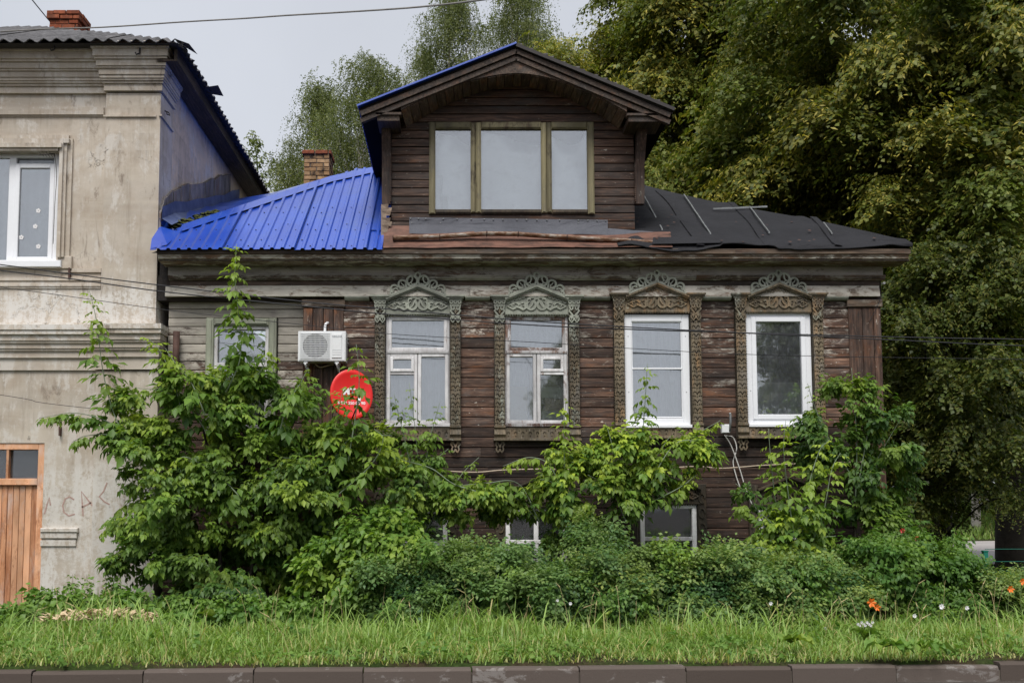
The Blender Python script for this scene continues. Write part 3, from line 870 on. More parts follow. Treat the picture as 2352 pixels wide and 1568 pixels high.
# ------------------------------------------------------------------ wooden house
H = thing('wooden_house', 'old brown wooden house with carved window casings, dormer and half blue half black roof', 'house', (1.1, 3.5, -0.1))
XL, XRH = WX(385, 800, .12), WX(2028, 800, 0)
ZB, ZT = -0.35, WZ(612, -.05)
YB = 7.4
def hole(px0, px1, py0, py1, y=0.0):
    return (WX(px0, (py0 + py1) / 2, y), WX(px1, (py0 + py1) / 2, y), WZ(py1, y), WZ(py0, y))
UP = [hole(886, 1033, 722, 976), hole(1160, 1305, 722, 976), hole(1434, 1584, 722, 978), hole(1713, 1864, 716, 976)]
LO = [hole(880, 1028, 1168, 1310), hole(1161, 1302, 1164, 1310), hole(1470, 1600, 1157, 1310), hole(1742, 1882, 1160, 1310)]
XREC = WX(697, 800, 0)                       # left bay stands a little further back
LW = hole(491, 618, 749, 985, .14)
core = MB()
wall_with_holes(core, XREC, XRH, ZB, ZT, .035, .30, UP + LO)
core.box(XRH - .25, XRH, .30, YB, ZB, ZT)
core.box(XL, XRH - .25, YB - .25, YB, ZB, ZT)
wall_with_holes(core, XL, XREC, ZB, ZT, .175, .40, [LW])
core.box(XL, XL + .2, .40, YB - .25, ZB, ZT)
core.box(XL + .2, XRH - .25, .41, YB - .25, WZ(1100, 0) - .12, WZ(1100, 0))
hwall = core.build('wall', M['log'], H)

def plank(x0, x1, z0, h, y0, parent, col, mat='wood', name='plank', skew=0.0):
    d = rnd.uniform(-.004, .004)
    y = y0 + d
    prof = [(y + .05, z0 + .003), (y + .004, z0 + .003), (y - .005, z0 + .008), (y - .008, z0 + h * .45), (y - .005, z0 + h - .016), (y + .008, z0 + h - .005), (y + .05, z0 + h - .006)]
    mb = MB().sweepx(prof, x0, x1)
    if skew:
        mb.v = [(a, b, c + skew * (a - (x0 + x1) / 2)) for a, b, c in mb.v]
    return mb.build(name, M[mat], parent, col)
def rows(x0, x1, z0, z1, h, y0, holes, parent, colf, mat='wood', maxlen=3.4, hj=.0):
    n = max(1, round((z1 - z0) / h))
    hh = (z1 - z0) / n
    for r in range(n):
        za = z0 + r * hh
        cuts = [(x0, x1)]
        for hx0, hx1, hz0, hz1 in holes:
            if hz0 < za + hh * .8 and hz1 > za + hh * .2:
                nc = []
                for a, b in cuts:
                    if hx1 <= a or hx0 >= b: nc.append((a, b)); continue
                    if hx0 - a > .03: nc.append((a, hx0))
                    if b - hx1 > .03: nc.append((hx1, b))
                cuts = nc
        for a, b in cuts:
            L = b - a
            k = max(1, math.ceil(L / maxlen))
            pts = [a] + [a + L * (i + rnd.uniform(-.2, .2)) / k for i in range(1, k)] + [b]
            for i in range(k):
                plank(pts[i] + .002, pts[i + 1] - .002, za, hh, y0, parent, colf(za + hh / 2, r, (pts[i] + pts[i + 1]) / 2), mat, skew=rnd.uniform(-1, 1) * .004 / max(.5, L))
# every casing hides a little more wall than its hole
def grow(h, l, r, b, t): return (h[0] - l, h[1] + r, h[2] - b, h[3] + t)
UPg = [grow(h, .10, .10, .02, .0) for h in UP]
LOg = [grow(h, .06, .06, .02, .0) for h in LO]
zp0 = WZ(686, 0)
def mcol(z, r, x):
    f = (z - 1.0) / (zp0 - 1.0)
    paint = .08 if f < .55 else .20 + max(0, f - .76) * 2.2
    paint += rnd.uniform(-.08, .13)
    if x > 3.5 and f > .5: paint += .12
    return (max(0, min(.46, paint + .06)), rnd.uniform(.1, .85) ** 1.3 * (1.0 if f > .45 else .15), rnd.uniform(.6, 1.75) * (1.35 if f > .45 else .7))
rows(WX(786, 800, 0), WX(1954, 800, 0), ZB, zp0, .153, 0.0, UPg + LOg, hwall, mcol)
def lcol(z, r, x):
    f = (z - 2.6) / (zp0 - 2.6)
    return (min(.95, .30 + max(0, f) * .55 + rnd.uniform(-.1, .12)), rnd.uniform(.1, .5), rnd.uniform(.95, 1.25))
rows(XL, XREC + .01, ZB, WZ(690, .14), .135, .14, [grow(LW, .13, .13, .05, .13)], hwall, lcol)

# vertical board pilasters
def pilaster(px0, px1, y, py0, n, cols):
    x0, x1 = WX(px0, 800, y), WX(px1, 800, y)
    pp = MB().box(x0 + .006, x1 - .006, y + .03, .034, ZB, WZ(py0, y)).build('pilaster', M['log'], H)
    cuts = [x0 + (x1 - x0) * c for c in cols]
    for i in range(len(cuts) - 1):
        MB().cbox(cuts[i] + .003, cuts[i + 1] - .003, y + rnd.uniform(0, .006), y + .04, ZB, WZ(py0 + 17, y) - .01, .007).build('board', M['wood_v'], pp, (rnd.uniform(.04, .2), rnd.uniform(.5, .95), rnd.uniform(1.1, 1.4)))
    MB().cbox(x0 - .02, x1 + .02, y - .025, y + .04, WZ(py0 + 17, y), WZ(py0, y), .006).build('cap_board', M['cornice'], pp, (.45, .5, 1))
pilaster(695, 789, -.035, 688, 4, [0, .24, .5, .75, 1])
pilaster(1951, 2026, -.035, 688, 3, [0, .43, .78, 1])

# ---- cornice and frieze boards
corn = MB().box(XL, XRH, -.01, .20, WZ(690, 0), ZT + .3).build('cornice', M['log'], H)
def course(name, px0, px1, py0, py1, yf, col, prof=None, split=None, mat='cornice', yb=.0):
    z0, z1 = WZ(py1, yf), WZ(py0, yf)
    pts = [px0] + (split or []) + [px1]
    for i in range(len(pts) - 1):
        x0, x1 = WX(pts[i], (py0 + py1) / 2, yf), WX(pts[i + 1], (py0 + py1) / 2, yf)
        pr = prof(z0, z1, yf) if prof else [(yb, z0), (yf + .004, z0), (yf, z0 + .006), (yf, z1 - .006), (yf + .004, z1), (yb, z1)]
        j = rnd.uniform(-.003, .003)
        MB().sweepx([(a + (j if a < yb - .001 else 0), b) for a, b in pr], x0 + .0015, x1 - .0015).build(name, M[mat], corn, tuple(c * rnd.uniform(.9, 1.1) for c in col))
def mould(z0, z1, yf):
    h = z1 - z0
    return [(0, z0), (yf + .045, z0), (yf + .03, z0 + h * .25), (yf + .012, z0 + h * .35), (yf + .012, z0 + h * .6), (yf, z0 + h * .68), (yf, z1 - .004), (yf + .01, z1), (0, z1)]
course('frieze_board', 386, 2028, 612, 632, -.05, (.66, .5, 1.2), split=[900, 1470])
course('moulding', 386, 2035, 631, 642, -.10, (.55, .3, 1.0), mould, split=[1000, 1600])
course('recess_board', 390, 2020, 642, 656, -.02, (.22, .1, .6), split=[1150])  # darker tone: shadow of the recess put into the board colour
course('frieze_board', 380, 2020, 656, 681, -.07, (.60, .6, 1.25), split=[545, 1080, 1700],
       prof=lambda z0, z1, yf: [(0, z0), (yf - .03, z0), (yf - .028, z0 + .015), (yf, z1 - .02), (yf, z1), (0, z1)])
for a, b in [(791, 848), (1068, 1126), (1337, 1403), (1612, 1681), (1894, 1950)]:
    course('moulding', a, b, 680, 688, -.10, (.75, .2, .95), mould, mat='carve')
# eave: soffit, fascia in two members
EY = -.45
ez0, ez1 = WZ(598, EY), WZ(569, EY)
xe0, xe1 = WX(362, 585, EY), WX(2092, 570, EY)
course('fascia_board', 362, 2088, 583, 598, EY + .03, (.5, .5, 1.5), mould, split=[880, 1500], yb=EY + .15)
course('fascia_board', 360, 2092, 571, 583, EY, (.3, .4, .9), None, split=[905, 1690], yb=EY + .15)
y_ = EY + .06
k = 0
while y_ < -.05:
    MB().box(xe0, xe1, y_, y_ + .115, ez0 + .012 + .003 * (k % 2), ez0 + .03).build('soffit_board', M['soffit'], corn, (.05, .0, .7))
    y_ += .118
    k += 1
FB(MB(), 362, 388, 598, 690, .0, .35).build('end_board', M['soffit'], corn, (0, 0, .25))

# ---- windows
ZC0 = WZ(657.4, -.08)
KS = (WZ(657.4, -.08) - WZ(720, -.08)) / (720 - 657.4) * .1172
def K(zx, zy): return ((zx - 800) * KS, ZC0 - (zy - 435) * KS)
def Kl(pts): return [K(a, b) for a, b in pts]
def mir(pts): return [(-a, b) for a, b in pts]
# crest: pierced scrollwork standing on the pediment
def crest_mesh():
    mb = MB()
    y0 = -.105
    n = [0]
    def rib(pts, wd, wd1=None, closed=False, both=True):
        n[0] += 1
        e = (n[0] % 7) * .0013
        P = Kl(pts)
        mb.ribbon(P, wd * KS, y0 - e, y0 + .022, None if wd1 is None else wd1 * KS, closed)
        if both: mb.ribbon(mir(P)[::-1] if wd1 is None else mir(P), wd * KS, y0 - e - .0006, y0 + .022, None if wd1 is None else wd1 * KS, closed)
    def circ(cx, cy, r, a0=0, a1=360, m=16, ry=None):
        ry = ry or r
        return [(cx + r * math.cos(R(a0 + (a1 - a0) * i / m)), cy - ry * math.sin(R(a0 + (a1 - a0) * i / m))) for i in range(m + 1)]
    rib([(235, 640), (420, 570), (620, 490), (800, 415)], 62)
    rib(circ(800, 222, 48, -60, 240, 14), 36, both=False)
    rib(circ(690, 335, 100, -30, 330, 18), 40)
    rib([(690, 250), (700, 300), (680, 350), (640, 380), (600, 360)], 34, 14)
    rib([(745, 395), (700, 405), (670, 385), (680, 365)], 30, 12)
    rib(circ(505, 400, 78, 10, 300, 16), 38)
    rib([(575, 320), (570, 400), (585, 470)], 36)
    rib([(535, 470), (530, 420), (495, 395), (478, 360)], 30, 12)
    rib(circ(350, 490, 72, 20, 250, 14), 36)
    rib([(415, 425), (445, 460), (480, 500)], 36)
    rib([(420, 500), (370, 480), (330, 500), (320, 530), (350, 535)], 28, 12)
    rib([(270, 600), (275, 560), (300, 530)], 34)
    rib([(800, 260), (795, 330), (770, 400)], 26)
    return mb.mesh('crest', M['carve'])
def pediment_mesh():
    mb = MB()
    mb.prism(Kl([(165, 985), (1435, 985), (1435, 750), (800, 470), (165, 750)]), -.068, .0)
    # raking mouldings
    for s in (0, 1):
        A, B = Kl([(190, 690), (802, 442)])
        C, D = Kl([(190, 722), (802, 476)])
        if s: A, B, C, D = [(-a, b) for a, b in (A, B, C, D)]
        if s: mb.ribbon([B, A], 34 * KS, -.150, -.04); mb.ribbon([D, C], 30 * KS, -.125, -.04)
        else: mb.ribbon([A, B], 34 * KS, -.151, -.04); mb.ribbon([C, D], 30 * KS, -.126, -.04)
        # scalloped edge below
        for i in range(8):
            f = (i + .5) / 8
            cx, cz = K(800 - (1 - f) * 585, 540 + (1 - f) * 215)
            if s: cx = -cx
            mb.ribbon([(cx + 26 * KS * math.cos(R(a)), cz + 26 * KS * math.sin(R(a))) for a in range(0, 360, 36)], 22 * KS, -.088 - .0008 * (i % 2), -.06, closed=True)
    # toothed lower edge
    for i in range(26):
        cx, cz = K(190 + i * 48.8, 985)
        mb.prism([(cx - 22 * KS, cz + 4 * KS), (cx, cz - 26 * KS), (cx + 22 * KS, cz + 4 * KS)], -.070, -.045)
    x0, z0 = K(165, 985)
    x1, z1 = K(1435, 945)
    mb.box(x0, x1, -.078, -.06, z0 + .003, z1)
    return mb.mesh('pediment', M['carve'])
def scroll_mesh():
    mb = MB()
    n = [0]
    def rib(pts, wd, wd1=None):
        n[0] += 1
        e = (n[0] % 6) * .0012
        P = Kl(pts)
        w1 = None if wd1 is None else wd1 * KS
        mb.ribbon(P, wd * KS, -.086 - e, -.066, w1)
        mb.ribbon(mir(P), wd * KS, -.0866 - e, -.066, w1)
    def sp(cx, cy, r0, r1, a0, a1, m=14):
        return [(cx + (r0 + (r1 - r0) * i / m) * math.cos(R(a0 + (a1 - a0) * i / m)), cy - (r0 + (r1 - r0) * i / m) * math.sin(R(a0 + (a1 - a0) * i / m))) for i in range(m + 1)]
    rib(sp(690, 800, 95, 80, 60, -220, 18), 44)
    rib([(770, 690), (740, 720), (720, 780), (690, 830), (650, 850)], 36, 20)
    rib(sp(650, 720, 45, 20, 30, 330, 12), 30, 14)
    rib([(800, 690), (770, 680), (760, 710)], 26, 14)
    rib([(600, 760), (570, 810), (590, 860), (540, 890), (470, 850), (400, 830)], 46, 40)
    rib(sp(545, 790, 42, 18, 150, -150, 12), 28, 12)
    rib([(470, 800), (430, 760), (370, 750), (300, 790), (240, 825)], 44, 16)
    rib([(400, 850), (340, 880), (280, 850), (225, 825)], 44, 14)
    rib(sp(345, 815, 36, 14, 40, 340, 10), 26, 12)
    rib([(620, 690), (700, 650), (760, 655), (800, 670)], 40, 30)
    return mb.mesh('scroll_carving', M['carve'])
# fretted side board: pierced in a repeating scroll pattern, on its own backing
BW = .168
zb1, zb0 = WZ(706, -.06), WZ(981, -.06)
def fret_mesh(name, x0, x1, z0, z1, y0, y1, holes, mat):
    cu = bpy.data.curves.new(name, 'CURVE')
    cu.dimensions = '2D'
    cu.fill_mode = 'BOTH'
    cu.extrude = (y1 - y0) / 2
    for poly in [[(x0, z0), (x1, z0), (x1, z1), (x0, z1)]] + holes:
        sp = cu.splines.new('POLY')
        sp.points.add(len(poly) - 1)
        for q, (a, b) in zip(sp.points, poly): q.co = (a, b, 0, 1)
        sp.use_cyclic_u = True
    ob = bpy.data.objects.new(name, cu)
    COL.objects.link(ob)
    dg = bpy.context.evaluated_depsgraph_get()
    dg.update()
    me = bpy.data.meshes.new_from_object(ob.evaluated_get(dg))
    bpy.data.objects.remove(ob)
    bpy.data.curves.remove(cu)
    me.transform(Matrix(((1, 0, 0, 0), (0, 0, -1, (y0 + y1) / 2), (0, 1, 0, 0), (0, 0, 0, 1))))
    me.materials.clear()
    me.materials.append(mat)
    me.name = name
    return me
def blob(cx, cz, rx, rz, rot=0, n=8):
    out = []
    for k in range(n):
        a = 2 * math.pi * k / n
        x, z = rx * math.cos(a), rz * math.sin(a)
        out.append((cx + x * math.cos(rot) - z * math.sin(rot), cz + x * math.sin(rot) + z * math.cos(rot)))
    return out
def comma(cx, cz, r, s):
    pts = []
    for k in range(9):
        a = R(200 - 250 * k / 8)
        pts.append((cx + s * r * math.cos(a), cz + r * math.sin(a)))
    for k in range(8, -1, -1):
        a = R(200 - 250 * k / 8)
        q = r * (.40 + .30 * k / 8)
        pts.append((cx + s * (q * math.cos(a)), cz + q * math.sin(a) - r * .08))
    return pts
def side_holes(w2, z0, z1, rowh=.118):
    hs = []
    n = int((z1 - z0) / rowh)
    rh = (z1 - z0) / n
    for i in range(n):
        z = z0 + (i + .5) * rh
        for s in (-1, 1):
            hs.append(comma(s * .034, z + .012, .027, s))
            hs.append(blob(s * .060, z - .034, .009, .016, s * .5, 6))
            hs.append(blob(s * .032, z - .036, .0105, .014, -s * .6, 6))
        hs.append(blob(0, z - .004, .0115, .017, 0, 6))
        hs.append(blob(0, z - .044, .012, .012, .78, 4))
    return hs
side_me = fret_mesh('side_board', -BW / 2 + .012, BW / 2 - .012, zb0 + .02, zb1, -.092, -.072, side_holes(BW / 2, zb0 + .03, zb1 - .04), M['carve'])
sb = MB().box(-BW / 2 + .004, BW / 2 - .004, -.066, .0, zb0, zb1 + .06)
for s in (-1, 1):
    n = 46
    for i in range(n):
        z = zb0 + .02 + (zb1 - zb0 - .05) * (i + .5) / n
        sb.prism([(s * (BW / 2 - .013), z - .016), (s * (BW / 2 + .004), z), (s * (BW / 2 - .013), z + .016)][::s], -.080, -.060)
back_me = sb.mesh('casing_backing', M['carve'])
# capital over each side board
def capital_mesh():
    mb = MB()
    z1 = WZ(679, -.1)
    mb.box(-.145, .145, -.165, .0, z1 - .022, z1)
    mb.box(-.128, .128, -.145, .0, z1 - .045, z1 - .0225)
    mb.box(-.108, .108, -.122, .0, z1 - .072, z1 - .0455)
    for i in (-1, 0, 1):
        cx = i * .062
        mb.ribbon([(cx + .022 * math.cos(R(a)), z1 - .095 + .022 * math.sin(R(a))) for a in range(0, 360, 36)], .018, -.118 - .001 * abs(i), -.09, closed=True)
    mb.ribbon([(-.085, z1 - .138), (.085, z1 - .138)], .012, -.112, -.09)
    mb.ribbon([(-.085, z1 - .160), (.085, z1 - .160)], .012, -.112, -.09)
    for i in range(5): mb.box(-.082 + i * .038, -.070 + i * .038, -.110, -.09, z1 - .155, z1 - .143)
    mb.box(-.075, .075, -.098, -.06, z1 - .172, z1 - .075)
    for s in (-1, 1):
        mb.ribbon([(s * .07, z1 - .17), (s * .055, z1 - .205), (s * .075, z1 - .23), (s * .05, z1 - .265), (s * .022, z1 - .30), (s * .045, z1 - .335)], .026, -.113 + .001 * s, -.09)
        mb.ribbon([(s * .02, z1 - .17), (s * .02, z1 - .2), (s * .045, z1 - .22)], .02, -.1115 + .001 * s, -.09)
        cz = z1 - .36
        heart = [(s * .04 + dx, cz + dz) for dx, dz in [(0, .012), (.018, .03), (.034, .018), (.03, -.012), (0, -.05), (-.03, -.012), (-.034, .018), (-.018, .03)]]
        mb.ribbon(heart, .017, -.114 + .0012 * s, -.09, closed=True)
        mb.disc(s * .04, cz - .006, .010, -.112, -.09, 6)
    mb.ribbon([(-.07, z1 - .31), (.07, z1 - .31)], .02, -.1105, -.09)
    return mb.mesh('capital', M['carve'])
def bracket_mesh():
    mb = MB()
    z1, z0 = WZ(977, -.1), WZ(1008, -.1)
    prof = [(0, z0), (-.10, z0), (-.10, z0 + .03), (-.13, z0 + .07), (-.10, z1 - .05), (-.125, z1 - .03), (-.125, z1), (0, z1)]
    mb.sweepx(prof, -.083, .083)
    return mb.mesh('bracket', M['carve'])
def pendant_mesh():
    z1 = WZ(1010, -.09)
    mb = MB()
    n = 0
    for s in (-1, 1):
        for pts, wd in [([(.075, 0), (.05, -.03), (.07, -.065), (.04, -.10), (.055, -.14), (.03, -.185)], .024), ([(.02, 0), (.035, -.04), (.012, -.075), (.0, -.11)], .022), ([(.035, -.185), (.012, -.165), (0, -.13)], .02), ([(.075, -.008), (0, -.008)], .018)]:
            n += 1
            mb.ribbon([(s * a, z1 + b) for a, b in pts], wd, -.085 - .001 * n, -.06)
        mb.disc(s * .05, z1 - .05, .016, -.0835, -.06, 7)
    return mb.mesh('pendant', M['carve'])
def apron_mesh(w):
    z1, z0 = WZ(984, -.06), WZ(1006, -.06)
    hs = []
    n = 9
    for i in range(n):
        x = -w / 2 + w * (i + .5) / n
        s = 1 if i % 2 else -1
        hs.append(comma(x, (z0 + z1) / 2, .024, s))
        hs.append(blob(x + w / n / 2 if i < n - 1 else x, (z0 + z1) / 2 + .04, .009, .012, .4 * s, 6))
        hs.append(blob(x, (z0 + z1) / 2 - .045, .012, .009, .3, 6))
    return fret_mesh('apron', -w / 2, w / 2, z0 - .01, z1 + .005, -.075, -.055, hs, M['carve'])
WW = .98
ME = dict(crest=crest_mesh(), pediment=pediment_mesh(), scroll=scroll_mesh(), capital=capital_mesh(), bracket=bracket_mesh(), pendant=pendant_mesh(), apron=apron_mesh(WW + .0))
ME['apron_back'] = MB().box(-WW / 2, WW / 2, -.05, 0, WZ(1008, -.05), WZ(981, -.05)).mesh('apron_backing', M['carve'])
ab = MB()
ab.cbox(-.66, .66, -.14, .0, WZ(1012, -.1), WZ(1007, -.1) , .004)
for i in range(34):
    x = -.48 + i * .029
    z = WZ(983, -.07)
    ab.prism([(x - .012, z), (x, z - .018), (x + .012, z)][::-1], -.082, -.05)
ME['apron_trim'] = ab.mesh('apron_trim', M['carve'])
def casing(win, xc, half, zoff, pal):
    """pal: colours for crest, pediment, capital, side board, lower pieces"""
    def pl(n, me, x=0.0, col=(.7, .3, 1)): return place(n, me, win, (x, 0, zoff), col, )
    L = []
    for n, me, x, col in [('crest', ME['crest'], 0, pal[0]), ('pediment', ME['pediment'], 0, pal[1]), ('scroll_carving', ME['scroll'], 0, pal[1]),
                          ('apron_backing', ME['apron_back'], 0, (0, .1, .55)), ('apron', ME['apron'], 0, pal[4]), ('apron_trim', ME['apron_trim'], 0, pal[4])]:
        L.append((n, me, xc, col))
    for s in (-1, 1):
        x = xc + s * (half + BW / 2 + .002)
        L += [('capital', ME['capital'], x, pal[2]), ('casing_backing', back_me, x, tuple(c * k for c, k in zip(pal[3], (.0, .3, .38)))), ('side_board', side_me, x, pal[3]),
              ('bracket', ME['bracket'], x, pal[4]), ('pendant', ME['pendant'], x, tuple(c * k for c, k in zip(pal[4], (1.2, 1, 1.3))))]
    for n, me, x, col in L:
        place(n, me, win, (x, 0, zoff), col)
def painted_frame(name, parent, x0, x1, z0, z1, wd, y0, y1, col, mat='white_paint'):
    return frame_rect(MB(), x0, x1, z0, z1, wd, y0, y1).build(name, M[mat], parent, col)
def old_window(h, label, mirror, col):
    x0, x1, z0, z1 = h
    xc, half = (x0 + x1) / 2, (x1 - x0) / 2
    yf = -.012
    win = painted_frame('window', H, x0, x1, z0, z1, .055, yf, yf + .12, (col[0] - .05, col[1], 1))
    win['label'] = label
    zt = z0 + (z1 - z0) * .655
    MB().cbox(x0 + .02, x1 - .02, yf - .03, yf + .1, zt - .022, zt + .022, .006).build('transom', M['white_paint'], win, (col[0] - .1, .3, .7))
    painted_frame('sash', win, x0 + .04, x1 - .04, zt + .022, z1 - .045, .05, yf - .006, yf + .06, (col[0] - .12, .35, 1.0))
    MB().box(x0 + .08, x1 - .08, yf + .03, yf + .035, zt + .05, z1 - .08).build('pane', M['glass_old'], win)
    m = (x0 + x1) / 2
    for s in (0, 1):
        a, b = (x0 + .02, m - .004) if s == 0 else (m + .004, x1 - .02)
        vent = (s == 0) != mirror
        painted_frame('sash', win, a, b, z0 + .02, zt - .022, .052, yf - .018, yf + .05, col)
        if vent:
            zv = zt - .30
            painted_frame('vent_sash', win, a + .05, b - .05, zv, zt - .07, .045, yf - .026, yf + .04, (min(1, col[0] + .05), .2, 1.05))
            MB().cbox(a + .05, b - .05, yf - .014, yf + .04, zv - .045, zv - .004, .005).build('glazing_bar', M['white_paint'], win, col)
            MB().box(a + .09, b - .09, yf + .01, yf + .015, zv + .03, zt - .10).build('pane', M['glass_old'], win)
            MB().box(a + .045, b - .045, yf + .02, yf + .025, z0 + .06, zv - .04).build('pane', M['glass_old'], win)
        else:
            MB().box(a + .045, b - .045, yf + .02, yf + .025, z0 + .06, zt - .07).build('pane', M['glass_old'], win)
    MB().cbox(x0 - .01, x1 + .01, yf - .06, yf + .05, z0 - .03, z0 + .02, .006).build('sill', M['white_paint'], win, (col[0] - .15, .3, .8))
    return win, xc, half
def new_window(h, label, midbar):
    x0, x1, z0, z1 = h
    xc, half = (x0 + x1) / 2, (x1 - x0) / 2
    yf = -.02
    mb = MB()
    wd = .11
    win = frame_rect(mb, x0 + .003, x1 - .003, z0 + .005, z1 - .003, wd if midbar else .10, yf, yf + .1).build('window', M['pvc'], H)
    win['label'] = label
    if midbar:
        frame_rect(MB(), x0 + .108, x1 - .108, z0 + .12, z1 - .106, .022, yf + .012, yf + .06).build('sash', M['pvc'], win)
        zm = WZ(846, yf)
        MB().cbox(x0 + .12, x1 - .12, yf + .002, yf + .03, zm - .012, zm + .012, .003).build('screen_bar', M['pvc'], win)
        MB().box(x0 + .125, x1 - .125, yf + .034, yf + .04, z0 + .14, z1 - .125).build('pane', M['glass'], win)
    else:
        frame_rect(MB(), x0 + .085, x1 - .085, z0 + .085, z1 - .085, .075, yf - .018, yf + .06).build('sash', M['pvc'], win)
        MB().box(x0 + .15, x1 - .15, yf + .02, yf + .026, z0 + .15, z1 - .15).build('pane', M['glass'], win)
    MB().cbox(x0 - .005, x1 + .005, yf - .08, yf + .05, z0 - .035, z0 + .012, .006).build('sill', M['pvc'], win)
    for (a, b) in [(.06, .3), (.06, .8), (-.06, .3), (-.06, .8)]:
        xx = (x0 if a > 0 else x1) + a
        MB().disc(xx, z0 + (z1 - z0) * b, .008, yf - .002, yf + .01, 6).build('screw_cap', M['tin'], win)
    return win, xc, half
palG = [(.92, .1, 1.0), (.74, .4, .95), (.76, .3, .95), (.46, .4, .95), (.30, .6, 1.05)]
palB = [(.80, .6, 1.15), (.36, 1.0, 1.55), (.42, 1.0, 1.4), (.08, 1.0, 1.35), (.08, 1.0, 1.3)]
w1, c1, h1 = old_window(UP[0], 'white painted two-leaf window with the vent pane on its left leaf', False, (.86, .2, 1.0))
w2, c2, h2 = old_window(UP[1], 'window with badly peeling white paint and the vent pane on its right leaf', True, (.68, .8, 1.0))
w3, c3, h3 = new_window(UP[2], 'white plastic window with an insect screen and a thin cross bar', True)
w4, c4, h4 = new_window(UP[3], 'white plastic window with a single opening sash', False)
casing(w1, c1, h1, 0, palG)
casing(w2, c2, h2, .0, [(a * .98, b, c) for a, b, c in palG])
casing(w3, c3, h3, .035, palB)
casing(w4, c4, h4, .035, [(.86, .3, 1.1)] + palB[1:])
# plain window of the left bay
x0, x1, z0, z1 = LW
yf = .10
win = frame_rect(MB(), x0, x1, z0, z1, .06, yf, yf + .12).build('window', M['white_paint'], H, (.75, .2, 1))
win['label'] = 'window in a plain pale green casing'
for a, b, c, d in [(x0 - .115, x0 + .004, z0 - .1, z1 + .115), (x1 - .004, x1 + .115, z0 - .1, z1 + .115)]:
    mb = MB().cbox(a, b, yf - .045, yf + .06, c, d, .01)
    mb.cbox(a + .02, b - .03, yf - .062, yf - .045, c + .01, d - .03, .006)
    mb.build('casing_board', M['green_trim'], win, (.8, .2, 1))
mb = MB().cbox(x0 + .005, x1 - .005, yf - .043, yf + .06, z1 - .002, z1 + .112, .01)
mb.cbox(x0 + .03, x1 - .03, yf - .061, yf - .043, z1 + .02, z1 + .09, .006)
mb.build('casing_board', M['green_trim'], win, (.85, .2, 1.05))
zt = z0 + (z1 - z0) * .62
m = (x0 + x1) / 2
MB().cbox(x0 + .05, x1 - .05, yf + .0, yf + .1, zt - .03, zt + .03).build('transom', M['white_paint'], win, (.6, .2, .8))
MB().cbox(m - .03, m + .03, yf + .005, yf + .1, z0 + .05, zt - .03).build('mullion', M['white_paint'], win, (.6, .2, .8))
MB().box(x0 + .05, x1 - .05, yf + .06, yf + .065, zt + .02, z1 - .05).build('pane', M['glass'], win)
for a, b in [(x0 + .05, m - .02), (m + .02, x1 - .05)]:
    MB().box(a, b, yf + .055, yf + .06, z0 + .05, zt - .02).build('pane', M['glass'], win)
# basement windows in dark carved casings
lhead = pediment_mesh()
for i, h in enumerate(LO):
    x0, x1, z0, z1 = h
    xc = (x0 + x1) / 2
    yf = -.01
    win = painted_frame('window', H, x0, x1, z0, z1, .07, yf - .02, yf + .12, (.95, .1, 1.25))
    win['label'] = ['low window behind the leaves below the two-leaf window', 'low window with a cross of white bars below the peeling window', 'low window with one wide pane below the insect screen window', 'low window behind yellow-green saplings'][i]
    if i in (0, 1, 3):
        MB().cbox(xc - .035, xc + .035, yf - .005, yf + .08, z0 + .06, z1 - .06).build('mullion', M['white_paint'], win, (.9, .2, 1.2))
    zb_ = z1 - .52
    MB().cbox(x0 + .06, x1 - .06, yf - .008, yf + .08, zb_ - .03, zb_ + .03).build('glazing_bar', M['white_paint'], win, (.9, .2, 1.2))
    MB().box(x0 + .05, x1 - .05, yf + .05, yf + .055, z0 + .05, z1 - .05).build('pane', M['glass_dark'], win)
    for s in (-1, 1):
        xs_ = xc + s * ((x1 - x0) / 2 + .075)
        MB().cbox(xs_ - .07, xs_ + .07, -.06, .02, z0, z1 + .30, .008).build('casing_board', M['carve'], win, (.03, .5, .42))
        q = MB()
        for k in range(5):
            zc = z0 + .2 + k * .22
            q.ribbon([(xs_ + .045 * math.cos(R(a)) * s, zc + .07 * math.sin(R(a))) for a in range(0, 330, 30)], .022, -.075, -.055)
        q.build('carving', M['carve'], win, (.04, .6, .6))
    place('head_board', lhead, win, (xc, .01, z1 - WZ(722, -.06)), (.04, .7, .42))
    place('carving', ME['scroll'], win, (xc, .01, z1 - WZ(722, -.06)), (.06, .7, .6))
# ------------------------------------------------------------------ dormer
DY = .05
D = MB()
dx0, dx1 = WX(899, 430, DY), WX(1457, 430, DY)
dzb, dzt = WZ(520, DY) - .25, WZ(262, DY)
DW = (WX(990, 390, DY), WX(1360, 390, DY), WZ(490, DY), WZ(286, DY))
AP = W(1186, 102, -.55); AL = W(822, 246, -.55); AR = W(1546, 250, -.55)
apx = AP.x
wall_with_holes(D, dx0, dx1, dzb, dzt, DY + .03, DY + .2, [DW])
D.box(dx0, dx0 + .15, DY + .2, 3.6, dzb, dzt)
D.box(dx1 - .15, dx1, DY + .2, 3.6, dzb, dzt)
D.prism([(dx0, dzt), (dx1, dzt), (apx, AP.z - .12)], DY + .03, DY + .12)
dorm = D.build('dormer', M['log'], H)
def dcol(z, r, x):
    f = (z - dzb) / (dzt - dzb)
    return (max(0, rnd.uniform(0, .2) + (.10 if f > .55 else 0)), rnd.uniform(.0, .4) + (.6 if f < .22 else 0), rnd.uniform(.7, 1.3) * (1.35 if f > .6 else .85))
def dplank(z0, z1, x0, x1):
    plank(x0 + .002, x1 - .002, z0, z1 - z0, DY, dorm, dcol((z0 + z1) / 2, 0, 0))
nrow = 14
hh = (dzt - (dzb + .2)) / nrow
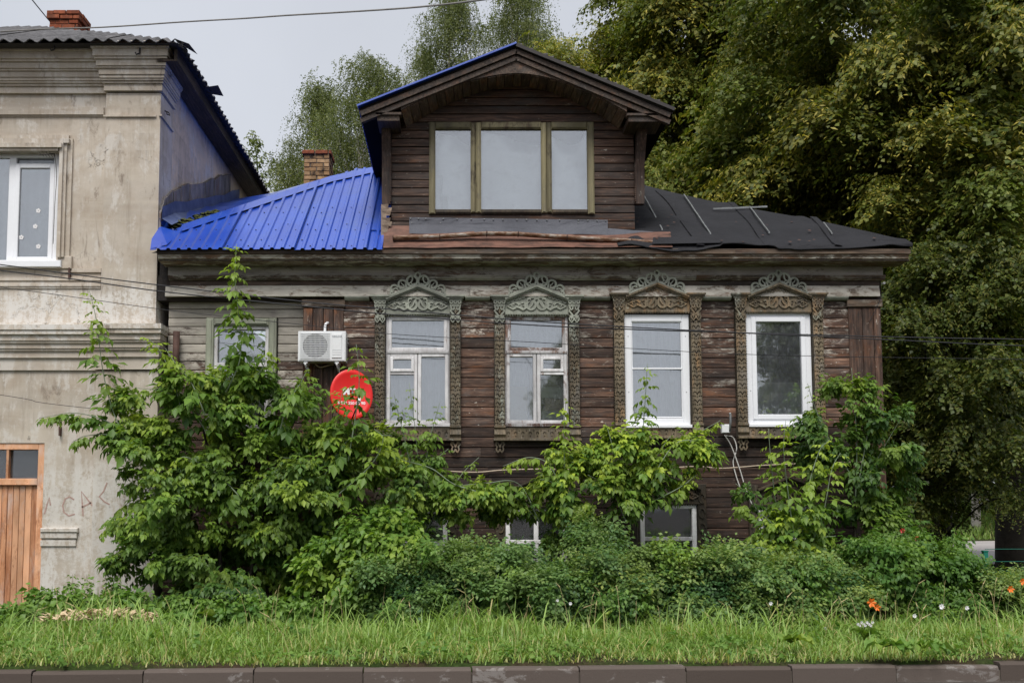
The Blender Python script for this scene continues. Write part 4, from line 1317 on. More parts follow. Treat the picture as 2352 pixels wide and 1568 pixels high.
for r in range(nrow):
    za = dzb + .2 + r * hh
    if za < DW[3] - .04 and za + hh > DW[2] + .02:
        dplank(za, za + hh, dx0, DW[0] - .03); dplank(za, za + hh, DW[1] + .03, dx1)
    else: dplank(za, za + hh, dx0, dx1)
zz_ = dzt
while zz_ < AP.z - .35:
    f = 1 - (zz_ + hh - dzt) / (AP.z - .10 - dzt)
    plank(apx + (dx0 - apx) * f, apx + (dx1 - apx) * f, zz_, hh, DY, dorm, (rnd.uniform(.05, .16), .3, rnd.uniform(1.0, 1.3)))
    zz_ += hh
# arch: curved line under the overhanging gable
FY = -.47
def arch_pts(n, yy, inset=0.0):
    """arc from left foot through the crown to the right foot"""
    A, C, B = W(921 + inset * 12, 253 + inset * 40, yy), W(1187, 168 + inset * 29, yy), W(1440 - inset * 18, 257 + inset * 37, yy)
    out = []
    for i in range(n + 1):
        t_ = i / n
        x = A.x + (B.x - A.x) * t_
        s = (x - C.x) / ((C.x - A.x) if x < C.x else (B.x - C.x))
        foot = A.z if x < C.x else B.z
        out.append((x, C.z - (C.z - foot) * (abs(s) ** 1.75)))
    return out
fr_ = arch_pts(26, FY)
lf = W(868, 268, FY); rf = W(1523, 272, FY)
top = [(lf.x, lf.z), (AL.x + .10, AL.z - .03), (apx, AP.z - .10), (AR.x - .10, AR.z - .03), (rf.x, rf.z)]
g = MB()
poly_top = [(lf.x, lf.z + .02)] 
# gable board between roof line and arch, made of vertical strips
def roof_z(x): return (AP.z - .09) - abs(x - apx) / ((apx - AL.x) if x < apx else (AR.x - apx)) * (AP.z - (AL.z if x < apx else AR.z))
for s in (0, 1):
    pts = [q for q in fr_ if (q[0] <= apx if s == 0 else q[0] >= apx)]
    if s == 0: pts = pts + [(apx, max(q[1] for q in fr_))]
    else: pts = [(apx, max(q[1] for q in fr_))] + pts
    g = MB()
    n = len(pts)
    vs = [(x, FY, z) for x, z in pts] + [(x, FY, roof_z(x)) for x, z in pts] + [(x, FY + .04, z) for x, z in pts] + [(x, FY + .04, roof_z(x)) for x, z in pts]
    fs = []
    for i in range(n - 1):
        fs += [(i, i + 1, n + i + 1, n + i), (2 * n + i + 1, 2 * n + i, 3 * n + i, 3 * n + i + 1), (i + 1, i, 2 * n + i, 2 * n + i + 1)]
    g.add(vs, fs)
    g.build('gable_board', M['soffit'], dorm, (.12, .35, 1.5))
# short boards bent round the arch from the gable board back to the wall
bk_ = arch_pts(26, DY - .015, 1.0)
for i in range(26):
    (xa, za), (xb, zb) = fr_[i], fr_[i + 1]
    (xc, zc), (xd, zd) = bk_[i], bk_[i + 1]
    e = .006 + rnd.uniform(0, .010)
    gap = .004
    mb = MB()
    mb.add([(xa + gap, FY + .03, za - e), (xb - gap, FY + .03, zb - e), (xd - gap, DY - .015, zd - e), (xc + gap, DY - .015, zc - e),
            (xa + gap, FY + .03, za + .03), (xb - gap, FY + .03, zb + .03), (xd - gap, DY - .015, zd + .03), (xc + gap, DY - .015, zc + .03)],
           [(3, 2, 1, 0), (0, 1, 5, 4), (1, 2, 6, 5), (2, 3, 7, 6), (3, 0, 4, 7), (4, 5, 6, 7)])
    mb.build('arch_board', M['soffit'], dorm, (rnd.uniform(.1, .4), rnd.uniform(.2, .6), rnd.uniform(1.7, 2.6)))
# raking trim under the roof edge
for a, b, yy, dz_, wd in [(AL, AP, -.53, -.075, .085), (AP, AR, -.53, -.075, .085), (AL, AP, -.50, -.165, .07), (AP, AR, -.50, -.165, .07)]:
    k = .985
    P = [(apx + (a.x - apx) * k, a.z + dz_ * 1.12), (apx + (b.x - apx) * k, b.z + dz_ * 1.12)]
    MB().ribbon(P, wd, yy, FY + .05).build('raking_trim', M['soffit'], dorm, (.12, .3, 1.0))
# feet of the gable
for px0, px1, py in [(862, 922, 258), (1439, 1525, 260)]:
    a, b = W(px0, py, FY), W(px1, py, FY)
    m0 = MB().cbox(a.x, b.x, FY - .03, FY + .10, a.z - .05, a.z - .01, .005)
    m0.box(a.x + .03, b.x - .03, FY, DY, a.z - .13, a.z - .05)
    m0.build('gable_foot', M['soffit'], dorm, (.15, .2, 1.1))
# ceiling of the overhang, left and right of the arch
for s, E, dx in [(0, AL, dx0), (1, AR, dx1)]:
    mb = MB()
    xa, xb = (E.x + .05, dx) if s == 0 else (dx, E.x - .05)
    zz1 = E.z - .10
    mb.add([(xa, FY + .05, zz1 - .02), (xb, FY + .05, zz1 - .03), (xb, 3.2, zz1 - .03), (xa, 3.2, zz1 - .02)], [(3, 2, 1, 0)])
    mb.build('overhang_boarding', M['soot_and_shade'], dorm)  # boarding coloured near-black to hold the eave shade
# carved brackets at both corners
for s, px0, px1 in [(-1, 878, 898), (1, 1457, 1478)]:
    xa, xb = WX(px0, 400, DY), WX(px1, 400, DY)
    zt0, zb0_ = WZ(280, DY), WZ(470, DY)
    prof = [(DY + .05, zb0_), (DY - .05, zb0_), (DY - .06, zb0_ + .5), (DY - .10, zb0_ + .8), (DY - .22, zt0 - .18), (DY - .36, zt0 - .06), (DY - .40, zt0), (DY + .05, zt0)]
    mb = MB().sweepx(prof, xa, xb)
    if s > 0: mb.v = [(a + .0 + .05 * max(0, (c - zb0_ - .5)) * 1.0, b, c) for a, b, c in mb.v]
    br_ = mb.build('corner_bracket', M['wood_v'], dorm, (.12, .1, .8))
    tm = MB()
    edge = xb if s < 0 else xa
    for i in range(40):
        z = zb0_ + .03 + (zt0 - zb0_ - .1) * i / 40
        yb_ = DY - .055 - max(0, (z - zb0_ - .6)) ** 2 * .42
        ex = edge + (.05 * max(0, z - zb0_ - .5) if s > 0 else 0)
        tm.box(ex - .012, ex + .012, yb_ - .018, yb_ + .02, z, z + .02)
    tm.build('bead_trim', M['wood_v'], dorm, (.25, .1, 1.0))
# three-light window with doubled mullions
x0, x1, z0, z1 = DW
yf = DY - .035
dwin = MB().box(x0 - .002, x1 + .002, DY + .12, DY + .13, z0, z1).build('dormer_window', M['dark_in'], dorm)
dwin['label'] = 'three-light dormer window with olive frame backed by pale film'
ol = (.72, .1, 1.05)
def ob(a, b, c, d, name='frame_board', yy=yf, col=ol):
    mb = MB().cbox(a, b, yy, DY + .1, c, d, .008)
    if d - c > b - a:
        mb.cbox(a + .018, b - .018, yy - .014, yy, c + .01, d - .01, .006)
    else: mb.cbox(a + .01, b - .01, yy - .014, yy, c + .018, d - .018, .006)
    return mb.build(name, M['olive'], dorm, tuple(q * rnd.uniform(.85, 1.1) for q in col))
cw = .092
panes = [(WX(1000, 390, DY), WX(1081, 390, DY)), (WX(1105, 390, DY), WX(1243, 390, DY)), (WX(1267, 390, DY), WX(1349, 390, DY))]
zp0_, zp1_ = WZ(482, DY), WZ(298, DY)
ob(x0 - .03, panes[0][0], z0 - .02, z1 + .03)
ob(panes[2][1], x1 + .03, z0 - .02, z1 + .03)
for a, b in [(panes[0][1], panes[1][0]), (panes[1][1], panes[2][0])]:
    mm = (a + b) / 2
    ob(a, mm - .003, z0 - .0, z1 + .02); ob(mm + .003, b, z0 - .0, z1 + .022)
for a, b in panes:
    ob(a, b, zp1_, z1 + .03); ob(a, b, z0 - .02, zp0_, col=(.4, .1, .8))
# crumpled film behind each light
for k, (a, b) in enumerate(panes):
    nxx, nzz = 18, 22
    vs, fs = [], []
    for j in range(nzz + 1):
        for i in range(nxx + 1):
            u, v = i / nxx, j / nzz
            x = a - .01 + (b - a + .02) * u
            sag = (.10, .12, .22)[k] * (1 - abs(2 * u - (1.0, 1.2, .3)[k])) * (v > .5) * (v - .5) * 2
            z = zp0_ - .01 + (zp1_ - zp0_ - .015 - sag * .4) * v
            edge = min(u, 1 - u) * 2
            bul = -.035 * math.sin(math.pi * min(1, edge * 1.5) / 2) * (1 - v ** 4 * .8) + .018 * math.sin(5 * u + 3 * v + k * 2) * math.sin(4 * v + k)
            y = DY + .075 + bul + (.13 * max(0, v - .75) * 4 * (.5 + .5 * math.sin(3 + 5 * u + k)))
            vs.append((x, y, z))
    n1 = nxx + 1
    fs = [(j * n1 + i, j * n1 + i + 1, (j + 1) * n1 + i + 1, (j + 1) * n1 + i) for j in range(nzz) for i in range(nxx)]
    o = MB().add(vs, fs, True).build('window_film', M['film'], dorm)
    MB().box(a - .005, b + .005, DY + .012, DY + .016, zp0_ - .005, zp1_ + .005).build('pane', M['glass'], dorm)
for px0, px1, py in [(1001, 1015, 402), (1016, 1029, 449)]:
    A, B = W(px0, py, DY + .02), W(px1, py, DY + .02)
    MB().cbox(A.x, B.x, DY + .017, DY + .045, zp0_, A.z, .008).build('foam_strip', M['foam'], dorm)
# dormer roof: blue sheet on the left, dark sheet on the right
def slope_slab(name, a, b, y0, y1, th, mat, over=.0):
    """roof slab from ridge point a to eave point b (x, z), running back from y0 to y1"""
    nx_, nz_ = -(b[1] - a[1]), (b[0] - a[0])
    L = math.hypot(nx_, nz_); nx_, nz_ = nx_ / L * th, nz_ / L * th
    if nz_ < 0: nx_, nz_ = -nx_, -nz_
    P = [a, b, (b[0] + nx_, b[1] + nz_), (a[0] + nx_, a[1] + nz_)]
    return MB().sweepy(P, y0, y1).build(name, mat, dorm)
slope_slab('roof_deck', (apx, AP.z - .05), (AL.x + .03, AL.z - .05), -.53, 4.2, .035, M['soot_and_shade']).color = (0, 0, .15, 1)  # underside coloured near-black for eave shade
slope_slab('roof_deck', (apx, AP.z - .055), (AR.x - .03, AR.z - .05), -.53, 4.2, .035, M['soffit']).color = (0, 0, .15, 1)  # brightness cut so the colour holds the eave shade
def ribbed(name, mat, parent, org, du, dv, width, length, pitch, rh, top=None, gap=.012):
    """ribbed steel sheet: ribs run along dv"""
    du, dv = Vector(du).normalized(), Vector(dv).normalized()
    nn = du.cross(dv).normalized()
    if nn.z < 0: nn = -nn
    prof = []
    u = 0.0
    while u < width - 1e-6:
        prof += [(u, 0), (u + pitch * .55, 0), (u + pitch * .66, rh), (u + pitch * .89, rh)]
        u += pitch
    prof.append((min(u, width), 0))
    prof = [(min(a, width), b) for a, b in prof]
    vs = []
    for a, b in prof: vs.append(org + du * a + nn * b)
    for a, b in prof:
        L = length if top is None else max(.02, top(a))
        vs.append(org + du * a + dv * L + nn * b)
    n = len(prof)
    fs = [(i, i + 1, n + i + 1, n + i) for i in range(n - 1)]
    k = len(vs)
    vs += [v - nn * .003 for v in vs]
    fs += [tuple(reversed([q + k for q in f])) for f in fs] + [(i + 1, i, i + k, i + 1 + k) for i in range(n - 1)]
    return MB().add(vs, fs).build(name, mat, parent)
vL = Vector((AL.x - apx, 0, AL.z - AP.z)); 
ribbed('roof_sheet', M['blue'], dorm, Vector((AL.x, 4.2, AL.z)), (0, -1, 0), (-vL.x, 0, -vL.z), 4.77, vL.length, .18, .02)
MB().ribbon([(AL.x - .01, AL.z + .012), (apx, AP.z + .012)], .026, -.585, -.50).build('verge_trim', M['blue'], dorm)
slope_slab('roof_cover', (apx - .01, AP.z - .012), (AR.x + .02, AR.z - .012), -.57, 4.2, .02, M['felt'])
MB().ribbon([(apx, AP.z - .015), (AR.x + .02, AR.z - .015)], .05, -.578, -.52).build('verge_trim', M['iron'], dorm)
for i in range(14):
    f = .03 + .9 * i / 14 + rnd.uniform(-.02, .02)
    x = apx + (AR.x - apx) * f; z = AP.z + (AR.z - AP.z) * f
    L = rnd.uniform(.03, .1)
    MB().box(x, x + L, -.575, -.45, z + .012 - L * .25, z + .028 - L * .2).build('loose_flake', M['old_grey_wood'], dorm, (.3, .2, 1))

# ------------------------------------------------------------------ main roof
ey, ez = -.50, WZ(576, -.5)
SLF = .72
# blue left part: sheets end on the hip
BX0, BX1 = WX(345, 578, ey), WX(878, 568, ey)
def hip_len(x): return max(.05, min(3.25, (x - BX0) * .98 + .55)) * math.hypot(1, SLF)
rb = MB()
rb.add([(BX0, ey + .05, ez - .02), (dx1, ey + .05, ez - .02), (dx1, 3.3, ez + 3.7 * SLF), (BX0 + 3.3, 2.9, ez + 3.3 * SLF)], [(0, 1, 2, 3)])
rb.add([(XL + .05, .6, 5.5), (dx1, .6, 5.5), (dx1, YB, 5.5), (XL + .05, YB, 5.5)], [(0, 1, 2, 3)])
mroof = rb.build('roof', M['dark_in'], H)
xx = BX0
k = 0
while xx < BX1 - .05:
    wd = min(1.08, BX1 - xx)
    ribbed('roof_sheet', M['blue'], mroof, Vector((xx, ey - .02 + .01 * (k % 2), ez + .010 + .006 * (k % 2) - .0 * k)), (1, 0, .012), (0, 1, SLF), wd, 1, .154, .026, top=lambda a, xx=xx: hip_len(xx + a) if xx + a > BX0 + .0 else .4)
    xx += 1.07
    k += 1
# ridge cap along the hip
hp = []
for px_, in [(BX0 + .25,), (BX0 + .9,), (BX0 + 1.6,), (BX0 + 2.3,), (BX0 + 3.0,)]:
    L = min(3.25, (px_ - BX0) * .98 + .55)
    hp.append(Vector((px_, ey + L, ez + L * SLF + .035)))
mb = MB()
vs, fs = [], []
for q in hp:
    vs += [q + Vector((.06, -.27, -.165)), q + Vector((0, 0, .022)), q + Vector((-.12, .08, -.05))]
for i in range(len(hp) - 1):
    for j in range(2): fs.append((i * 3 + j, i * 3 + 3 + j, i * 3 + 4 + j, i * 3 + 1 + j))
mb.add(vs, fs)
mb.build('ridge_cap', M['blue'], mroof)
# sheets behind the hip, rising beside the neighbour's wall
H0, H1 = hp[0] + Vector((-.2, -.1, -.12)), hp[3]
W0, W1 = sp(366, 502), sp(545, 459)
n_ = 10
vs, fs = [], []
for i in range(n_ + 1):
    f = i / n_
    a, b = H0.lerp(H1, f), W0.lerp(W1, f)
    up = Vector((0, 0, .03 if i % 2 else 0))
    vs += [a + up, a.lerp(b, .5) + up - Vector((0, 0, .05)), b + up]
for i in range(n_):
    for j in range(2): fs.append((i * 3 + j, i * 3 + 3 + j, i * 3 + 4 + j, i * 3 + 1 + j))
MB().add(vs, fs).build('valley_sheet', M['blue'], mroof)
vs, fs = [], []
for i in range(9):
    f = i / 8
    b = W0.lerp(W1, f) + Vector((.03, 0, rnd.uniform(-.02, .02)))
    vs += [b + Vector((.16, 0, -.08)), b + Vector((.012, 0, .02)), b + Vector((.012, 0, .20 + rnd.uniform(-.02, .02)))]
for i in range(8):
    for j in range(2): fs.append((i * 3 + j, i * 3 + 3 + j, i * 3 + 4 + j, i * 3 + 1 + j))
MB().add(vs, fs).build('wall_flashing', M['blue_old'], mroof)
E0 = W(604, 464, 3.5); E1 = sp(545, 459)
MB().add([E1 + Vector((0, 0, -.1)), hp[3] + Vector((0, .4, -.3)), hp[3] + Vector((0, .5, .06)), E1 + Vector((0, .1, .06))], [(0, 1, 2, 3)]).build('valley_sheet', M['blue'], mroof)
cl = W(352, 545, ey)
MB().add([(BX0 + .0, ey + .0, ez + .03), (BX0 + .22, ey + .1, ez + .12), (BX0 + .30, ey + .5, ez + .42), (BX0 - .02, ey + .52, ez + .52), (BX0 - .06, ey + .25, ez + .25)], [(0, 1, 2, 3, 4)]).build('corner_flashing', M['blue'], mroof)
mo = MB()
for i in range(70):
    f = rnd.uniform(.02, .36)
    q = H0.lerp(H1, f).lerp(W0.lerp(W1, f), rnd.uniform(.05, .4))
    r_ = rnd.uniform(.02, .055)
    vs = [q + Vector((r_ * math.cos(a) * 1.4, r_ * math.sin(a) * 1.6, rnd.uniform(-.01, .01))) for a in [0, 1, 2, 3, 4, 5]] + [q + Vector((0, 0, r_ * .9))]
    mo.add(vs, [(i_, (i_ + 1) % 6, 6) for i_ in range(6)], True)
tag(mo.build('moss_cushions', M['moss'], mroof), kind='stuff')
scr = MB()
for k in range(3):
    for i in range(20):
        x = BX0 + .15 + i * .154 + .12
        v = (.12, .8, 1.6)[k] + (i % 2) * .25
        if x > BX1 - .1 or v > hip_len(x) - .15: continue
        q = Vector((x - .07, ey + v / math.hypot(1, SLF), ez + .016 + v * SLF / math.hypot(1, SLF)))
        scr.tube([q, q + Vector((0, -.012, .016))], .011, 6)
tag(scr.build('roof_screws', M['iron'], mroof), kind='stuff')
# piece of blue flat flashing beside the dormer
a0 = BX1 - .28
fl = MB()
def onslope(x, v): return Vector((x, ey + v, ez + .045 + v * SLF))
fl.add([onslope(a0, .62), onslope(BX1 + .03, .60), onslope(BX1 + .03, 2.6), onslope(a0 - .02, 2.6)], [(0, 1, 2, 3)])
fl.build('side_flashing', M['blue'], mroof)
ps = [Vector((WX(878, 520, -.1), -.2 + .12 * math.sin(i * 1.7), 0)) for i in range(9)]
fo = MB()
for i in range(9):
    z = WZ(470 + i * 8, 0)
    w_ = .05 + .09 * abs(math.sin(i * .9 + .4))
    x = WX(880, 500, 0)
    fo.add([(x - .03, -.02, z), (x + w_, -.05 + .02 * (i % 2), z), (x + w_ * .9, -.03, z - .07), (x - .03, -.02, z - .07)], [(0, 1, 2, 3)])
fo.build('torn_foil', M['foil'], dorm)
# black felt right part
BXR = xe1 + .02
fz = WZ(566, -.42)
SLR = .60
vs, fs = [], []
NU, NV = 90, 36
for j in range(NV + 1):
    for i in range(NU + 1):
        u = i / NU
        x = dx1 - .35 + (BXR - dx1 + .35) * u
        Lm = min(3.6, (BXR - x) * 1.0 + .06)
        v = Lm * j / NV
        z = fz + v * SLR + .035 * math.sin(x * 2.1 + v * 1.3) * (v > .1) + .02 * math.sin(x * 5 + v * 3.1) + .03 * max(0, math.sin(x * 3.0 - v * 2.6 + .6 * math.sin(v * 2))) ** 8 + .02 * max(0, math.sin(x * 4.1 + v * 3.7)) ** 10
        if j == 0: z += -.03 + .035 * math.sin(x * 3.3) + (.03 if 1.2 < x - dx1 < 2.0 else 0)
        vs.append((x, -.47 + v, z))
n1 = NU + 1
fs = [(j * n1 + i, j * n1 + i + 1, (j + 1) * n1 + i + 1, (j + 1) * n1 + i) for j in range(NV) for i in range(NU)]
k = len(vs)
vs += [(a, b, c - .02) for a, b, c in vs]
fs += [tuple(reversed([q + k for q in f])) for f in fs] + [(i + 1, i, i + k, i + 1 + k) for i in range(NU)]
rf_ = MB().add(vs, fs, True).build('felt_roof', M['felt'], H)
# far side of that hip so the roof is closed
MB().add([(BXR, -.47, fz), (BXR, YB, fz), (dx1 - .3, YB, fz + 3.6 * SLR), (BXR - 3.6, 3.1, fz + 3.6 * SLR - .05)], [(0, 1, 2, 3)]).build('hip_face', M['felt'], rf_)
MB().add([(-3.2, 3.0, 7.2), (BXR - 3.6, 3.1, fz + 3.6 * SLR - .05), (BXR, YB, fz), (-4.3, YB, 5.6)], [(0, 1, 2, 3)]).build('back_slope', M['felt'], rf_)
def felt_pt(px, py):
    u, v = (px - CX) / FPX, (CY - py) / FPX
    # ray against z = fz + (y + .47) * SLR
    dxr, dyr, dzr = u, _c - v * _s, _s + v * _c
    tt = (fz + (CAM_Y + .47) * SLR - CAM_Z) / (dzr - SLR * dyr)
    return Vector((dxr * tt, CAM_Y + dyr * tt, CAM_Z + dzr * tt + .03))
for (pa, pb) in [((1480, 456), (1521, 533)), ((1571, 452), (1632, 543)), ((1722, 480), (1767, 540)), ((1892, 517), (1911, 542)), ((1638, 485), (1762, 480))]:
    A, B = felt_pt(*pa), felt_pt(*pb)
    d = (B - A).normalized()
    sd = d.cross(Vector((0, -SLR, 1)).normalized()) * .010
    up = Vector((0, -.01, .02))
    mb = MB()
    n = 6
    for i in range(n):
        a, b = A.lerp(B, i / n), A.lerp(B, (i + 1) / n)
        ja = Vector((0, 0, .02 + .004 * (i % 2)))
        mb.add([a - sd + ja, a + sd + ja, b + sd + ja, b - sd + ja, a - sd, a + sd, b + sd, b - sd], [(0, 1, 2, 3), (0, 4, 5, 1), (3, 2, 6, 7), (1, 5, 6, 2), (0, 3, 7, 4)])
    mb.build('batten_strip', M['tin'], rf_)
# lapped seams of the felt and leaves that have blown onto it
def felt_z(x, v): return fz + v * SLR + .035 * math.sin(x * 2.1 + v * 1.3) * (v > .1) + .02 * math.sin(x * 5 + v * 3.1)
for x_, lo, hi in [(dx1 + .9, 0, 3.0), (dx1 + 1.95, 0, 2.2), (dx1 + 2.95, 0, 1.2)]:
    pts = [lo + (hi - lo) * i / 14 for i in range(15)]
    vs = []
    for v in pts:
        xx = x_ + .05 * math.sin(v * 2 + x_)
        vs += [(xx - .05, -.47 + v, felt_z(xx - .05, v) + .004), (xx - .045, -.47 + v, felt_z(xx, v) + .026), (xx + .06, -.47 + v, felt_z(xx + .06, v) + .012)]
    MB().add(vs, [(i * 3 + j, i * 3 + 1 + j, i * 3 + 4 + j, i * 3 + 3 + j) for i in range(14) for j in range(2)]).build('felt_lap', M['felt'], rf_)
lv = MB()
for k in range(26):
    x_ = rnd.uniform(dx1 + .1, BXR - .3); v = rnd.uniform(.02, min(2.6, BXR - x_) * .95) * rnd.random()
    q = Vector((x_, -.47 + v, felt_z(x_, v) + .05)); a = rnd.uniform(0, 6.28); r_ = rnd.uniform(.015, .03)
    lv.add([q + Vector((r_ * math.cos(a + j * 1.57), r_ * math.sin(a + j * 1.57), r_ * .6 * math.sin(a + j * 1.57))) for j in range(4)], [(0, 1, 2, 3)])
tag(lv.build('fallen_leaves', M['rust'], rf_), kind='stuff')
# tin, gutter and grey felt flashing in front of the dormer
tn = [880, 1090, 1320, 1545]
for i in range(3):
    A, B = W(tn[i], 569, EY - .02), W(tn[i + 1], 568, EY - .02)
    C, Dd = W(tn[i], 546 - (6 if i == 1 else 0), -.18), W(tn[i + 1], 544 - (6 if i == 0 else 0), -.18)
    mb = MB()
    n = 8
    vs = []
    for k in range(n + 1):
        f = k / n
        vs += [A.lerp(B, f) + Vector((0, 0, .005 * math.sin(f * 9 + i) + .004 * i)), C.lerp(Dd, f) + Vector((0, .15, .12)) * 1.0]
    mb.add(vs, [(2 * k, 2 * k + 2, 2 * k + 3, 2 * k + 1) for k in range(n)])
    mb.build('roof_tin', M['rust_tin'], H)
A, B = W(884, 540, -.10), W(940, 534, DY)
MB().add([W(880, 556, -.22), W(945, 552, -.22), W(945, 518, DY - .02), W(895, 518, DY - .02)], [(0, 1, 2, 3)]).build('roof_tin', M['rust_tin'], H)
fl = MB()
vs = []
n = 20
for i in range(n + 1):
    px = 940 + (1396 - 940) * i / n
    tp = 499 + 6 * i / n
    vs += [W(px, tp, DY - .035), W(px, 516, DY - .06), W(px, 536 + 3 * i / n + 1.0 * math.sin(i), DY - .16)]
fl.add(vs, [(i * 3 + j + 1, i * 3 + 4 + j, i * 3 + 3 + j, i * 3 + j) for i in range(n) for j in range(2)])
fl.build('felt_flashing', M['felt_grey'], dorm)
fl = MB()
vs = []
for i in range(n + 1):
    px = 1392 + (1500 - 1392) * i / n
    vs += [W(px, 524 + 8 * i / n, DY - .05), W(px, 545, DY - .2)]
fl.add(vs, [(i * 2 + 1, i * 2 + 3, i * 2 + 2, i * 2) for i in range(n)])
fl.build('felt_flashing', M['felt_grey'], dorm)
nl = MB()
for i, px in enumerate([943, 961, 978, 1018, 1050, 1082, 1112, 1133, 1155, 1187, 1209, 1233, 1256, 1285, 1328, 1350, 1371, 1391, 1012, 946, 1328]):
    q = W(px, (502 + 5 * (px - 940) / 456) if i < 18 else 512, DY - .045)
    nl.disc(q.x, q.z, .010, DY - .062, DY - .03, 6)
tag(nl.build('flashing_nails', M['tin'], dorm), kind='stuff')
MB().add([W(1500, 545, -.28), W(1700, 540, -.30), W(1740, 556, EY - .01), W(1498, 560, EY - .01)], [(0, 1, 2, 3)]).build('felt_flap', M['felt'], rf_)
# half-round rusty gutter sections lying on the tin
gp = [W(903, 546, -.33), W(1010, 543, -.33), W(1118, 536, -.33), W(1190, 537, -.33), W(1302, 545, -.33), W(1450, 553, -.33), W(1500, 557, -.33)]
for i in range(len(gp) - 1):
    a, b = gp[i], gp[i + 1]
    prof = [(.046 * math.cos(R(q)), .040 * math.sin(R(q))) for q in range(150, 391, 30)]
    vs = []
    for P in (a, b): vs += [P + Vector((0, u_, v_)) for u_, v_ in prof] + [P + Vector((0, u_ * .88, v_ * .88 + .003)) for u_, v_ in prof]
    m_ = len(prof)
    fs = [(j, 2 * m_ + j, 2 * m_ + j + 1, j + 1) for j in range(m_ - 1)] + [(m_ + j + 1, 3 * m_ + j + 1, 3 * m_ + j, m_ + j) for j in range(m_ - 1)]
    fs += [(0, m_, 3 * m_, 2 * m_), (m_ - 1, 3 * m_ - 1, 4 * m_ - 1, 2 * m_ - 1)]
    MB().add(vs, fs, True).build('gutter', M['gutter'], H)
    MB().tube([a + Vector((0, .050 * math.cos(R(q)), .045 * math.sin(R(q)))) for q in range(140, 401, 26)], .008, 4).build('gutter_clip', M['rust'], H)
# chimney of tan bricks behind the hip
cyy = 3.4
xa, xb = WX(697, 400, cyy), WX(757, 400, cyy)
ztp = WZ(345, cyy)
chimney('chimney', 'tall leaning chimney of tan bricks with red cap bricks', H, xa, xb, cyy, cyy + .5, ztp - 13 * .082, 13, .082, M['brick_tan'], M['brick_red'], rnd, 1)
# rusty stub of a downpipe
A = W(405, 761, .02)
MB().tube([(A.x, .03, A.z), (A.x, .03, A.z - .75)], .052, 12).build('downpipe', M['rust'], H)
# ------------------------------------------------------------------ things behind the panes
def curtain(name, h, y, mat, label, z_lo=0.0, z_hi=1.0, x_lo=0.0, x_hi=1.0, amp=.018, waves=9):
    x0, x1, z0, z1 = h
    a, b = x0 + (x1 - x0) * x_lo, x0 + (x1 - x0) * x_hi
    c, d = z0 + (z1 - z0) * z_lo, z0 + (z1 - z0) * z_hi
    n = 60
    vs = []
    for i in range(n + 1):
        u = i / n
        yy = y + amp * math.sin(u * waves * 2 * math.pi + .6 * math.sin(u * 9))
        vs += [(a + (b - a) * u, yy, c), (a + (b - a) * u, yy * .6 + y * .4, d)]
    o = MB().add(vs, [(2 * i, 2 * i + 2, 2 * i + 3, 2 * i + 1) for i in range(n)], True).build(name, mat)
    return tag(o, label, 'curtain')
curtain('curtain', UP[0], .13, M['curtain'], 'pale curtain filling the window with the vent pane on its left leaf')
curtain('curtain', (UP[1][0], UP[1][1], UP[1][2], UP[1][3]), .16, M['curtain'], 'pale curtain across the upper light of the peeling window', .62, 1.0)
curtain('curtain', UP[1], .19, M['curtain'], 'pale curtain behind the left leaf of the peeling window', 0, .64, 0, .52, .02, 5)
curtain('curtain', UP[2], .15, M['curtain'], 'white net curtain behind the window with the insect screen')
curtain('curtain', UP[3], .15, M['lace'], 'patterned lace curtain behind the single-sash plastic window', .38, 1.0)
curtain('half_curtain', UP[3], .13, M['curtain'], 'plain white half curtain low in the single-sash plastic window', .0, .385)
curtain('curtain', LW, .33, M['curtain'], 'grey curtain behind the window with the pale green casing', .5, 1.0, 0, .6, .02, 4)
# boxes on the sill of the peeling window
x0, x1, z0, z1 = UP[1]
def loose(name, mb, mat, label, cat): return tag(mb.build(name, mat), label, cat)
loose('panel', MB().cbox(x0 + .07, x0 + .345, .10, .13, z0 + .07, z0 + .60, .004), M['tan_panel'], 'tan board leaning behind the left leaf of the peeling window', 'board')
loose('panel', MB().cbox(x0 + .38, x0 + .46, .11, .14, z0 + .06, z0 + .78, .004), M['tan_panel'], 'narrow tan strip of board beside the mullion of the peeling window', 'board')
bx = MB().box(0, .44, 0, .06, 0, .17)
o = loose('box', bx, M['mint'], 'pale mint box on top of the pile behind the peeling window', 'box'); o.location = (x0 + .55, .09, z0 + .43); o.rotation_euler = (0, R(3), 0)
o = loose('box', MB().box(0, .36, 0, .06, 0, .19), M['card'], 'brown cardboard box between two mint boxes in the peeling window', 'box'); o.location = (x0 + .60, .11, z0 + .235); o.rotation_euler = (0, R(6), 0)
o = loose('box', MB().box(0, .40, 0, .06, 0, .15), M['mint'], 'pale mint box at the bottom of the pile behind the peeling window', 'box'); o.location = (x0 + .56, .09, z0 + .08); o.rotation_euler = (0, R(5), 0)
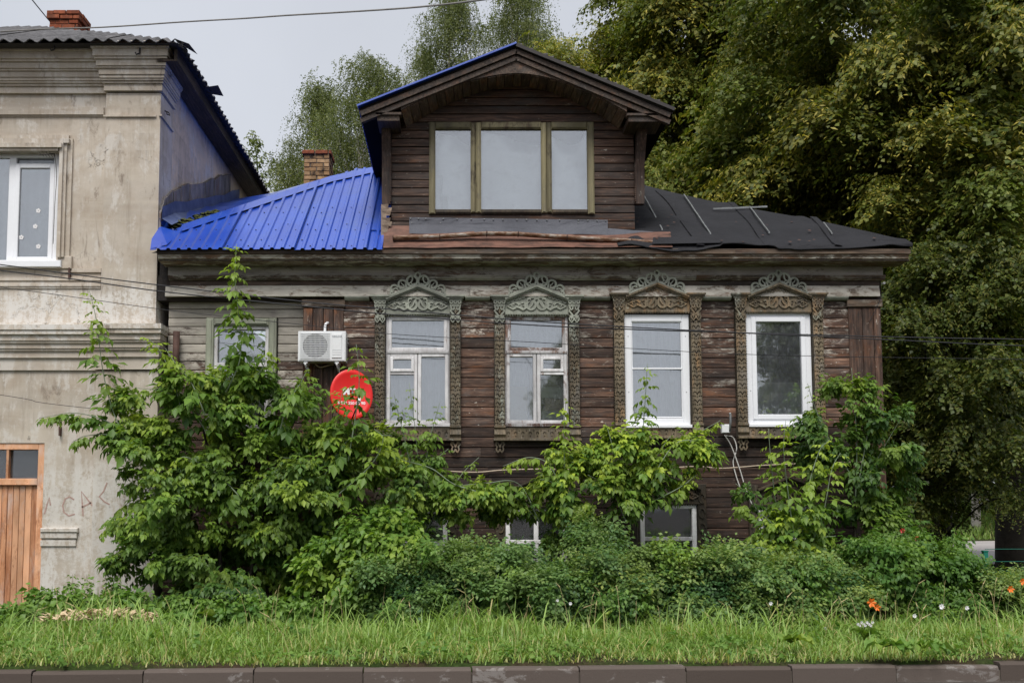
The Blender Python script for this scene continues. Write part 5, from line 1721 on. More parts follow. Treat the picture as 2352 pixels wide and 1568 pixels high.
# plastic bag behind the left bay window
c_ = W(527, 905, .24)
bm_ = MB()
ring = []
for k, (r_, z_) in enumerate([(.10, -.22), (.155, -.12), (.16, 0), (.12, .12), (.06, .20), (.035, .24)]):
    ring.append([(c_.x + r_ * math.cos(R(a)) * (1 + .1 * math.sin(a + k)), c_.y + r_ * .4 * math.sin(R(a)), c_.z + z_) for a in range(0, 360, 36)])
vs = [p_ for rr in ring for p_ in rr]
bm_.add(vs, [(k * 10 + i, k * 10 + (i + 1) % 10, k * 10 + 10 + (i + 1) % 10, k * 10 + 10 + i) for k in range(5) for i in range(10)], True)
bag = thing('plastic_bag', 'green and white plastic bag hanging behind the window with pale green casing', 'bag', (c_.x, c_.y, c_.z - .22))
bm_.build('body', M['bag'], bag)
bb = MB()
for s in (-1, 1):
    bb.tube(bez([(c_.x + s * .05, c_.y, c_.z + .20), (c_.x + s * .06, c_.y, c_.z + .30), (c_.x + s * .02, c_.y, c_.z + .40)], 5), .012, 5)
bb.build('handle', M['bag_w'], bag)

# ------------------------------------------------------------------ air conditioner
q0, q1 = W(684, 829, -.34), W(794, 760, -.34)
ax0, ax1, az0, az1 = q0.x, q1.x, q0.z, q1.z
AC = thing('air_conditioner', 'white air conditioner outdoor unit on the brown board pilaster', 'air conditioner', ((ax0 + ax1) / 2, -.2, az0))
yf, yb = -.34, -.08
mb = MB()
# body as a shell with a round fan opening
fcx, fcz, fr = ax0 + .255, (az0 + az1) / 2 + .005, .185
hole_ = [(fcx + fr * math.cos(2 * math.pi * k / 32), fcz + fr * math.sin(2 * math.pi * k / 32)) for k in range(32)]
body = fret_mesh('body', ax0 + .012, ax1 - .012, az0 + .012, az1 - .012, yf, yf + .02, [hole_], M['ac_white'])
place('body', body, AC)
mb = MB()
mb.box(ax0, ax0 + .011, yf + .008, yb, az0, az1)
mb.box(ax1 - .011, ax1, yf + .008, yb, az0, az1)
mb.box(ax0 + .011, ax1 - .011, yf + .008, yb, az0, az0 + .011)
mb.box(ax0 + .011, ax1 - .011, yf + .008, yb, az1 - .011, az1)
mb.build('casing', M['ac_white'], AC)
MB().box(ax0 + .02, ax1 - .02, yb - .06, yb - .01, az0 + .02, az1 - .02).build('coil', M['ac_dark'], AC)
gr = MB()
for k in range(15):
    z = az0 + .035 + k * (az1 - az0 - .07) / 14
    gr.box(ax0 + .035, ax0 + .475, yf - .008, yf - .003, z - .0035, z + .0035)
for k in range(24):
    x = ax0 + .037 + k * .0188
    gr.box(x - .002, x + .002, yf - .0125, yf - .0085, az0 + .032, az1 - .032)
tag(gr.build('grille', M['ac_white'], AC), kind='stuff')
fan = MB()
for k in range(3):
    a = k * 120 + 20
    fan.add([(fcx + .03 * math.cos(R(a)), yf + .06, fcz + .03 * math.sin(R(a))), (fcx + .16 * math.cos(R(a - 25)), yf + .04, fcz + .16 * math.sin(R(a - 25))), (fcx + .17 * math.cos(R(a + 25)), yf + .08, fcz + .17 * math.sin(R(a + 25))), (fcx + .03 * math.cos(R(a + 60)), yf + .08, fcz + .03 * math.sin(R(a + 60)))], [(0, 1, 2, 3)])
fan.disc(fcx, fcz, .035, yf + .04, yf + .09, 12)
fan.build('fan', M['ac_dark'], AC)
pn = MB().cbox(ax0 + .505, ax1 - .055, yf - .012, yf + .005, az0 + .045, az1 - .04, .006)
pn.build('side_panel', M['ac_white'], AC)
for z in (.16, .125, .09): MB().box(ax0 + .515, ax1 - .065, yf - .0135, yf - .0115, az0 + z, az0 + z + .004).build('louvre_line', M['grey_print'], AC)
def text(name, body, size, loc, parent, mat, bold=0.0, ext=.001, rot=(90, 0, 0), align='CENTER'):
    cu = bpy.data.curves.new(name, 'FONT')
    cu.body = body; cu.size = size; cu.extrude = ext; cu.offset = bold; cu.align_x = align; cu.align_y = 'CENTER'
    ob = bpy.data.objects.new(name, cu)
    COL.objects.link(ob)
    dg = bpy.context.evaluated_depsgraph_get(); dg.update()
    me = bpy.data.meshes.new_from_object(ob.evaluated_get(dg))
    bpy.data.objects.remove(ob); bpy.data.curves.remove(cu)
    me.materials.clear(); me.materials.append(mat)
    Rm = Matrix.Rotation(R(rot[2]), 4, 'Z') @ Matrix.Rotation(R(rot[0]), 4, 'X')
    me.transform(Matrix.Translation(loc) @ Rm)
    return place(name, me, parent)
text('lettering', 'NEOLINE', .036, ((ax0 + .505 + ax1 - .055) / 2, yf - .0135, az1 - .085), AC, M['grey_print'], .0004)
for x in (ax0 + .11, ax1 - .13):
    mb = MB().box(x - .03, x + .03, yf + .02, yb, az0 - .03, az0)
    mb.box(x - .012, x + .012, yf + .0, -.02, az0 - .055, az0 - .03)
    mb.box(x - .014, x + .014, -.055, -.03, az0 - .16, az0 - .055)
    mb.tube([(x, yf + .03, az0 - .05), (x, -.04, az0 - .16)], .012, 5)
    mb.build('bracket', M['ac_white'], AC)
px_ = WX(747, 745, -.08)
MB().tube(bez([(px_, -.10, az1 - .02), (px_, -.10, az1 + .10), (px_ + .01, -.09, az1 + .15), (px_ + .03, -.05, az1 + .175), (px_ + .035, .01, az1 + .18)], 5), .020, 8).build('pipe', M['ac_white'], AC)
MB().tube(bez([(ax0 + .22, -.12, az0), (ax0 + .3, -.1, az0 - .06), (ax0 + .45, -.08, az0 - .02), (ax0 + .5, -.06, az0 - .01)], 5), .011, 6).build('hose', M['cable_tan'], AC)
for k in range(2):
    MB().tube([(ax1, -.2, az1 - .10 - .06 * k), (ax1 + .025, -.2, az1 - .10 - .06 * k), (ax1 + .03, -.18, az1 - .13 - .06 * k)], .010, 6).build('valve', M['tin'], AC)

# ------------------------------------------------------------------ red satellite dish
dc = W(806, 907, -.50)
DISH = thing('satellite_dish', 'red satellite dish with white lettering half hidden by leaves', 'satellite dish', (dc.x, -.05, dc.z))
dr_x, dr_z = .312, .372
yaw, tilt = R(18), R(-8)
mb = MB()
rings, seg = 7, 40
vs = []
for j in range(rings + 1):
    f = j / rings
    for i in range(seg):
        a = 2 * math.pi * i / seg
        vs.append((dr_x * f * math.cos(a), -.055 + .055 * (1 - f * f) * 1.0 + .0, dr_z * f * math.sin(a)))
fs = [(j * seg + i, j * seg + (i + 1) % seg, (j + 1) * seg + (i + 1) % seg, (j + 1) * seg + i) for j in range(1, rings) for i in range(seg)]
fs += [(0, seg + (i + 1) % seg, seg + i)[::-1] for i in range(seg)]
k = len(vs)
for i in range(seg):
    a = 2 * math.pi * i / seg
    vs.append(((dr_x + .006) * math.cos(a), -.045, (dr_z + .006) * math.sin(a)))
    vs.append(((dr_x + .004) * math.cos(a), -.012, (dr_z + .004) * math.sin(a)))
for i in range(seg):
    j2 = (i + 1) % seg
    fs += [(rings * seg + i, rings * seg + j2, k + 2 * j2, k + 2 * i), (k + 2 * i, k + 2 * j2, k + 2 * j2 + 1, k + 2 * i + 1)]
mb.add(vs, fs, True)
Md = Matrix.Translation(dc) @ Matrix.Rotation(yaw, 4, 'Z') @ Matrix.Rotation(tilt, 4, 'X')
me = mb.mesh('reflector', M['red']); me.transform(Md)
place('reflector', me, DISH)
def dtext(body, size, x, z, bold, name):
    cu = bpy.data.curves.new(name, 'FONT')
    cu.body = body; cu.size = size; cu.extrude = .0; cu.offset = bold; cu.align_x = 'CENTER'; cu.align_y = 'CENTER'
    ob = bpy.data.objects.new(name, cu); COL.objects.link(ob)
    dg = bpy.context.evaluated_depsgraph_get(); dg.update()
    me = bpy.data.meshes.new_from_object(ob.evaluated_get(dg))
    bpy.data.objects.remove(ob); bpy.data.curves.remove(cu)
    me.materials.clear(); me.materials.append(M['white_print'])
    # lay the letters on the bowl
    for v in me.vertices:
        X, Z = v.co.x + x, v.co.y + z
        f2 = (X / dr_x) ** 2 + (Z / dr_z) ** 2
        v.co = (X, -.055 + .055 * (1 - f2) - .004, Z)
    me.transform(Md)
    return place(name, me, DISH)
dtext('MTC', .135, .02, .045, .006, 'lettering')
dtext('8 800 250 08 90', .062, .0, -.125, .0012, 'lettering')
bk = MB().tube([dc + Vector((0, .03, -.05)), (dc.x + .02, -.05, dc.z - .10)], .025, 8)
bk.box(dc.x - .05, dc.x + .09, -.06, -.03, dc.z - .2, dc.z + .02)
bk.build('mount', M['iron'], DISH)
fa = Md @ Vector((0, -.02, -dr_z)); fe = Md @ Vector((.02, -.42, -dr_z * .55))
MB().tube([fa, fe], .012, 6).build('feed_arm', M['tin'], DISH)
MB().tube([fe, fe + Vector((0, .07, .05))], .026, 10).build('receiver', M['ac_white'], DISH)

# ------------------------------------------------------------------ small aerial box between the plastic windows
q = W(1668, 985, -.16)
AN = thing('wall_aerial', 'small grey flat wall aerial with white leads beside the plastic windows', 'antenna', (q.x, 0, q.z))
MB().cbox(q.x - .07, q.x + .05, q.y - .03, q.y + .05, q.z - .06, q.z + .07, .01).build('box', M['ac_white'], AN)
mb = MB()
for z_ in [0]:
    A = W(1676, 948, -.16)
    mb.tube([(A.x - .012, q.y - .02, q.z - .04), (A.x, q.y - .03, q.z + .10), (A.x, q.y - .03, A.z - .02), (A.x - .01, q.y - .03, A.z)], .018, 8)
mb.build('aerial_blade', M['tin'], AN)
MB().tube([q, (q.x, .0, q.z)], .015, 6).build('arm', M['tin'], AN)
MB().tube(bez([W(1668, 1000, -.15), W(1684, 1005, -.06), W(1692, 1030, -.05), W(1684, 1060, -.04), W(1690, 1090, -.04), W(1700, 1120, -.04)], 6), .009, 5).build('lead', M['cable_white'], AN)
MB().tube(bez([W(1664, 998, -.15), W(1680, 1025, -.08), W(1700, 1080, -.06), W(1712, 1120, -.05), W(1728, 1160, -.06)], 6), .009, 5).build('lead', M['cable_white'], AN)

# ------------------------------------------------------------------ cables and wires
def wire(name, pts, r, mat, label, n=6):
    return tag(MB().tube(bez(pts, n), r, 5).build(name, mat), label, 'cable')
wy = -.045
wire('wall_cable', [W(px, py, wy) for px, py in [(930, 1083), (980, 1078), (1050, 1083), (1100, 1084), (1160, 1079), (1260, 1077), (1400, 1079), (1520, 1075), (1600, 1071), (1660, 1075), (1760, 1068), (1900, 1062), (2020, 1060)]], .011, M['cable_tan'], 'beige cable clipped along the dark wall below the carved windows')
def span(pts, y0, y1): return [W(px, py, y0 + (y1 - y0) * (px + 60) / 2500) for px, py in pts]
wire('overhead_wire', span([(-1100, 470), (-60, 600), (160, 629), (385, 657), (700, 693), (930, 713), (1230, 738), (1500, 754), (1800, 769), (2060, 781), (2440, 797), (3600, 830)], -1.4, -.9), .0085, M['cable'], 'upper thick black cable sloping down across both facades')
wire('overhead_wire', span([(-1100, 490), (-60, 614), (160, 640), (385, 671), (690, 702), (930, 725), (1230, 747), (1500, 758), (1800, 767), (2060, 774), (2440, 780), (3600, 790)], -1.5, -.8), .009, M['cable'], 'lower thick black cable crossing the other over the plastic windows')
wire('overhead_wire', span([(-1100, 530), (-60, 652), (385, 712), (690, 745), (900, 767), (1230, 786), (1500, 803), (1800, 816), (2440, 826), (3600, 838)], -1.3, -.7), .0045, M['cable'], 'thin black wire below the two thick cables')
wire('overhead_wire', span([(-1100, 760), (-60, 898), (100, 925), (280, 945)], -1.0, -.9), .004, M['cable'], 'short thin wire running into the leaves from the plaster wall')
wire('overhead_wire', [W(-40, 76, -1.2), W(90, 68, -1.3), W(240, 63, -1.6), W(420, 51, -2.2), W(560, 43, -2.8), W(660, 36, -3.4), W(800, 28, -4.2), W(960, 17, -5.2), W(1110, 0, -6.2), W(1240, -22, -7.0), W(1110, 0, -6.2).lerp(W(1240, -22, -7.0), 4), W(1110, 0, -6.2).lerp(W(1240, -22, -7.0), 12)], .010, M['cable_grey'], 'kinked grey wire passing high above the roofs against the sky')
wire('aerial_wire', [W(64, -12, 1.5), W(90, 20, 1.8), W(112, 47, 3.1)], .010, M['iron'], 'short dark wire reaching up from the red chimney')
q = W(2028, 655, -.05)
MB().disc(q.x + .01, q.z + .03, .02, -.08, -.03, 8).build('insulator', M['white_print'], H)
wire('drop_wire', [W(2028, 670, -.06), W(2012, 710, -.07), W(1996, 740, -.06)], .004, M['cable'], 'thin wire hanging from the insulator at the house corner')

# ------------------------------------------------------------------ green fence at the right
gp = W(2262, 1266, -1.2)
FN = thing('wire_fence', 'green metal wire fence with a square post among the shrubs', 'fence', (gp.x, -1.2, -.1))
def post(x, y, z1): MB().box(x - .03, x + .03, y - .03, y + .03, -.2, z1).build('post', M['green_metal'], FN); MB().box(x - .036, x + .036, y - .036, y + .036, z1, z1 + .015).build('post_cap', M['green_metal'], FN)
post(gp.x, -1.2, gp.z)
post(gp.x + 2.4, -1.05, gp.z)
fm = MB()
for k in range(46):
    x = gp.x + .05 + k * .05
    y = -1.2 + .15 * (x - gp.x) / 2.4
    fm.box(x - .003, x + .003, y - .003, y + .003, 0, gp.z - .25)
for k in range(6): fm.tube([(gp.x, -1.205, .05 + k * .17), (gp.x + 2.4, -1.055, .05 + k * .17)], .004, 4)
tag(fm.build('wire_mesh', M['green_metal'], FN), kind='stuff')
# ------------------------------------------------------------------ leaves
def leafmat(name, dark, light, young, spec=.35, trans=.35, rough=.5):
    """tint attribute: R = tone of this leaf, G = how young / yellow it is"""
    t = NT(name)
    at = t.n('Attribute', _out=None, p_attribute_name='tint')
    sep = t.n('SeparateColor', _out=None, i0=at.outputs['Color'])
    c = t.mix(sep.outputs[0], dark, light)
    c = t.mix(sep.outputs[1], c, young)
    b = t.bsdf(c, rough, spec=spec)
    tr = t.n('BsdfTranslucent', Color=t.mix(1.0, c, (1.35, 1.45, .6), 'MULTIPLY'))
    return t.surf(t.n('MixShader', i0=trans, i1=b, i2=tr))
M['maple_leaf'] = leafmat('boxelder_leaf', (0.034, 0.088, 0.018), (0.155, 0.275, 0.042), (0.40, 0.50, 0.055))
M['hedge_leaf'] = leafmat('hedge_leaf', (0.045, 0.115, 0.042), (0.17, 0.285, 0.09), (0.33, 0.38, 0.09))
M['linden_leaf'] = leafmat('linden_leaf', (0.026, 0.055, 0.014), (0.095, 0.14, 0.030), (0.42, 0.34, 0.07))
M['birch_leaf'] = leafmat('birch_leaf', (0.06, 0.09, 0.03), (0.17, 0.21, 0.075), (0.30, 0.31, 0.09))
M['creeper_leaf'] = leafmat('creeper_leaf', (0.05, 0.125, 0.022), (0.16, 0.29, 0.045), (0.34, 0.45, 0.06))
M['grass'] = leafmat('grass_blade', (0.12, 0.22, 0.035), (0.33, 0.47, 0.13), (0.52, 0.45, 0.20), trans=.35, rough=.4)
M['weed_leaf'] = leafmat('weed_leaf', (0.06, 0.15, 0.028), (0.17, 0.30, 0.055), (0.30, 0.42, 0.08))
M['stem_grey'] = simple('blue_grey_stem', (0.20, 0.25, 0.17), 0.7, 0.25)
M['stem_green'] = simple('green_stem', (0.11, 0.15, 0.05), 0.7, 0.25)
M['bark'] = simple('dark_bark', (0.04, 0.033, 0.026), 0.95, 0.5, 7.0, bump=0.9)
t = NT('birch_bark')
p = t.pos()
a = t.noise(t.vmath('MULTIPLY', p, (1.5, 1.5, 6.0)), 2.0, 5, .7)
M['birch_bark'] = t.surf(t.bsdf(t.mix(t.step(a, .55, .65), (0.55, 0.50, 0.44), (0.05, 0.045, 0.04)), .8))

def template2(leaflets):
    """simple two-triangle leaves, folded along the midrib"""
    V, F, G = [], [], []
    for base, d, nrm, L, wd, yg in leaflets:
        base, d, nrm = Vector(base), Vector(d).normalized(), Vector(nrm)
        s = d.cross(nrm).normalized()
        nrm = s.cross(d).normalized()
        k = len(V)
        V += [base, base + d * L * .42 + s * wd * .5 + nrm * wd * .14, base + d * L, base + d * L * .42 - s * wd * .5 + nrm * wd * .14]
        F += [(k, k + 2, k + 1), (k, k + 3, k + 2)]
        G += [yg] * 4
    return np.array([tuple(v) for v in V], float), np.array(F, int), np.array(G, float)
def template(leaflets):
    """leaflets: list of (base, direction, normal, length, width, young) -> verts, tris, extra tint"""
    V, F, G = [], [], []
    for base, d, nrm, L, wd, yg in leaflets:
        base, d, nrm = Vector(base), Vector(d).normalized(), Vector(nrm)
        s = d.cross(nrm).normalized()
        nrm = s.cross(d).normalized()
        k = len(V)
        V += [base, base + d * L * .45 + s * wd * .5 + nrm * wd * .12, base + d * L * .5 - nrm * wd * .10, base + d * L * .45 - s * wd * .5 + nrm * wd * .12, base + d * L - nrm * L * .16]
        F += [(k, k + 2, k + 1), (k, k + 3, k + 2), (k + 1, k + 2, k + 4), (k + 2, k + 3, k + 4)]
        G += [yg] * 5
    return np.array([tuple(v) for v in V], float), np.array(F, int), np.array(G, float)
def T_maple(droop=.5, n=5, L=.085):
    ls = []
    st = [(.10, 0, 0, 1.0)] if n == 3 else []
    pairs = [(.05, 55), (.10, 40)] if n >= 5 else [(.06, 50)]
    for x, a in pairs:
        for s in (-1, 1):
            ls.append(((x, 0, -.15 * x), (math.cos(R(a)), s * math.sin(R(a)), -droop), (0, 0, 1), L * .85, L * .52, 0))
    ls.append(((.125, 0, -.02), (1, 0, -droop * 1.2), (0, 0, 1), L, L * .55, 0))
    ls.append(((0, 0, 0), (1, 0, -.1), (0, 0, 1), .125, .006, .4))
    return template(ls)
def T_spray(seed, n, L, leafL, leafW, bracts, droop=.8, spread=.16, tpl=None):
    r = random.Random(seed)
    ls = []
    for i in range(n):
        f = (i + .5) / n
        ang = r.uniform(0, 2 * math.pi)
        base = (L * f, r.uniform(-spread, spread) * (.4 + f), r.uniform(-.4, .4) * spread)
        ls.append((base, (r.uniform(.2, 1), math.cos(ang) * .9, -droop * r.uniform(.2, 1.2)), (r.uniform(-.5, .5), r.uniform(-.4, .4), 1), leafL * r.uniform(.75, 1.2), leafW * r.uniform(.8, 1.15), 0))
    for i in range(bracts):
        f = r.uniform(.1, 1)
        base = (L * f, r.uniform(-spread, spread), r.uniform(-.06, .05))
        ls.append((base, (r.uniform(-.2, .6), r.uniform(-.6, .6), -1), (1, r.uniform(-1, 1), .3), leafL * 1.0, leafW * .34, r.uniform(.6, 1)))
    return (tpl or template)(ls)
class Leaves:
    def __init__(s): s.V, s.F, s.C, s.n = [], [], [], 0
    def add(s, T, P, D, U, scale, tone, young):
        """instances: P positions, D forward directions, U up hints (n x 3), scale, tone and young (n)"""
        V, F, G = T
        P, D, U = np.asarray(P, float), np.asarray(D, float), np.asarray(U, float)
        n = len(P)
        if n == 0: return
        D = D / (np.linalg.norm(D, axis=1, keepdims=True) + 1e-9)
        Sd = np.cross(U, D); Sd /= (np.linalg.norm(Sd, axis=1, keepdims=True) + 1e-9)
        Nn = np.cross(D, Sd)
        sc = np.asarray(scale, float).reshape(-1, 1, 1)
        pts = (V[None, :, 0:1] * D[:, None, :] + V[None, :, 1:2] * Sd[:, None, :] + V[None, :, 2:3] * Nn[:, None, :]) * sc + P[:, None, :]
        m = len(V)
        s.V.append(pts.reshape(-1, 3))
        s.F.append((F[None] + (s.n + np.arange(n) * m)[:, None, None]).reshape(-1, 3))
        k_ = 5 if len(F) * 5 == m * 4 else 4
        tn = np.clip(np.asarray(tone, float)[:, None] + rng.normal(0, .12, (n, m // k_)).repeat(k_, axis=1), 0, 1)
        yg = np.clip(np.maximum(np.asarray(young, float)[:, None], 0) + G[None], 0, 1)
        col = np.zeros((n, m, 4)); col[..., 0] = tn; col[..., 1] = yg; col[..., 3] = 1
        s.C.append(col.reshape(-1, 4))
        s.n += n * m
    def build(s, name, mat, parent=None):
        V, F, C = np.concatenate(s.V), np.concatenate(s.F), np.concatenate(s.C)
        me = bpy.data.meshes.new(name)
        me.vertices.add(len(V)); me.vertices.foreach_set('co', V.ravel())
        me.loops.add(len(F) * 3); me.loops.foreach_set('vertex_index', F.ravel().astype(np.int32))
        me.polygons.add(len(F)); me.polygons.foreach_set('loop_start', np.arange(0, len(F) * 3, 3, dtype=np.int32))
        at = me.attributes.new('tint', 'FLOAT_COLOR', 'POINT'); at.data.foreach_set('color', C.ravel())
        me.materials.append(mat)
        me.update(calc_edges=True)
        return place(name, me, parent)
TM = [T_maple(.5, 5, .085), T_maple(.8, 5, .095), T_maple(.35, 3, .10)]
TL = [T_spray(s, 13, .55, .085, .075, 6, .9, .17, template2) for s in range(5)]
TLD = [T_spray(20 + s, 14, .50, .085, .075, 2, .9, .18, template2) for s in range(5)]
TB = [T_spray(40 + s, 18, .60, .062, .048, 0, 1.2, .12, template2) for s in range(5)]
TH = [T_spray(60 + s, 10, .16, .042, .028, 0, .4, .06, template2) for s in range(4)]
TC = [T_spray(80 + s, 5, .14, .085, .065, 0, .7, .08) for s in range(3)]
TR = [T_spray(90 + s, 7, .20, .065, .045, 0, .5, .09) for s in range(3)]
def unit(n):
    v = rng.normal(size=(n, 3))
    return v / np.linalg.norm(v, axis=1, keepdims=True)

class Bush:
    def __init__(s, name, label, cat, base, group=None):
        s.o = thing(name, label, cat, base, group)
        s.L = {}
        s.base = Vector(base)
    def leaves(s, mat):
        return s.L.setdefault(mat, Leaves())
    def stem(s, pts, r0, r1, mat='stem_grey', n=6):
        MB().tube(pts, r0, 5, r1).build('stem', M[mat], s.o)
    def shoot(s, pts, leaves, size=1.0, young=.6, tone=.5, mat='maple_leaf', Ts=None, r=.010, stem='stem_grey', start=.1, side=1.0):
        """a stem through pts with paired leaves along it; the tip is young"""
        P = bez(pts, 8)
        s.stem(P, r, r * .35, stem)
        seg = np.array([tuple(p) for p in P])
        cum = np.concatenate([[0], np.cumsum(np.linalg.norm(np.diff(seg, axis=0), axis=1))])
        pos, dr, up, sc, tn, yg = [], [], [], [], [], []
        for i in range(leaves):
            f = start + (1 - start) * (i + rng.uniform(0, .6)) / leaves
            f = min(f, .999)
            d = f * cum[-1]
            k = min(len(seg) - 2, np.searchsorted(cum, d, 'right') - 1)
            q = seg[k] + (seg[k + 1] - seg[k]) * ((d - cum[k]) / max(1e-6, cum[k + 1] - cum[k]))
            tan = seg[k + 1] - seg[k]; tan /= np.linalg.norm(tan) + 1e-9
            az = i * 1.57 + rng.uniform(-.5, .5)
            for sgn in (0, math.pi):
                h = np.array([math.cos(az + sgn), math.sin(az + sgn) * .8, 0])
                dd = h * side + tan * rng.uniform(.1, .5) + np.array([0, 0, rng.uniform(-.85, .1)])
                pos.append(q); dr.append(dd); up.append([rng.normal(0, .2), rng.normal(-.25, .2), 1])
                z = size * (1.25 - .75 * f ** 3) * rng.uniform(.8, 1.2)
                sc.append(z); tn.append(np.clip(tone + rng.normal(0, .15), 0, 1)); yg.append(np.clip(young * (f ** 2.2) + rng.normal(0, .06), 0, 1))
        idx = rng.integers(0, len(Ts or TM), len(pos))
        for k in range(len(Ts or TM)):
            m = idx == k
            if m.any(): s.leaves(mat).add((Ts or TM)[k], np.array(pos)[m], np.array(dr)[m], np.array(up)[m], np.array(sc)[m], np.array(tn)[m], np.array(yg)[m])
    def mass(s, c, r, n, size=1.0, young=.1, tone=.4, mat='maple_leaf', Ts=None, shell=.45, low=-1.0, clump=0, ragged=1.0, tight=1.0, var=.16):
        """leaves through an ellipsoid, denser towards its skin, grouped in clumps"""
        Ts = Ts or TM
        c, r = np.array(tuple(c)), np.array(r, float)
        if clump:
            cu = unit(clump); cr = rng.uniform(.55, 1.0 * ragged, (clump, 1))
            cc = cu * cr
            ci = rng.integers(0, clump, n)
            q = cc[ci] + unit(n) * (rng.uniform(0, 1, (n, 1)) ** .5) * tight * rng.uniform(.18, .34, (clump, 1))[ci]
            ctone = rng.normal(0, var, clump)[ci]; cy = np.clip(rng.normal(0, .16, clump), 0, 1)[ci]
        else:
            u = unit(n); q = u * (rng.uniform(0, 1, (n, 1)) ** shell)
            ctone = 0; cy = 0
        keep = q[:, 2] > low
        q = q[keep]
        if clump: ctone, cy = ctone[keep], cy[keep]
        n = len(q)
        P = c + q * r
        out = q / (np.linalg.norm(q, axis=1, keepdims=True) + 1e-6)
        D = out * np.array([1, 1, .35]) + rng.normal(0, .45, (n, 3)) + np.array([0, -.25, -.35])
        U = np.tile([0, -.35, 1.0], (n, 1)) + out * .5 + rng.normal(0, .25, (n, 3))
        idx = rng.integers(0, len(Ts), n)
        sc = size * rng.uniform(.7, 1.25, n)
        tn = np.clip(tone + ctone + rng.normal(0, .13, n), 0, 1)
        yg = np.clip(young * rng.uniform(0, 1, n) ** 2 * 2 + cy, 0, 1)
        for k in range(len(Ts)):
            m = idx == k
            s.leaves(mat).add(Ts[k], P[m], D[m], U[m], sc[m], tn[m], yg[m])
    def done(s, name='foliage'):
        for k, L in s.L.items():
            tag(L.build(name, M[k], s.o), kind='stuff')
def gz(x, y): return ground_z(x, y)
def base(px, py, y):
    q = W(px, py, y)
    return (q.x, y, gz(q.x, y))
def PW(lst, y): return [W(a, b, y + (c[0] if c else 0)) for a, b, *c in lst]

# ---- large boxelder maple at the left
B = Bush('boxelder_bush', 'big bushy boxelder maple spreading in front of the plaster corner and left bay', 'shrub', base(520, 1400, -1.2))
for px, py, rx, rz, n, y, tone, yg in [
        (520, 1180, 1.45, 1.05, 1500, -1.0, .33, .02), (380, 1150, .85, .65, 900, -1.3, .42, .12), (450, 990, 1.0, .6, 900, -.9, .38, .10),
        (620, 960, .8, .65, 700, -.75, .28, .03), (680, 1130, .9, .75, 900, -1.2, .42, .10), (520, 1300, 1.3, .55, 1000, -1.0, .25, .0), (560, 1370, 1.2, .35, 700, -1.3, .25, .0),
        (340, 1300, .5, .45, 380, -1.4, .35, .08), (790, 1250, .7, .6, 500, -.8, .26, .02), (330, 930, .45, .3, 300, -1.0, .42, .16), (470, 885, .55, .28, 380, -.85, .45, .22),
        (550, 880, .3, .35, 220, -.8, .42, .15), (740, 1020, .55, .5, 420, -.7, .3, .05), (350, 1050, .6, .4, 400, -1.2, .4, .1)]:
    c_ = W(px, py, y)
    B.mass(c_, (rx, .8, rz), int(n * 1.4), 1.0, yg * 1.8, tone + .06, clump=max(10, n // 38), ragged=1.08, tight=.85, var=.22)
for pts, nl, yg in [
        ([(290, 1010), (258, 940), (236, 850), (222, 740), (205, 665)], 12, .5),
        ([(520, 900), (552, 820), (548, 720), (540, 640), (543, 560)], 16, .6),
        ([(300, 1000), (240, 965), (170, 948), (90, 960)], 9, .25),
        ([(330, 1030), (260, 1000), (200, 1000), (165, 1015)], 7, .3),
        ([(420, 960), (400, 880), (370, 810), (340, 775)], 9, .8),
        ([(470, 950), (440, 880), (400, 830), (380, 800)], 9, .7),
        ([(560, 900), (600, 850), (620, 800)], 6, .5),
        ([(480, 1000), (430, 930), (380, 900), (310, 890)], 10, .4),
        ([(500, 1100), (380, 1130), (300, 1150), (235, 1225)], 11, .5),
        ([(560, 1150), (500, 1090), (430, 1050), (400, 1060)], 8, .6),
        ([(640, 1180), (700, 1120), (690, 1060), (650, 1050)], 9, .5),
        ([(760, 1150), (850, 1070), (880, 1010), (860, 985)], 10, .8),
        ([(740, 1100), (790, 1020), (830, 1000), (900, 1000)], 9, .7),
        ([(640, 1000), (660, 930), (690, 880), (705, 850)], 9, .4),
        ([(735, 1080), (765, 1000), (778, 940), (788, 890)], 11, .5),
        ([(800, 1060), (820, 930), (825, 860), (818, 790)], 8, .4),
        ([(620, 1090), (560, 1150), (520, 1170), (470, 1180)], 8, .7)]:
    B.shoot(PW(pts, -1.5 + rng.uniform(-.15, .25)), nl * 2, 1.4, yg, .5)
for pts in [[(510, 1400), (500, 1200), (470, 1000), (430, 900)], [(560, 1400), (600, 1200), (640, 1050), (690, 940)], [(480, 1400), (420, 1250), (380, 1120), (300, 980)], [(600, 1400), (720, 1200), (780, 1050)]]:
    B.stem(bez(PW(pts, -.95), 6), .035, .010, 'bark')
B.done()

# ---- broad bright creeper patch in the hedge
B = Bush('bramble_bush', 'bright green broad-leaved bramble at the end of the low hedge', 'shrub', base(850, 1400, -1.9))
for px, py, rx, rz, n, tone, yg in [(820, 1290, .75, .62, 900, .45, .25), (900, 1240, .45, .35, 420, .55, .4), (770, 1340, .55, .4, 480, .35, .15), (1010, 1160, .3, .2, 0, .5, .3)]:
    if n: B.mass(W(px, py, -1.95), (rx, .5, rz), n, 1.0, yg, tone, 'creeper_leaf', TC, clump=n // 30)
for pts in [[(850, 1400), (830, 1290), (860, 1210)], [(850, 1400), (900, 1300), (940, 1225)], [(840, 1400), (780, 1320), (720, 1260)]]:
    B.shoot(PW(pts, -2.0), 12, 1.1, .5, .5, 'creeper_leaf', TC, .008, 'stem_green')
B.done()

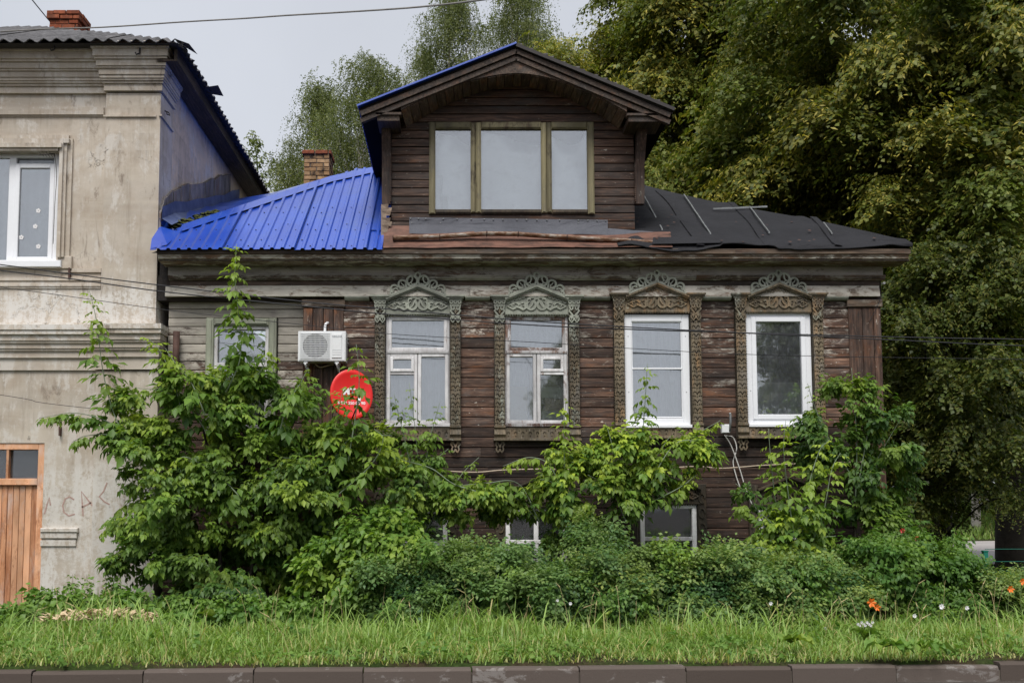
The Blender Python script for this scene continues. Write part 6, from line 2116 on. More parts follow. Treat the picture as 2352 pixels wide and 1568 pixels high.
# ---- boxelder shoots in the middle, in front of the dark wall
B = Bush('boxelder_sapling', 'boxelder sapling with upright shoots before the two-leaf window', 'sapling', base(960, 1380, -1.1))
for pts, nl, yg in [([(960, 1250), (962, 1120), (955, 1000), (940, 880)], 16, .35), ([(965, 1150), (985, 1020), (1000, 960), (1010, 925)], 12, .4), ([(955, 1130), (930, 1010), (915, 950), (905, 905)], 12, .3), ([(960, 1200), (900, 1060), (870, 990)], 9, .7), ([(965, 1140), (1000, 1060), (1030, 1030)], 7, .2), ([(960, 1150), (930, 1090), (900, 1085)], 7, .2), ([(962, 1180), (990, 1100), (1000, 1080), (960, 1050)], 9, .1), ([(962, 1250), (1000, 1180), (1060, 1090), (1100, 1050)], 11, .3)]:
    B.shoot(PW(pts, -1.0 + rng.uniform(-.15, .15)), int(nl * 1.3), .95, yg, .5)
B.mass(W(950, 1040, -.8), (.45, .3, .4), 260, .85, .05, .33, clump=9)
B.mass(W(930, 1130, -1.0), (.6, .4, .45), 480, .95, .15, .36, clump=12)
B.mass(W(870, 1030, -1.2), (.35, .3, .35), 260, 1.0, .5, .5, clump=7)
B.stem(bez(PW([(960, 1380), (958, 1250), (962, 1150)], -1.0), 5), .018, .012, 'bark')
B.done()

B = Bush('boxelder_sapling', 'boxelder sapling arching pale shoots under the peeling window', 'sapling', base(1330, 1380, -1.1))
for pts, nl, yg in [([(880, 1040), (920, 1055), (990, 1075), (1040, 1110), (1100, 1130)][::-1], 14, .3), ([(1240, 1200), (1190, 1110), (1110, 1110), (1000, 1120)], 15, .28), ([(1310, 1250), (1300, 1120), (1295, 1010), (1300, 915)], 20, .85), ([(1310, 1200), (1270, 1080), (1220, 1050), (1155, 1070)], 13, .75), ([(1320, 1180), (1270, 1110), (1240, 1100)], 8, .8), ([(1240, 1200), (1180, 1140), (1120, 1140), (1060, 1160)], 12, .25), ([(1320, 1200), (1290, 1140), (1250, 1170), (1200, 1170)], 9, .4)]:
    B.shoot(PW(pts, -1.1 + rng.uniform(-.2, .15)), int(nl * 1.4), 1.2, yg, .55)
B.mass(W(1310, 1110, -.95), (.48, .35, .58), 640, 1.0, .6, .5, clump=18)
B.mass(W(1090, 1150, -1.0), (.8, .3, .25), 560, .95, .3, .5, clump=16)
B.mass(W(1310, 1200, -.9), (.4, .3, .4), 300, .95, .1, .3, clump=8)
B.stem(bez(PW([(1330, 1390), (1318, 1280), (1310, 1190)], -1.0), 5), .02, .012, 'bark')
B.done()

B = Bush('boxelder_sapling', 'boxelder sapling with a straight shoot in front of the insect screen window', 'sapling', base(1470, 1380, -1.0))
for pts, nl, yg in [([(1470, 1120), (1475, 1010), (1482, 920), (1487, 835)], 13, .5), ([(1440, 1180), (1420, 1080), (1400, 1000), (1390, 970)], 15, .8), ([(1470, 1150), (1540, 1070), (1600, 1000), (1655, 965)], 17, .65), ([(1480, 1160), (1560, 1120), (1600, 1090)], 11, .8), ([(1450, 1200), (1480, 1100), (1520, 1030), (1540, 1000)], 14, .6), ([(1440, 1200), (1400, 1120), (1350, 1090)], 9, .7), ([(1455, 1180), (1430, 1110), (1440, 1040)], 9, .7), ([(1480, 1130), (1550, 1020), (1620, 1015)], 9, .6)]:
    B.shoot(PW(pts, -1.05 + rng.uniform(-.15, .15)), int(nl * 1.4), 1.15, yg, .55)
B.mass(W(1450, 1050, -.9), (.70, .35, .48), 800, 1.0, .7, .52, clump=22)
B.mass(W(1400, 1140, -1.0), (.45, .35, .35), 360, 1.0, .2, .4, clump=10)
B.mass(W(1550, 1050, -.95), (.48, .3, .38), 480, 1.0, .7, .52, clump=14)
B.stem(bez(PW([(1470, 1390), (1462, 1280), (1465, 1170)], -1.0), 5), .02, .012, 'bark')
B.done()

# ---- right-hand group
B = Bush('boxelder_sapling', 'yellow-green boxelder sapling with tall thin stems by the single-sash window', 'sapling', base(1790, 1400, -1.7))
for pts, nl, yg in [([(1830, 1280), (1810, 1130), (1800, 1030), (1805, 965)], 17, .9), ([(1840, 1280), (1850, 1150), (1880, 1040), (1905, 1010)], 16, .9), ([(1800, 1280), (1780, 1140), (1770, 1050), (1765, 985)], 14, .8), ([(1850, 1280), (1890, 1180), (1910, 1080), (1930, 1040)], 14, .8), ([(1830, 1300), (1760, 1260), (1720, 1260)], 8, .3), ([(1840, 1300), (1880, 1240), (1920, 1230)], 9, .5), ([(1830, 1290), (1790, 1220), (1750, 1180)], 9, .5)]:
    B.shoot(PW(pts, -1.8 + rng.uniform(-.15, .15)), int(nl * 1.4), 1.2, yg, .6)
B.mass(W(1830, 1220, -1.7), (.6, .3, .4), 380, 1.05, .4, .45, clump=12)
B.done()
B = Bush('boxelder_bush', 'dark green boxelder bush climbing over the right corner of the wooden house', 'shrub', base(1960, 1400, -.9))
for px, py, rx, rz, n, tone, yg in [(1920, 950, .55, .5, 460, .36, .1), (1900, 1040, .5, .4, 300, .33, .05), (1980, 1090, .75, .65, 850, .26, .03), (1960, 1230, .9, .6, 900, .26, .03), (2040, 1000, .4, .5, 340, .25, .02), (1850, 1300, .9, .4, 500, .25, .03), (2080, 1280, .7, .45, 600, .28, .03), (1710, 1150, .18, .2, 60, .25, 0)]:
    B.mass(W(px, py, -.9), (rx, .5, rz), n, .95, yg, tone, clump=max(4, n // 40))
for pts, nl, yg in [([(1965, 1150), (1968, 1020), (1962, 920), (1956, 845)], 15, .25), ([(1960, 1100), (1900, 1000), (1870, 930), (1855, 880)], 14, .55), ([(1990, 1100), (2040, 1010), (2070, 960)], 10, .15), ([(1970, 1120), (1990, 1010), (2000, 950)], 9, .1), ([(1760, 1210), (1720, 1140), (1690, 1110)], 6, .1)]:
    B.shoot(PW(pts, -1.0 + rng.uniform(-.1, .15)), nl, .9, yg, .4)
B.stem(bez(PW([(1960, 1400), (1965, 1250), (1962, 1100)], -.9), 5), .025, .012, 'bark')
B.done()

# ---- low clipped hedge of small-leaved bushes, each its own plant
hedge = [(960, 1330, .62, .60, 'small-leaved hedge bush growing beside the bright bramble'), (1100, 1320, .66, .66, 'small-leaved hedge bush below the arching pale shoots'), (1230, 1350, .62, .46, 'small-leaved hedge bush in front of the barred low window'),
         (1370, 1330, .66, .60, 'small-leaved hedge bush right of the barred low window'), (1500, 1340, .62, .56, 'tallest small-leaved hedge bush reaching the wide-pane low window'), (1630, 1340, .66, .60, 'olive small-leaved hedge bush under the wall aerial leads'),
         (1760, 1345, .66, .58, 'olive hedge bush at the foot of the yellow-green sapling'), (1880, 1360, .62, .50, 'last hedge bush before the flower bed')]
for i, (px, py, rx, rz, lab) in enumerate(hedge):
    y = -2.25 + .12 * math.sin(i * 2.1)
    B = Bush('hedge_bush', lab, 'shrub', base(px, 1400, y), 'row of small-leaved hedge bushes')
    ol_ = .12 + .30 * (i >= 4) * rng.uniform(.5, 1.0)
    c_ = W(px, py, y)
    rz *= .80
    c_.z = max(.40, rz * .92)
    B.mass(c_, (rx, .55, rz), 1500, 1.35, ol_, .58, 'hedge_leaf', TH, clump=30, ragged=1.35)
    B.mass(c_, (rx, .55, rz), 260, .9, .25, .45, 'weed_leaf', TR, clump=10, ragged=1.35)
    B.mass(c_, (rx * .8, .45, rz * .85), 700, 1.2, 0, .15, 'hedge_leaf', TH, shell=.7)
    for k in range(16):
        a = rng.uniform(-.9, .9)
        tip = Vector((c_.x + a * rx, y + rng.uniform(-.35, .1), c_.z + rz * rng.uniform(.85, 1.3) * (1 - .3 * abs(a))))
        B.shoot([Vector((c_.x + a * rx * .4, y, .1)), Vector((c_.x + a * rx * .8, y - .05, c_.z)), tip], 10, 1.3, .5, .65, 'hedge_leaf', TH, .005, 'stem_green', start=.5)
    B.done()
B = Bush('rosehip_bush', 'upright rosehip bush standing above the hedge beside the wide-pane low window', 'shrub', base(1440, 1400, -1.5))
B.mass(W(1375, 1235, -1.6), (.28, .3, .30), 420, 1.3, .15, .58, 'hedge_leaf', TH, clump=16, ragged=1.3)
for k in range(6):
    px = 1335 + 12 * k
    B.shoot(PW([(1440, 1390), (px + 10, 1280), (px, 1180 + 10 * (k % 2))], -1.6), 14, 1.1, .3, .5, 'hedge_leaf', TH, .006, 'stem_green', start=.4)
B.done()

# ---- shrubs of the flower bed at the right
for px, py, rx, rz, y, n, mat, Ts, tone, yg, nm, lab, cat in [
        (2090, 1330, .75, .50, -1.9, 1100, 'creeper_leaf', TR, .14, .04, 'garden_shrub', 'dark leafy garden shrub behind the orange lily', 'shrub'),
        (2215, 1400, .58, .36, -2.2, 900, 'creeper_leaf', TR, .10, .04, 'garden_shrub', 'dark garden shrub with white blooms in front of the green fence post', 'shrub'),
        (2010, 1290, .42, .34, -2.1, 420, 'weed_leaf', TR, .20, .10, 'garden_shrub', 'loose garden shrub with long leaves left of the white blooms', 'shrub'),
        (2335, 1375, .52, .40, -2.3, 900, 'hedge_leaf', TH, .55, .45, 'variegated_shrub', 'pale mottled shrub beside the green wire fence', 'shrub'),
        (2140, 1270, .40, .34, -1.5, 420, 'weed_leaf', TR, .26, .06, 'garden_shrub', 'tall garden shrub with arching stems by the dark tree trunk', 'shrub'),
        (2420, 1400, .5, .45, -2.5, 600, 'hedge_leaf', TH, .45, .3, 'variegated_shrub', 'pale mottled shrub at the far end of the flower bed', 'shrub')]:
    B = Bush(nm, lab, cat, base(px, 1420, y))
    c_ = W(px, py, y)
    B.mass(c_, (rx, .5, rz), int(n * 1.5), 1.0, yg, tone, mat, Ts, clump=26)
    for k in range(7):
        a = rng.uniform(-1, 1)
        B.shoot([Vector((c_.x + a * .15, y, 0)), Vector((c_.x + a * rx * .7, y, c_.z)), Vector((c_.x + a * rx, y - .15, c_.z + rz * rng.uniform(.7, 1.1)))], 9, 1.0, yg + .15, tone + .1, mat, Ts, .006, 'stem_green', start=.4)
    B.done()

# ------------------------------------------------------------------ trees
def treeleaf(name, dark, light, young, trans=.3):
    """like leafmat; the bough's own colour shifts it: R = share of blossom, G = tone"""
    t = NT(name)
    at = t.n('Attribute', _out=None, p_attribute_name='tint')
    sep = t.n('SeparateColor', _out=None, i0=at.outputs['Color'])
    oi = t.n('ObjectInfo', _out=None)
    so_ = t.n('SeparateColor', _out=None, i0=oi.outputs['Color'])
    c = t.mix(t.math('ADD', sep.outputs[0], t.math('SUBTRACT', so_.outputs[1], .5), clamp=True), dark, light)
    c = t.mix(t.math('MULTIPLY', sep.outputs[1], so_.outputs[0], clamp=True), c, young)
    tr = t.n('BsdfTranslucent', Color=t.mix(1.0, c, (1.3, 1.4, .6), 'MULTIPLY'))
    return t.surf(t.n('MixShader', i0=trans, i1=t.bsdf(c, .5, spec=.3), i2=tr))
M['linden_tree_leaf'] = treeleaf('linden_crown_leaf', (0.018, 0.040, 0.010), (0.135, 0.19, 0.036), (0.52, 0.43, 0.08), .38)
M['birch_tree_leaf'] = treeleaf('birch_crown_leaf', (0.06, 0.085, 0.03), (0.20, 0.235, 0.09), (0.36, 0.36, 0.11), .4)
T_ONE = template2([((0, 0, 0), (1, 0, -.15), (0, 0, 1), 1.0, .86, 0)])
T_BRACT = template2([((0, 0, 0), (1, 0, -.1), (0, 0, 1), 1.0, .30, 1)])
def bough_mesh(kind, seed):
    """one leafy bough about a metre in radius; its outer side is +x"""
    r = np.random.default_rng(seed)
    P, D, U, Sc, Tn, Yg, Br = [], [], [], [], [], [], []
    tw = MB()
    nt = 150 if kind == 'linden' else 62
    for k in range(nt):
        f = r.uniform(0, 1)
        if kind == 'linden':
            o_ = np.array([-.8 + 1.6 * f, r.normal(0, .18), .30 - .30 * f * f + r.normal(0, .26)])
            az = r.uniform(-2.2, 2.2); L = r.uniform(.4, 1.05) * (1.1 - .3 * f)
            hd = np.array([math.cos(az), math.sin(az), 0]); rise, fall = r.uniform(-.2, .45), r.uniform(.35, 1.0)
            nl = int(r.integers(12, 20))
        else:
            o_ = np.array([-.6 + 1.2 * f, r.normal(0, .22), .75 - .3 * f + r.normal(0, .15)])
            az = r.uniform(-3.1, 3.1); L = r.uniform(.5, 1.25)
            hd = np.array([math.cos(az), math.sin(az), 0]) * .5; rise, fall = .25, r.uniform(1.0, 1.7)
            nl = int(r.integers(14, 26))
        for i in range(nl):
            u = (i + r.uniform(0, .8)) / nl
            p_ = o_ + hd * L * u + np.array([0, 0, rise * L * u - fall * L * u * u])
            sgn = 1 if i % 2 else -1
            sd = np.array([-hd[1], hd[0], 0]) * sgn
            P.append(p_ + r.normal(0, .02, 3))
            D.append(sd * r.uniform(.3, 1) + hd * r.uniform(.2, .9) + np.array([0, 0, -r.uniform(.15, 1.0)]))
            U.append(np.array([0, 0, 1]) + hd * .7 + r.normal(0, .35, 3))
            bract = kind == 'linden' and r.uniform() < .36
            Br.append(bract)
            Sc.append((r.uniform(.065, .112) if kind == 'linden' else r.uniform(.040, .060)) * (1.15 if bract else 1))
            Tn.append(np.clip(.42 + r.normal(0, .16), 0, 1)); Yg.append(r.uniform(.5, 1.0) if bract else (r.uniform(0, .35) if kind == 'linden' else max(0, r.normal(.1, .25))))
    P, D, U, Br = np.array(P), np.array(D), np.array(U), np.array(Br)
    Sc, Tn, Yg = np.array(Sc), np.array(Tn), np.array(Yg)
    L_ = Leaves()
    for m, T in ((~Br, T_ONE), (Br, T_BRACT)):
        if m.any(): L_.add((T[0], T[1], T[2] * 0), P[m], D[m], U[m], Sc[m], Tn[m], Yg[m])
    o = L_.build('bough', M[kind + '_tree_leaf'])
    me = o.data
    bpy.data.objects.remove(o)
    return me
BOUGH = {'linden': [bough_mesh('linden', 300 + i) for i in range(6)], 'birch': [bough_mesh('birch', 400 + i) for i in range(5)]}
def limb_tree(name, label, loc, h, r0, barkmat, kind, boughs, group, lean=0.0, limbs=14):
    """boughs: list of (centre, scale, blossom share, tone)"""
    o = thing(name, label, 'tree', loc, group)
    x, y, z = loc
    top = Vector((x + lean, y, z + h))
    trunk = bez([(x, y, z - .2), (x + .05, y, z + h * .3), (x + lean * .5 - .1, y + .1, z + h * .65), top], 6)
    MB().tube(trunk, r0, 10, r0 * .16).build('trunk', M[barkmat], o)
    mb = MB()
    step = max(1, len(boughs) // limbs)
    spots = []
    for k, (c, sc, yg, tn) in enumerate(boughs):
        c = Vector(c)
        if k % step == 0:
            f = min(.92, max(.15, (c.z - z) / h * .8))
            a = trunk[int(f * (len(trunk) - 1))]
            m = a.lerp(c, .55) + Vector((0, 0, .35))
            mb.tube(bez([a, m, c + Vector((0, 0, .2))], 5), r0 * .24, 6, r0 * .05)
    crown = mb.build('crown', M[barkmat], o)
    for c, sc, yg, tn in boughs:
        az = math.atan2(c[1] - y, c[0] - x) + rng.normal(0, .5)
        me = BOUGH[kind][int(rng.integers(0, len(BOUGH[kind])))]
        place('bough', me, crown, tuple(c), (yg, tn, 0), (rng.normal(0, .12), rng.normal(0, .12), az), (sc * rng.uniform(.9, 1.1), sc * rng.uniform(.9, 1.1), sc * rng.uniform(.9, 1.15)))
    return o
def ell_boughs(c, r, n, sc, yg, tn, keep=lambda p: True, inner=.35):
    out = []
    tries = 0
    while len(out) < n and tries < n * 30:
        tries += 1
        u = unit(1)[0]
        p = np.array(c) + u * np.array(r) * (inner + (1 - inner) * rng.uniform(0, 1) ** .6)
        if not keep(p): continue
        out.append((tuple(p), sc * rng.uniform(.75, 1.3), yg * rng.uniform(.25, 1.5), float(np.clip(tn + rng.normal(0, .13), 0, 1))))
    return out
G_L = 'old linden trees behind the wooden house'
front = lambda p: p[1] > 1.0
vis = lambda p: p[2] > 3.0
bo = ell_boughs((6.55, 11.0, 10.6), (4.4, 3.4, 5.8), 165, 1.15, 1.15, .68, vis)
limb_tree('linden_tree', 'linden tree thick with yellow blossom rising directly behind the dormer', (6.6, 11.5, 0), 14, .34, 'bark', 'linden', bo, G_L)
bo = ell_boughs((10.0, 5.4, 8.6), (3.9, 3.6, 6.4), 185, 1.05, .8, .52, front, .2)
limb_tree('linden_tree', 'linden tree with a thick dark trunk right of the house corner', (9.9, 5.6, 0), 14, .36, 'bark', 'linden', bo, G_L)
bo = ell_boughs((15.0, 10.0, 8.5), (5.0, 4.2, 7.4), 150, 1.3, .6, .46)
limb_tree('linden_tree', 'shaded linden tree by the green wire fence beyond the thick trunk', (13.4, 9.0, 0), 15, .40, 'bark', 'linden', bo, G_L)
# low skirt of the same wood beside the house, leaves toned for shade
bo = []
for px, py, y, sc in [(2110, 760, 1.9, .75), (2180, 900, 1.7, .8), (2290, 860, 1.2, .85), (2130, 1050, 2.0, .75), (2100, 1180, 2.2, .6), (2330, 1050, 1.1, .7), (2345, 1170, .8, .4), (2220, 1110, 2.0, .6), (2240, 720, 1.5, .8), (2340, 640, 1.3, .8), (2060, 700, 2.9, .8), (2060, 900, 3.0, .8), (2290, 1140, 2.1, .42), (2080, 1080, 3.4, .8), (2180, 1170, 2.8, .5), (2160, 980, 3.2, .9), (2300, 980, 2.8, .9), (2120, 620, 2.4, .8), (2220, 600, 2.0, .9), (2060, 1180, 3.0, .6), (2200, 820, 3.0, .9), (2320, 760, 2.6, .9), (2240, 1000, 1.5, .7), (2100, 960, 2.4, .7), (2100, 1105, 4.2, .8), (2180, 1090, 4.4, .8), (2250, 1085, 3.8, .7), (2060, 1020, 4.0, .8), (2330, 920, 3.4, .9)]:
    bo.append((tuple(W(px, py, y)), sc, .3, .34))
limb_tree('linden_sapling', 'low linden sapling with leaves toned dark for shade beside the right wall of the wooden house', (8.9, 3.2, 0), 6.5, .10, 'bark', 'linden', bo, None, limbs=16)
# birches
G_B = 'birch trees behind the blue roof'
def birch(px, py_top, py_bot, y, wpx, lab, n, lean=0):
    top, bot = W(px, py_top, y), W(px, py_bot, y)
    wr = wpx * (y + 15) / FPX
    bo = []
    for k in range(n):
        f = rng.uniform(0, 1) ** .8
        z = top.z - .5 - f * (top.z - bot.z - .5)
        rr = wr * (.10 + .9 * math.sin(min(1, f * 1.15) * math.pi * .62)) * math.sqrt(rng.uniform(.05, 1))
        a = rng.uniform(0, 2 * math.pi)
        bo.append(((top.x + lean * f + rr * math.cos(a), y + rr * math.sin(a), z), rng.uniform(.45, .95), rng.uniform(.3, 1.3), rng.uniform(.35, .7)))
    limb_tree('birch_tree', lab, (top.x, y, 0), top.z - .2, .14, 'birch_bark', 'birch', bo, G_B, limbs=22)
birch(850, 118, 520, 11.0, 165, 'birch tree with drooping twigs directly behind the tan brick chimney', 95)
birch(1035, -15, 480, 13.0, 150, 'tall slender birch tree between the chimney and the dormer ridge', 100)
birch(735, 205, 500, 12.0, 90, 'smallest birch tree at the edge of the open sky', 48)
birch(1190, -60, 450, 14.0, 130, 'birch tree standing right behind the dormer ridge', 100)
birch(970, 110, 520, 15.0, 110, 'birch tree with yellowing twigs behind the left dormer slope', 50)
# thin sapling beside the slate roof
T0 = W(578, 300, 8.5)
B = Bush('birch_sapling', 'thin birch sapling poking up beside the jagged slate roof edge', 'sapling', (T0.x, 8.5, 0))
B.stem(bez([(T0.x + .1, 8.5, 0), (T0.x + .1, 8.5, 5), W(592, 420, 8.5), T0], 6), .05, .008, 'stem_green')
for a, b, c, d in [(590, 380, 555, 330), (592, 390, 612, 345), (594, 410, 628, 388), (592, 350, 565, 310), (594, 430, 570, 385), (588, 340, 600, 318), (596, 440, 625, 415), (590, 330, 578, 298), (596, 450, 606, 420)]:
    B.shoot([W(a, b, 8.5), W((a + c) / 2, (b + d) / 2 - 4, 8.5), W(c, d, 8.5)], 7, .9, .5, .6, 'birch_leaf', [T_spray(200, 4, .14, .085, .06, 0, .7, .06)], .008, 'stem_green')
T1 = W(655, 450, 9.0)
B.done()
B = Bush('birch_sapling', 'sparse birch sapling low behind the blue ridge cap beside the tan chimney', 'sapling', (T1.x, 9.0, 0))
B.stem(bez([(T1.x, 9, 0), (T1.x, 9, 6), W(652, 450, 9)], 6), .05, .008, 'stem_green')
B.mass(W(662, 452, 9.0), (.36, .3, .28), 60, .9, .3, .5, 'birch_leaf', [T_spray(201, 4, .14, .07, .05, 0, .7, .06)])
B.done()
# far trees across the side road
for i, (px, y, h) in enumerate([(2242, 31, 9), (2300, 33, 10), (2262, 36, 9), (2330, 30, 9), (2190, 34, 11), (2400, 35, 11), (2120, 38, 10)]):
    q = W(px, 1220, y)
    bo = ell_boughs((q.x, y, 6.8), (2.4, 2.4, 3.2), 26, 1.7, .3, .45)
    limb_tree('roadside_tree', ['far roadside tree with a pale trunk on the grass bank', 'far roadside tree with a dark trunk on the grass bank'][i % 2], (q.x, y, ground_z(q.x, y)), 9, .22, ['birch_bark', 'bark'][i % 2], 'linden', bo, 'trees on the bank across the side road ' + ('with pale trunks' if i % 2 == 0 else 'with dark trunks'), limbs=6)
# trees on the other side of the street, seen only in the window panes
for i, (x, y, h, rr) in enumerate([(17.5, -31, 11, 3.6), (6.2, -33, 10.5, 1.9), (-9.0, -32, 8, 3.0), (28.0, -34, 12, 4.5)]):
    bo = ell_boughs((x, y, h * .58), (rr, rr, h * .42), 30, rr * .42, .3, .4)
    limb_tree('street_tree', ['broad street tree reflected dark in the single-sash window', 'slim street tree reflected in the upper light of the peeling window', 'low street tree across the road from the plaster building', 'tallest street tree across the road from the fence'][i], (x, y, 0), h * .9, .22, 'bark', 'linden', bo, 'trees across the street', limbs=6)

# ------------------------------------------------------------------ grass, weeds and flowers
def blades(name, n, xr, dr, hmean, hvar, mat, dens=None, kind='stuff', tone=.5, dry=.12, bend=.55, wid=.006):
    x = rng.uniform(xr[0], xr[1], n)
    d = dr[0] + (dr[1] - dr[0]) * rng.uniform(0, 1, n)
    if dens is not None:
        keep = rng.uniform(0, 1, n) < np.array([dens(a, b) for a, b in zip(x, d)])
        x, d = x[keep], d[keep]
        n = len(x)
    y = -5.64 + .041 * (x - .5) + d
    z = np.array([ground_z(a, b) for a, b in zip(x, y)]) - .01
    patch = .5 + .5 * np.sin(x * 2.3 + 1.1) * np.sin(d * 3.1 + x * .7)
    h = (hmean + hvar * rng.normal(0, 1, n)) * (.65 + .7 * patch) * np.clip(.55 + d * .6, .5, 1.25)
    h = np.clip(h, .05, .6)
    az = rng.uniform(0, 2 * np.pi, n); bz = bend * rng.uniform(.2, 1.3, n)
    dx, dy = np.cos(az), np.sin(az)
    wx, wy = -dy, dx
    wd = wid * rng.uniform(.7, 1.5, n)
    V = np.zeros((n, 7, 3))
    for k, (f, ww) in enumerate([(0, 1), (.4, .9), (.75, .6)]):
        bx = bz * h * f ** 1.8
        zz = h * f * (1 - .22 * bz * f)
        for s in (0, 1):
            sg = 1 if s else -1
            V[:, k * 2 + s, 0] = x + dx * bx + wx * wd * ww * sg
            V[:, k * 2 + s, 1] = y + dy * bx + wy * wd * ww * sg
            V[:, k * 2 + s, 2] = z + zz
    bx = bz * h
    V[:, 6, 0] = x + dx * bx; V[:, 6, 1] = y + dy * bx; V[:, 6, 2] = z + h * (1 - .30 * bz)
    F = np.array([(0, 1, 3), (0, 3, 2), (2, 3, 5), (2, 5, 4), (4, 5, 6)])
    L = Leaves()
    L.V.append(V.reshape(-1, 3)); L.F.append((F[None] + (np.arange(n) * 7)[:, None, None]).reshape(-1, 3))
    col = np.zeros((n, 7, 4))
    col[..., 0] = np.clip(tone + .25 * (patch - .5) + rng.normal(0, .18, n), 0, 1)[:, None]
    col[..., 1] = np.clip((rng.uniform(0, 1, n) < dry + .28 * np.clip(1 - d / .9, 0, 1)) * rng.uniform(.4, 1, n), 0, 1)[:, None]
    col[..., 3] = 1
    L.C.append(col.reshape(-1, 4)); L.n = n * 7
    return tag(L.build(name, M[mat]), kind=kind)
o = blades('grass', 105000, (-12, 13.5), (.12, 3.0), .115, .05, 'grass', lambda a, b: (.25 + .75 * min(1, b / .7)) * (.45 + .55 * (math.sin(a * 2.6 + 1.3 * math.sin(b * 2.2)) * math.sin(b * 3.4 + a) > -.45)), tone=.52, dry=.17, bend=1.0, wid=.0055)
tag(o, 'long uneven green grass on the verge behind the kerb', 'grass')
o = blades('tall_grass', 10500, (-12, 13.5), (1.1, 3.3), .27, .09, 'grass', lambda a, b: .5 + .5 * math.sin(a * 1.7 + b), tone=.7, dry=.05, bend=1.1, wid=.007)
tag(o, 'taller bending grass tufts at the foot of the bushes', 'grass')
# clover, plantain and seedlings mixed into the grass
wl2 = Leaves()
n = 3900
x = rng.uniform(-12, 13.5, n); d = rng.uniform(.1, 3.2, n) ** 1.0
keep = np.sin(x * 1.9 + .6) * np.sin(d * 2.4 + x * .8) > -.1
x, d = x[keep], d[keep]; n = len(x)
y = -5.64 + .041 * (x - .5) + d
P = np.stack([x, y, np.array([ground_z(a, b) for a, b in zip(x, y)]) + rng.uniform(.01, .12, n)], 1)
D = np.concatenate([rng.normal(0, 1, (n, 2)), rng.uniform(.1, .8, (n, 1))], 1)
wl2.add(TC[0], P, D, np.tile([0, -.2, 1.0], (n, 1)) + rng.normal(0, .3, (n, 3)), rng.uniform(.35, .95, n), rng.uniform(.3, .8, n), rng.uniform(0, .5, n) ** 2)
tag(wl2.build('verge_weeds', M['weed_leaf']), 'small broad-leaved weeds mixed into the verge grass', 'weeds', kind='stuff')
x_far = blades('far_grass', 9000, (14, 28), (33.5, 42), .30, .08, 'grass', tone=.75, dry=.1, wid=.02)
tag(x_far, 'sunlit grass on the bank across the side road', 'grass')
# dry seed stalks standing out of the grass
st_ = MB()
for k in range(150):
    x = rnd.uniform(-7, 9); y = kerb_y(x) + rnd.uniform(.5, 3.1)
    z = ground_z(x, y); h_ = rnd.uniform(.3, .62); lx, ly = rnd.gauss(0, .12), rnd.gauss(0, .08)
    st_.tube([(x, y, z), (x + lx * .4, y + ly * .4, z + h_ * .6), (x + lx, y + ly, z + h_)], .0028, 3, .0016, smooth=False)
    st_.tube([(x + lx, y + ly, z + h_), (x + lx * 1.4, y + ly * 1.4, z + h_ + .05)], .006, 4, .002, smooth=False)
M['straw'] = simple('dry_straw', (0.42, 0.34, 0.17), .8, .25, 12.0)
tag(st_.build('seed_stalks', M['straw']), 'thin dry seed stalks standing above the verge grass', 'grass', kind='stuff')
# weeds at the foot of the plaster wall
for i, (px, y, rx, rz, n, lab) in enumerate([(120, -1.9, .45, .26, 260, 'low nettle clump by the orange door'), (210, -1.6, .40, .32, 260, 'taller nettle clump against the plaster wall'), (300, -2.1, .45, .24, 260, 'nettle clump between the plaster pilaster and the big boxelder'), (40, -2.3, .4, .2, 200, 'low weeds under the orange door planks'), (400, -2.4, .5, .22, 240, 'weedy undergrowth along the foot of the big boxelder'), (560, -2.3, .5, .24, 240, 'weedy undergrowth beside the burdock'), (690, -2.4, .45, .24, 240, 'weedy undergrowth below the bramble')]):
    b_ = base(px, 1420, y)
    B = Bush('weed_clump', lab, 'weeds', b_)
    B.mass(Vector((b_[0], y, b_[2] + rz * .6)), (rx, .4, rz), n, 1.0, .12, .45, 'weed_leaf', TC, clump=12)
    for k in range(6):
        a = rng.uniform(-1, 1) * rx * .8
        B.shoot([Vector((b_[0] + a, y, b_[2])), Vector((b_[0] + a * 1.05, y - .05, b_[2] + rz)), Vector((b_[0] + a * 1.1, y - .08, b_[2] + rz * 1.9))], 7, .85, .3, .5, 'weed_leaf', TC, .005, 'stem_green')
    B.done()
# big-leaved plants: each leaf is a part
def bigleaf(L, wd, wav, seed):
    r = random.Random(seed)
    n = 8
    vs, fs = [], []
    for i in range(n + 1):
        f = i / n
        w_ = wd * math.sin(math.pi * min(.98, .06 + .94 * f) ** .8) * (1 + .12 * math.sin(i * 2.4))
        x = L * f * (1 - .15 * f); z = .22 * L * math.sin(f * 1.6) - .42 * L * f * f
        for k, s in enumerate((-1, -.5, 0, .5, 1)):
            vs.append((x + .02 * r.uniform(-1, 1) * abs(s), s * w_ * .5, z + wav * abs(s) * (.5 + .5 * math.sin(i * 1.9 + s * 2)) + .02 * abs(s)))
    fs = [(i * 5 + k, (i + 1) * 5 + k, (i + 1) * 5 + k + 1, i * 5 + k + 1) for i in range(n) for k in range(4)]
    return vs, fs
t = NT('broad_leaf')
p = t.pos()
oi = t.n('ObjectInfo', _out=None)
c = t.mix(oi.outputs['Random'], (0.16, 0.30, 0.06), (0.36, 0.46, 0.09))
c = t.mix(t.step(t.noise(p, 25.0, 4, .6), .4, .7), t.mix(1.0, c, (.7, .75, .7), 'MULTIPLY'), c)
M['broad'] = t.surf(t.n('MixShader', i0=.3, i1=t.bsdf(c, .5, t.noise(p, 40.0, 3), .4, .01), i2=t.n('BsdfTranslucent', Color=t.mix(1.0, c, (1.3, 1.4, .6), 'MULTIPLY'))))
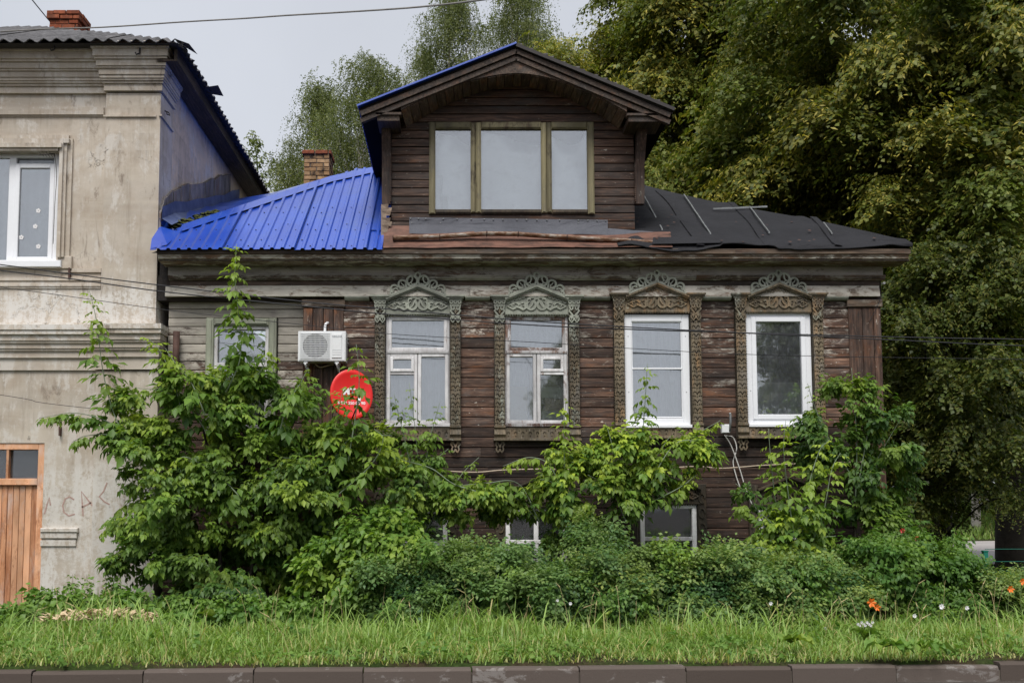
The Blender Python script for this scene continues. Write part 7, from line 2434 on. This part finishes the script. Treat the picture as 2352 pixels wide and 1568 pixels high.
for px, y, n, L, wd, el, lab in [(500, -2.55, 7, .42, .15, 1.0, 'upright burdock with wavy leaves at the edge of the grass'), (2032, -5.33, 7, .34, .17, .12, 'pale horseradish rosette spilling over the kerb'), (2120, -5.36, 6, .36, .13, .05, 'narrow-leaved dock hanging over the kerb stone joint'), (1815, -5.0, 5, .28, .18, .3, 'small burdock in the grass behind the pale rosette'), (1985, -4.5, 5, .28, .12, .6, 'small burdock beside the narrow-leaved dock'), (1380, -3.2, 4, .34, .10, 1.1, 'narrow upright dock leaves at the hedge foot')]:
    q = W(px, 1440, y)
    zb_ = ground_z(q.x, y)
    o = thing('broad_leaf_plant', lab, 'plant', (q.x, y, zb_))
    for k in range(n):
        az = -math.pi / 2 + (k - (n - 1) / 2) * (2.6 / n) + rnd.uniform(-.2, .2)
        if el > .8: az = rnd.uniform(0, 2 * math.pi)
        s = rnd.uniform(.7, 1.1)
        vs, fs = bigleaf(L * s, wd * s, .05, k + int(px))
        Mx = Matrix.Translation((q.x, y, zb_ + (.13 if y < -4 else .04))) @ Matrix.Rotation(az, 4, 'Z') @ Matrix.Rotation(-el * rnd.uniform(.8, 1.2), 4, 'Y')
        MB().add([Mx @ Vector(v) for v in vs], fs, True).build('leaf', M['broad'], o)
# flowers
M['orange_petal'] = simple('orange_petal', (0.75, 0.17, 0.015), .5, .15)
M['white_petal'] = simple('white_petal', (0.78, 0.76, 0.80), .6, .08)
M['red_petal'] = simple('red_petal', (0.55, 0.02, 0.03), .5, .15)
def flower(name, px, py, y, r_, n, mat, label, cat, group, cup=.5):
    c_ = W(px, py, y)
    o = thing(name, label, cat, (c_.x, y, ground_z(c_.x, y)), group)
    MB().tube(bez([(c_.x + .03, y + .05, ground_z(c_.x, y)), (c_.x - .02, y + .02, c_.z * .6), c_], 5), .005, 4).build('stem', M['stem_green'], o)
    for k in range(n):
        a = 2 * math.pi * k / n + rnd.uniform(-.2, .2)
        d = Vector((math.cos(a), -.35 * cup * 2, math.sin(a))).normalized()
        s = d.cross(Vector((0, -1, 0))).normalized() * r_ * .28
        MB().add([c_, c_ + d * r_ * .6 + s, c_ + d * r_ + Vector((0, -.01, 0)), c_ + d * r_ * .6 - s], [(0, 1, 2), (0, 2, 3)]).build('petal', mat, o)
flower('lily', 2000, 1383, -3.7, .062, 6, M['orange_petal'], 'open orange lily at the grass edge before the dark shrubs', 'flower', None)
flower('lily', 2014, 1394, -3.65, .045, 6, M['orange_petal'], 'half-open orange lily just below the larger one', 'flower', None)
for px, py in [(2348, 1335), (2320, 1352)]:
    flower('lily', px, py, -2.95, .05, 6, M['orange_petal'], 'orange lily among the pale mottled shrubs by the fence', 'flower', 'orange lilies by the fence')
for px, py, r_ in [(2100, 1413, .028), (2162, 1392, .036), (2220, 1395, .028), (2320, 1447, .03), (1895, 1442, .02), (1770, 1385, .025), (1310, 1385, .022), (1280, 1378, .018)]:
    flower('white_flower', px, py, -3.5, r_, 8, M['white_petal'], 'small white bloom along the hedge foot and flower bed', 'flower', 'white blooms along the hedge and bed', .2)
for k in range(9):
    flower('white_flower', 1970 + 4.2 * k, 1432 + 4 * math.sin(k * 2.1), -3.9, .018, 7, M['white_petal'], 'tiny white bloom of the dense tuft in the grass', 'flower', 'tuft of white blooms in the grass', .2)
for px, py in [(2105, 1236), (2072, 1218)]:
    flower('red_flower', px, py, -1.9, .04, 6, M['red_petal'], 'red bloom in the shade beside the tall garden shrub', 'flower', 'red blooms in the shade', .3)
# pale wood shavings lying in the grass
M['shaving'] = simple('pale_wood_shaving', (0.62, 0.47, 0.30), .8, .25, 20.0)
mb = MB()
for k in range(420):
    px = rnd.gauss(250, 55) if k % 3 else rnd.uniform(90, 345)
    px = min(352, max(88, px))
    y = -3.3 + rnd.gauss(0, .10)
    q = W(px, 1470, y)
    z = ground_z(q.x, y) + .17 + .09 * rnd.random()
    a, b = rnd.uniform(0, 6.3), rnd.uniform(-.7, .7)
    d = Vector((math.cos(a), math.sin(a), b)) * rnd.uniform(.025, .07)
    s = Vector((-math.sin(a), math.cos(a), rnd.uniform(-.8, .8))) * rnd.uniform(.012, .026)
    c_ = Vector((q.x, y, z))
    mb.add([c_ - d, c_ + s - d * .2, c_ + d, c_ - s + d * .2, c_ + Vector((0, 0, .012))], [(0, 1, 4), (1, 2, 4), (2, 3, 4), (3, 0, 4)])
tag(mb.build('wood_shavings', M['shaving']), 'heap of pale wood shavings lying in the grass', 'wood shavings', kind='stuff')
